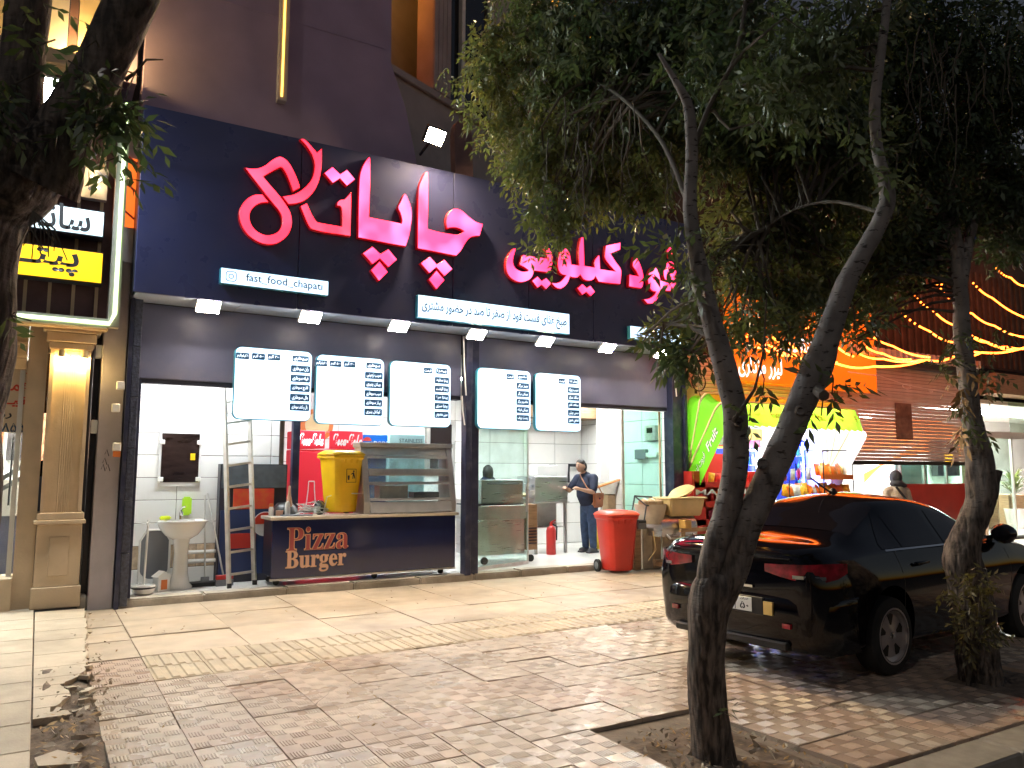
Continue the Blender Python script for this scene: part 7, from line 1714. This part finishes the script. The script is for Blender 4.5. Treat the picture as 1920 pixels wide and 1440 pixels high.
for (x, y, r_, k, mi) in [(1640, 160, 100, 6.0, 2), (1650, 300, 80, 6.2, 2), (1700, 60, 130, 5.8, 2), (1730, 230, 110, 6.0, 2), (1830, 90, 130, 5.8, 2), (1860, 250, 110, 6.0, 2), (1750, 370, 100, 6.2, 2), (1860, 380, 80, 6.2, 2), (1620, 420, 80, 6.2, 0), (1600, 520, 70, 6.3, 0), (1660, 520, 60, 6.3, 1), (1690, 450, 70, 6.3, 2), (1740, 480, 50, 6.3, 2), (1550, 570, 50, 6.2, 0), (1610, 600, 36, 6.2, 0), (1910, 160, 100, 6.0, 2), (1920, 330, 80, 6.2, 2), (1880, 450, 50, 6.3, 2)]:
    c = dpt(x, y, k); rad = r_*k/FPX; n = int(.9*4.6*3.14*r_*r_/(75*(6/k)**2)); LV.blob(c, rad, n, mi, rng=rng); twigs(tw, an2, c, rad, 5)
for (x, y, r_, n) in [(1790, 640, 20, 50), (1770, 680, 22, 50), (1850, 700, 30, 70), (1800, 760, 20, 40), (1830, 800, 18, 30), (1860, 620, 18, 40)]: LV.blob(dpt(x, y, 5.9), r_*5.9/FPX, n, 0, L=.07, rng=rng)
LV.build('crown', LM, rt_); 
for k_ in range(22):
    x = rng.uniform(1690, 1900); y = rng.uniform(20, 160); k = rng.uniform(5.0, 5.6); L_ = rng.uniform(80, 200); dx = rng.normal()*30; tw.tube([dpt(x+dx*q*q+rng.normal()*5, y+L_*q, k) for q in np.linspace(0, 1, 6)], [.005, .005, .004, .004, .003, .002], 4, False)
tag(tw.build('twigs', M['twig'], rt_), kind='stuff')
LV = Leaves()
for (x, y, r_, n, mi) in [(1800, 720, 16, 22, 0), (1805, 790, 16, 22, 0), (1795, 690, 12, 14, 0)]: LV.blob(dpt(x, y, 5.85), r_*5.85/FPX, n, mi, L=.1, droop=2, rng=rng)
LV.build('withered_leaves', [M['dryleaf']], rt_)
iv = thing('ivy_shoots', 'brownish leafy shoots growing up the foot of the right tree', 'shoots', dpt(1820, 1290, 5.9)); iv.location.z = 0
LV = Leaves(); il = leafmat('shoot_leaf', (.12, .10, .045), (.07, .06, .03))
for _ in range(13):
    x, y = rng.uniform(1790, 1850), rng.uniform(1090, 1240); LV.blob(dpt(x, y, 5.75), .12, 36, 0, L=.06, droop=.1, rng=rng)
LV.build('foliage', [il], iv); b = MB()
for _ in range(10):
    x = rng.uniform(1785, 1845); b.tube([dpt(1815, 1290, 5.9), dpt((1815+x)/2, 1220, 5.85), dpt(x, rng.uniform(1110, 1200), 5.75)], .007, 5, False)
b.build('stems', M['twig'], iv)

# left tree in front of the sandwich shop
KL = 2.75
base = dpt(-160, 1560, KL); base.z = 0
lt_ = thing('street_tree', 'dark forked tree trunk at the left edge with leaves round its fork', 'tree', base, 'street trees along the kerb')
_, a1 = limb([(-170, 1640, 260), (-160, 1400, 190), (-130, 1150, 175), (-100, 950, 168), (-92, 790, 160), (-66, 640, 166), (-62, 500, 160), (-46, 390, 176), (8, 315, 190), (48, 268, 160)], KL, M['bark_k'], 'trunk', lt_, 44, .10, 21)
_, a2 = limb([(22, 330, 150), (28, 265, 116), (34, 200, 88), (44, 100, 74), (55, 0, 74), (62, -100, 66)], KL, M['bark_k'], 'limb', lt_, 32, .1, 22)
_, a3 = limb([(70, 340, 150), (108, 270, 110), (150, 195, 92), (200, 100, 84), (246, 0, 84), (290, -100, 74)], KL, M['bark_k'], 'limb', lt_, 32, .1, 23)
LV = Leaves(); tw = MB()
for (x, y, r_, k, n) in [(196, 170, 38, 2.6, 90), (178, 226, 40, 2.6, 100), (205, 230, 36, 2.65, 90), (158, 125, 26, 2.6, 20), (215, 290, 22, 2.7, 26), (70, 80, 26, 2.6, 16), (30, 150, 36, 2.55, 36), (10, 200, 30, 2.6, 30), (230, 205, 26, 2.6, 24), (60, 10, 26, 2.6, 12), (20, 585, 24, 2.55, 16), (180, 70, 26, 2.6, 12), (230, 330, 12, 2.75, 8)]:
    LV.blob(dpt(x, y, k), r_*k/FPX, n, 2 if n > 30 else 0, L=.062, rng=rng)
    for _ in range(2): tw.tube([dpt(x+rng.normal()*r_*.5, y+rng.normal()*r_*.5, k), dpt(x, y+6, k), dpt(x+rng.normal()*r_*.6, y+r_*.7, k+.02)], .003, 4, False)
tw.tube([dpt(235, 150, 2.7), dpt(255, 135, 2.7), dpt(275, 112, 2.7), dpt(306, 112, 2.7)], [.008, .005, .004, .002], 5, False)
tw.tube([dpt(255, 135, 2.7), dpt(240, 165, 2.68), dpt(236, 185, 2.66)], .003, 4, False)
for k_ in range(14): x = 60+rng.normal()*14; tw.tube([dpt(62, 395, 2.6), dpt(x+14, 430, 2.58), dpt(x+20+rng.normal()*12, 455+rng.uniform(0, 35), 2.58)], .0025, 4, False)
LV.build('crown', LM, lt_); tag(tw.build('twigs', M['twig'], lt_), kind='stuff')

# ------------------------------------------------------------------ people
def figure(origin, face):
    f = Vector((math.cos(face), math.sin(face), 0)); l = Vector((-f.y, f.x, 0))
    return lambda a, s, u: Vector(origin)+f*a+l*s+Vector((0, 0, u))
def capsule(b, pts, n=12):
    """rounded limb: pts (vector, radius)"""
    P = [p for p, _ in pts]; Rr = [r_ for _, r_ in pts]
    d0 = (P[0]-P[1]).normalized(); d1 = (P[-1]-P[-2]).normalized()
    PP = [P[0]+d0*Rr[0]*.85]+[P[0]+d0*Rr[0]*.5]+P+[P[-1]+d1*Rr[-1]*.5]+[P[-1]+d1*Rr[-1]*.85]
    RR = [Rr[0]*.4, Rr[0]*.82]+Rr+[Rr[-1]*.82, Rr[-1]*.4]
    b.tube(PP, RR, n)
def ell(b, c, rx, ry_, rz, Mx=None, n=14):
    pr = [(math.sin(a), -math.cos(a)) for a in np.linspace(.12, math.pi-.12, 10)]
    vs_ = []
    bb = MB(); bb.lathe(pr, (0, 0, 0), n)
    for v in bb.v:
        w = Vector((v[0]*rx, v[1]*ry_, v[2]*rz)); vs_.append((Mx @ w if Mx is not None else w)+Vector(c))
    b.add(vs_, bb.f)
def hand(b, W, d, up, side):
    """palm and five bent fingers from the wrist W along d"""
    d = d.normalized(); sd_ = d.cross(up).normalized()*side; nn = sd_.cross(d)*side
    capsule(b, [(W, .026), (W+d*.045, .034), (W+d*.085, .034)])
    for k, L_ in enumerate((.065, .075, .07, .055)):
        o_ = W+d*.085+sd_*(.028-.019*k); capsule(b, [(o_, .009), (o_+d*L_*.5-nn*.008, .0085), (o_+d*L_*.85-nn*.03, .008)], 8)
    o_ = W+d*.03+sd_*.03; capsule(b, [(o_, .011), (o_+d*.03+sd_*.025, .010), (o_+d*.055+sd_*.03-nn*.01, .009)], 8)
# man at the sink: faces left, seen from his left side
mo = Vector((9.0, 12.1, F0)); fa_ = R(190); G0_ = figure(mo, fa_); G_ = lambda a, s, u: G0_(a+.16*max(0, u-.9)+.25*max(0, u-1.42), s*(1.08 if .8 < u < 1.42 else 1), u)
man = thing('person', 'man in a navy polo shirt and jeans with a tan shoulder bag at the sink', 'person', mo)
RM = Matrix.Rotation(fa_, 4, 'Z')
b = MB()
capsule(b, [(G_(.0, 0, .95), .13), (G_(.03, 0, 1.12), .15), (G_(.0, 0, 1.3), .14), (G_(-.01, 0, 1.42), .09)])
capsule(b, [(G_(.0, 0, 1.42), .062), (G_(.03, 0, 1.52), .058)])
ell(b, G_(.055, 0, 1.615), .098, .078, .118, RM); ell(b, G_(.085, 0, 1.555), .07, .058, .06, RM)
ell(b, G_(.156, 0, 1.59), .02, .014, .024, RM); ell(b, G_(.03, .08, 1.595), .02, .012, .032, RM, 8); ell(b, G_(.03, -.08, 1.595), .02, .012, .032, RM, 8)
for s, el, wr in ((1, G_(.16, .27, 1.13), G_(.40, .18, 1.19)), (-1, G_(.2, -.26, 1.15), G_(.46, -.1, 1.2))):
    sh_ = G_(-.01, s*.19, 1.40); capsule(b, [(sh_, .062), (sh_.lerp(el, .6), .05), (el, .044)]); capsule(b, [(el, .044), (el.lerp(wr, .4), .042), (wr, .028)]); hand(b, wr, wr-el, Vector((0, 0, 1)), s)
    capsule(b, [(G_(0, s*.09, .93), .09), (G_(.02, s*.1, .5), .06), (G_(-.0, s*.1, .12), .04)]); capsule(b, [(G_(-.03, s*.1, .05), .045), (G_(.1, s*.11, .04), .04)])
remesh(b, .011, M['skin'], 'body', man, 3)
b = MB(); capsule(b, [(G_(.0, 0, .92), .165), (G_(.035, 0, 1.08), .19), (G_(.02, 0, 1.26), .18), (G_(-.015, 0, 1.40), .12)], 18); capsule(b, [(G_(-.01, -.16, 1.385), .085), (G_(-.01, .16, 1.385), .085)]); capsule(b, [(G_(0, 0, 1.43), .085), (G_(.02, 0, 1.475), .07)])
for s, el in ((1, G_(.12, .265, 1.19)), (-1, G_(.15, -.25, 1.21))): capsule(b, [(G_(-.01, s*.19, 1.39), .085), (el, .072)])
remesh(b, .014, M['shirt'], 'polo_shirt', man, 4)
b = MB(); capsule(b, [(G_(-.01, 0, .86), .165), (G_(-.01, 0, .97), .165)], 18)
for s in (1, -1): capsule(b, [(G_(-.01, s*.085, .86), .112), (G_(.015, s*.1, .5), .085), (G_(-.01, s*.1, .11), .068)])
remesh(b, .014, M['jeans'], 'jeans', man, 4)
for s in (1, -1):
    b = MB(); capsule(b, [(G_(-.05, s*.1, .055), .052), (G_(.1, s*.115, .045), .046)]); b.box(-.11, .16, -.045, .045, 0, .03, Matrix.Translation(G_(0, s*.107, 0)) @ RM); remesh(b, .01, M['shoe'], 'shoe', man, 2)
b = MB(); ell(b, G_(.018, 0, 1.675), .092, .083, .07, RM, 20); ell(b, G_(-.015, 0, 1.60), .068, .080, .105, RM, 20); remesh(b, .009, M['hair'], 'hair', man, 2)
b = MB(); ell(b, G_(.14, .034, 1.615), .01, .012, .008, RM, 8); ell(b, G_(.14, -.034, 1.615), .01, .012, .008, RM, 8); b.build('eyes', M['ink'], man)
b = MB(); ell(b, G_(.138, .034, 1.64), .012, .022, .006, RM, 8); ell(b, G_(.138, -.034, 1.64), .012, .022, .006, RM, 8); ell(b, G_(.135, 0, 1.552), .018, .026, .01, RM, 8); b.build('brows_and_beard', M['hair'], man)
bagp = G_(.02, .25, .98); bg_ = thing('shoulder_bag', 'small tan leather shoulder bag hanging at the hip of the man', 'bag', bagp)
b = MB(); b.cbox(bagp, (.25, .07, .27), fa_); b.build('pouch', M['leather'], bg_, bev=.025, seg=2, smooth=40)
b = MB(); b.cbox(bagp+Vector((0, -.042, .07)), (.24, .012, .13), fa_); fl_ = b.build('flap', M['leather'], bg_, bev=.005)
MB().lathe([(0, -.006), (.02, -.006), (.02, .006), (0, .006)], bagp+Vector((0, -.052, .03)), 12, Matrix.Rotation(R(90), 4, 'X')).build('clasp', M['chrome'], fl_)
b = MB(); b.tube([bagp+Vector((.1, 0, .12)), G_(-.1, .21, 1.2), G_(-.12, .08, 1.42), G_(-.05, -.1, 1.47)], .011, 6); b.tube([bagp+Vector((-.1, 0, .12)), G_(.19, .17, 1.22), G_(.14, .02, 1.4), G_(.0, -.12, 1.47)], .011, 6); b.build('strap', M['leather'], bg_)
# woman before the shuttered shop, seen from behind
wo = Vector((13.2, 8.55, .0)); fw_ = R(62); G_ = figure(wo, fw_); RM = Matrix.Rotation(fw_, 4, 'Z')
wom = thing('person', 'woman in a cream coat and grey headscarf standing beyond the car roof', 'person', wo)
b = MB(); capsule(b, [(G_(0, 0, .85), .12), (G_(0, 0, 1.1), .12), (G_(0, 0, 1.3), .1)]); capsule(b, [(G_(0, 0, 1.32), .05), (G_(.02, 0, 1.42), .05)]); ell(b, G_(.03, 0, 1.5), .09, .072, .11, RM); ell(b, G_(.12, 0, 1.48), .018, .012, .02, RM)
for s in (1, -1):
    el, wr = G_(.03, s*.25, 1.02), G_(.2, s*.2, .95); capsule(b, [(G_(0, s*.16, 1.28), .05), (el, .04), (wr, .028)]); hand(b, wr, wr-el, Vector((0, 0, 1)), s)
    capsule(b, [(G_(0, s*.08, .85), .08), (G_(0, s*.08, .45), .055), (G_(0, s*.08, .08), .038)]); capsule(b, [(G_(-.03, s*.08, .04), .04), (G_(.1, s*.09, .035), .035)])
remesh(b, .012, M['skin'], 'body', wom, 3)
b = MB(); capsule(b, [(G_(0, 0, .62), .22), (G_(0, 0, .9), .19), (G_(0, 0, 1.12), .17), (G_(0, 0, 1.28), .14)], 18); capsule(b, [(G_(0, -.13, 1.28), .085), (G_(0, .13, 1.28), .085)])
for s in (1, -1): capsule(b, [(G_(0, s*.17, 1.27), .078), (G_(.02, s*.25, 1.02), .068), (G_(.17, s*.205, .96), .055)])
remesh(b, .015, M['coatw'], 'coat', wom, 4)
b = MB(); ell(b, G_(.01, 0, 1.515), .118, .105, .13, RM, 20); ell(b, G_(-.03, 0, 1.4), .11, .13, .07, RM, 18); ell(b, G_(-.06, -.08, 1.37), .06, .09, .04, RM); remesh(b, .012, M['scarf'], 'headscarf', wom, 2)
for s in (1, -1):
    b = MB(); capsule(b, [(G_(0, s*.08, .62), .095), (G_(0, s*.08, .12), .07)]); remesh(b, .014, M['jeans'], 'trousers', wom, 3)
b = MB(); b.tube([G_(-.17, .1, 1.35), G_(-.2, .0, 1.2), G_(-.215, -.12, 1.02), G_(-.2, -.2, .9)], .022, 6); tag(b.build('bag_strap', M['black'], None), 'black bag strap across the back of the woman in the cream coat', 'strap')
p = G_(-.12, -.22, .86); b = MB(); b.cbox(p, (.16, .24, .2), fw_); tag(b.build('brown_bag', M['leather'], None, bev=.02), 'brown bag at the side of the woman in the cream coat', 'bag')
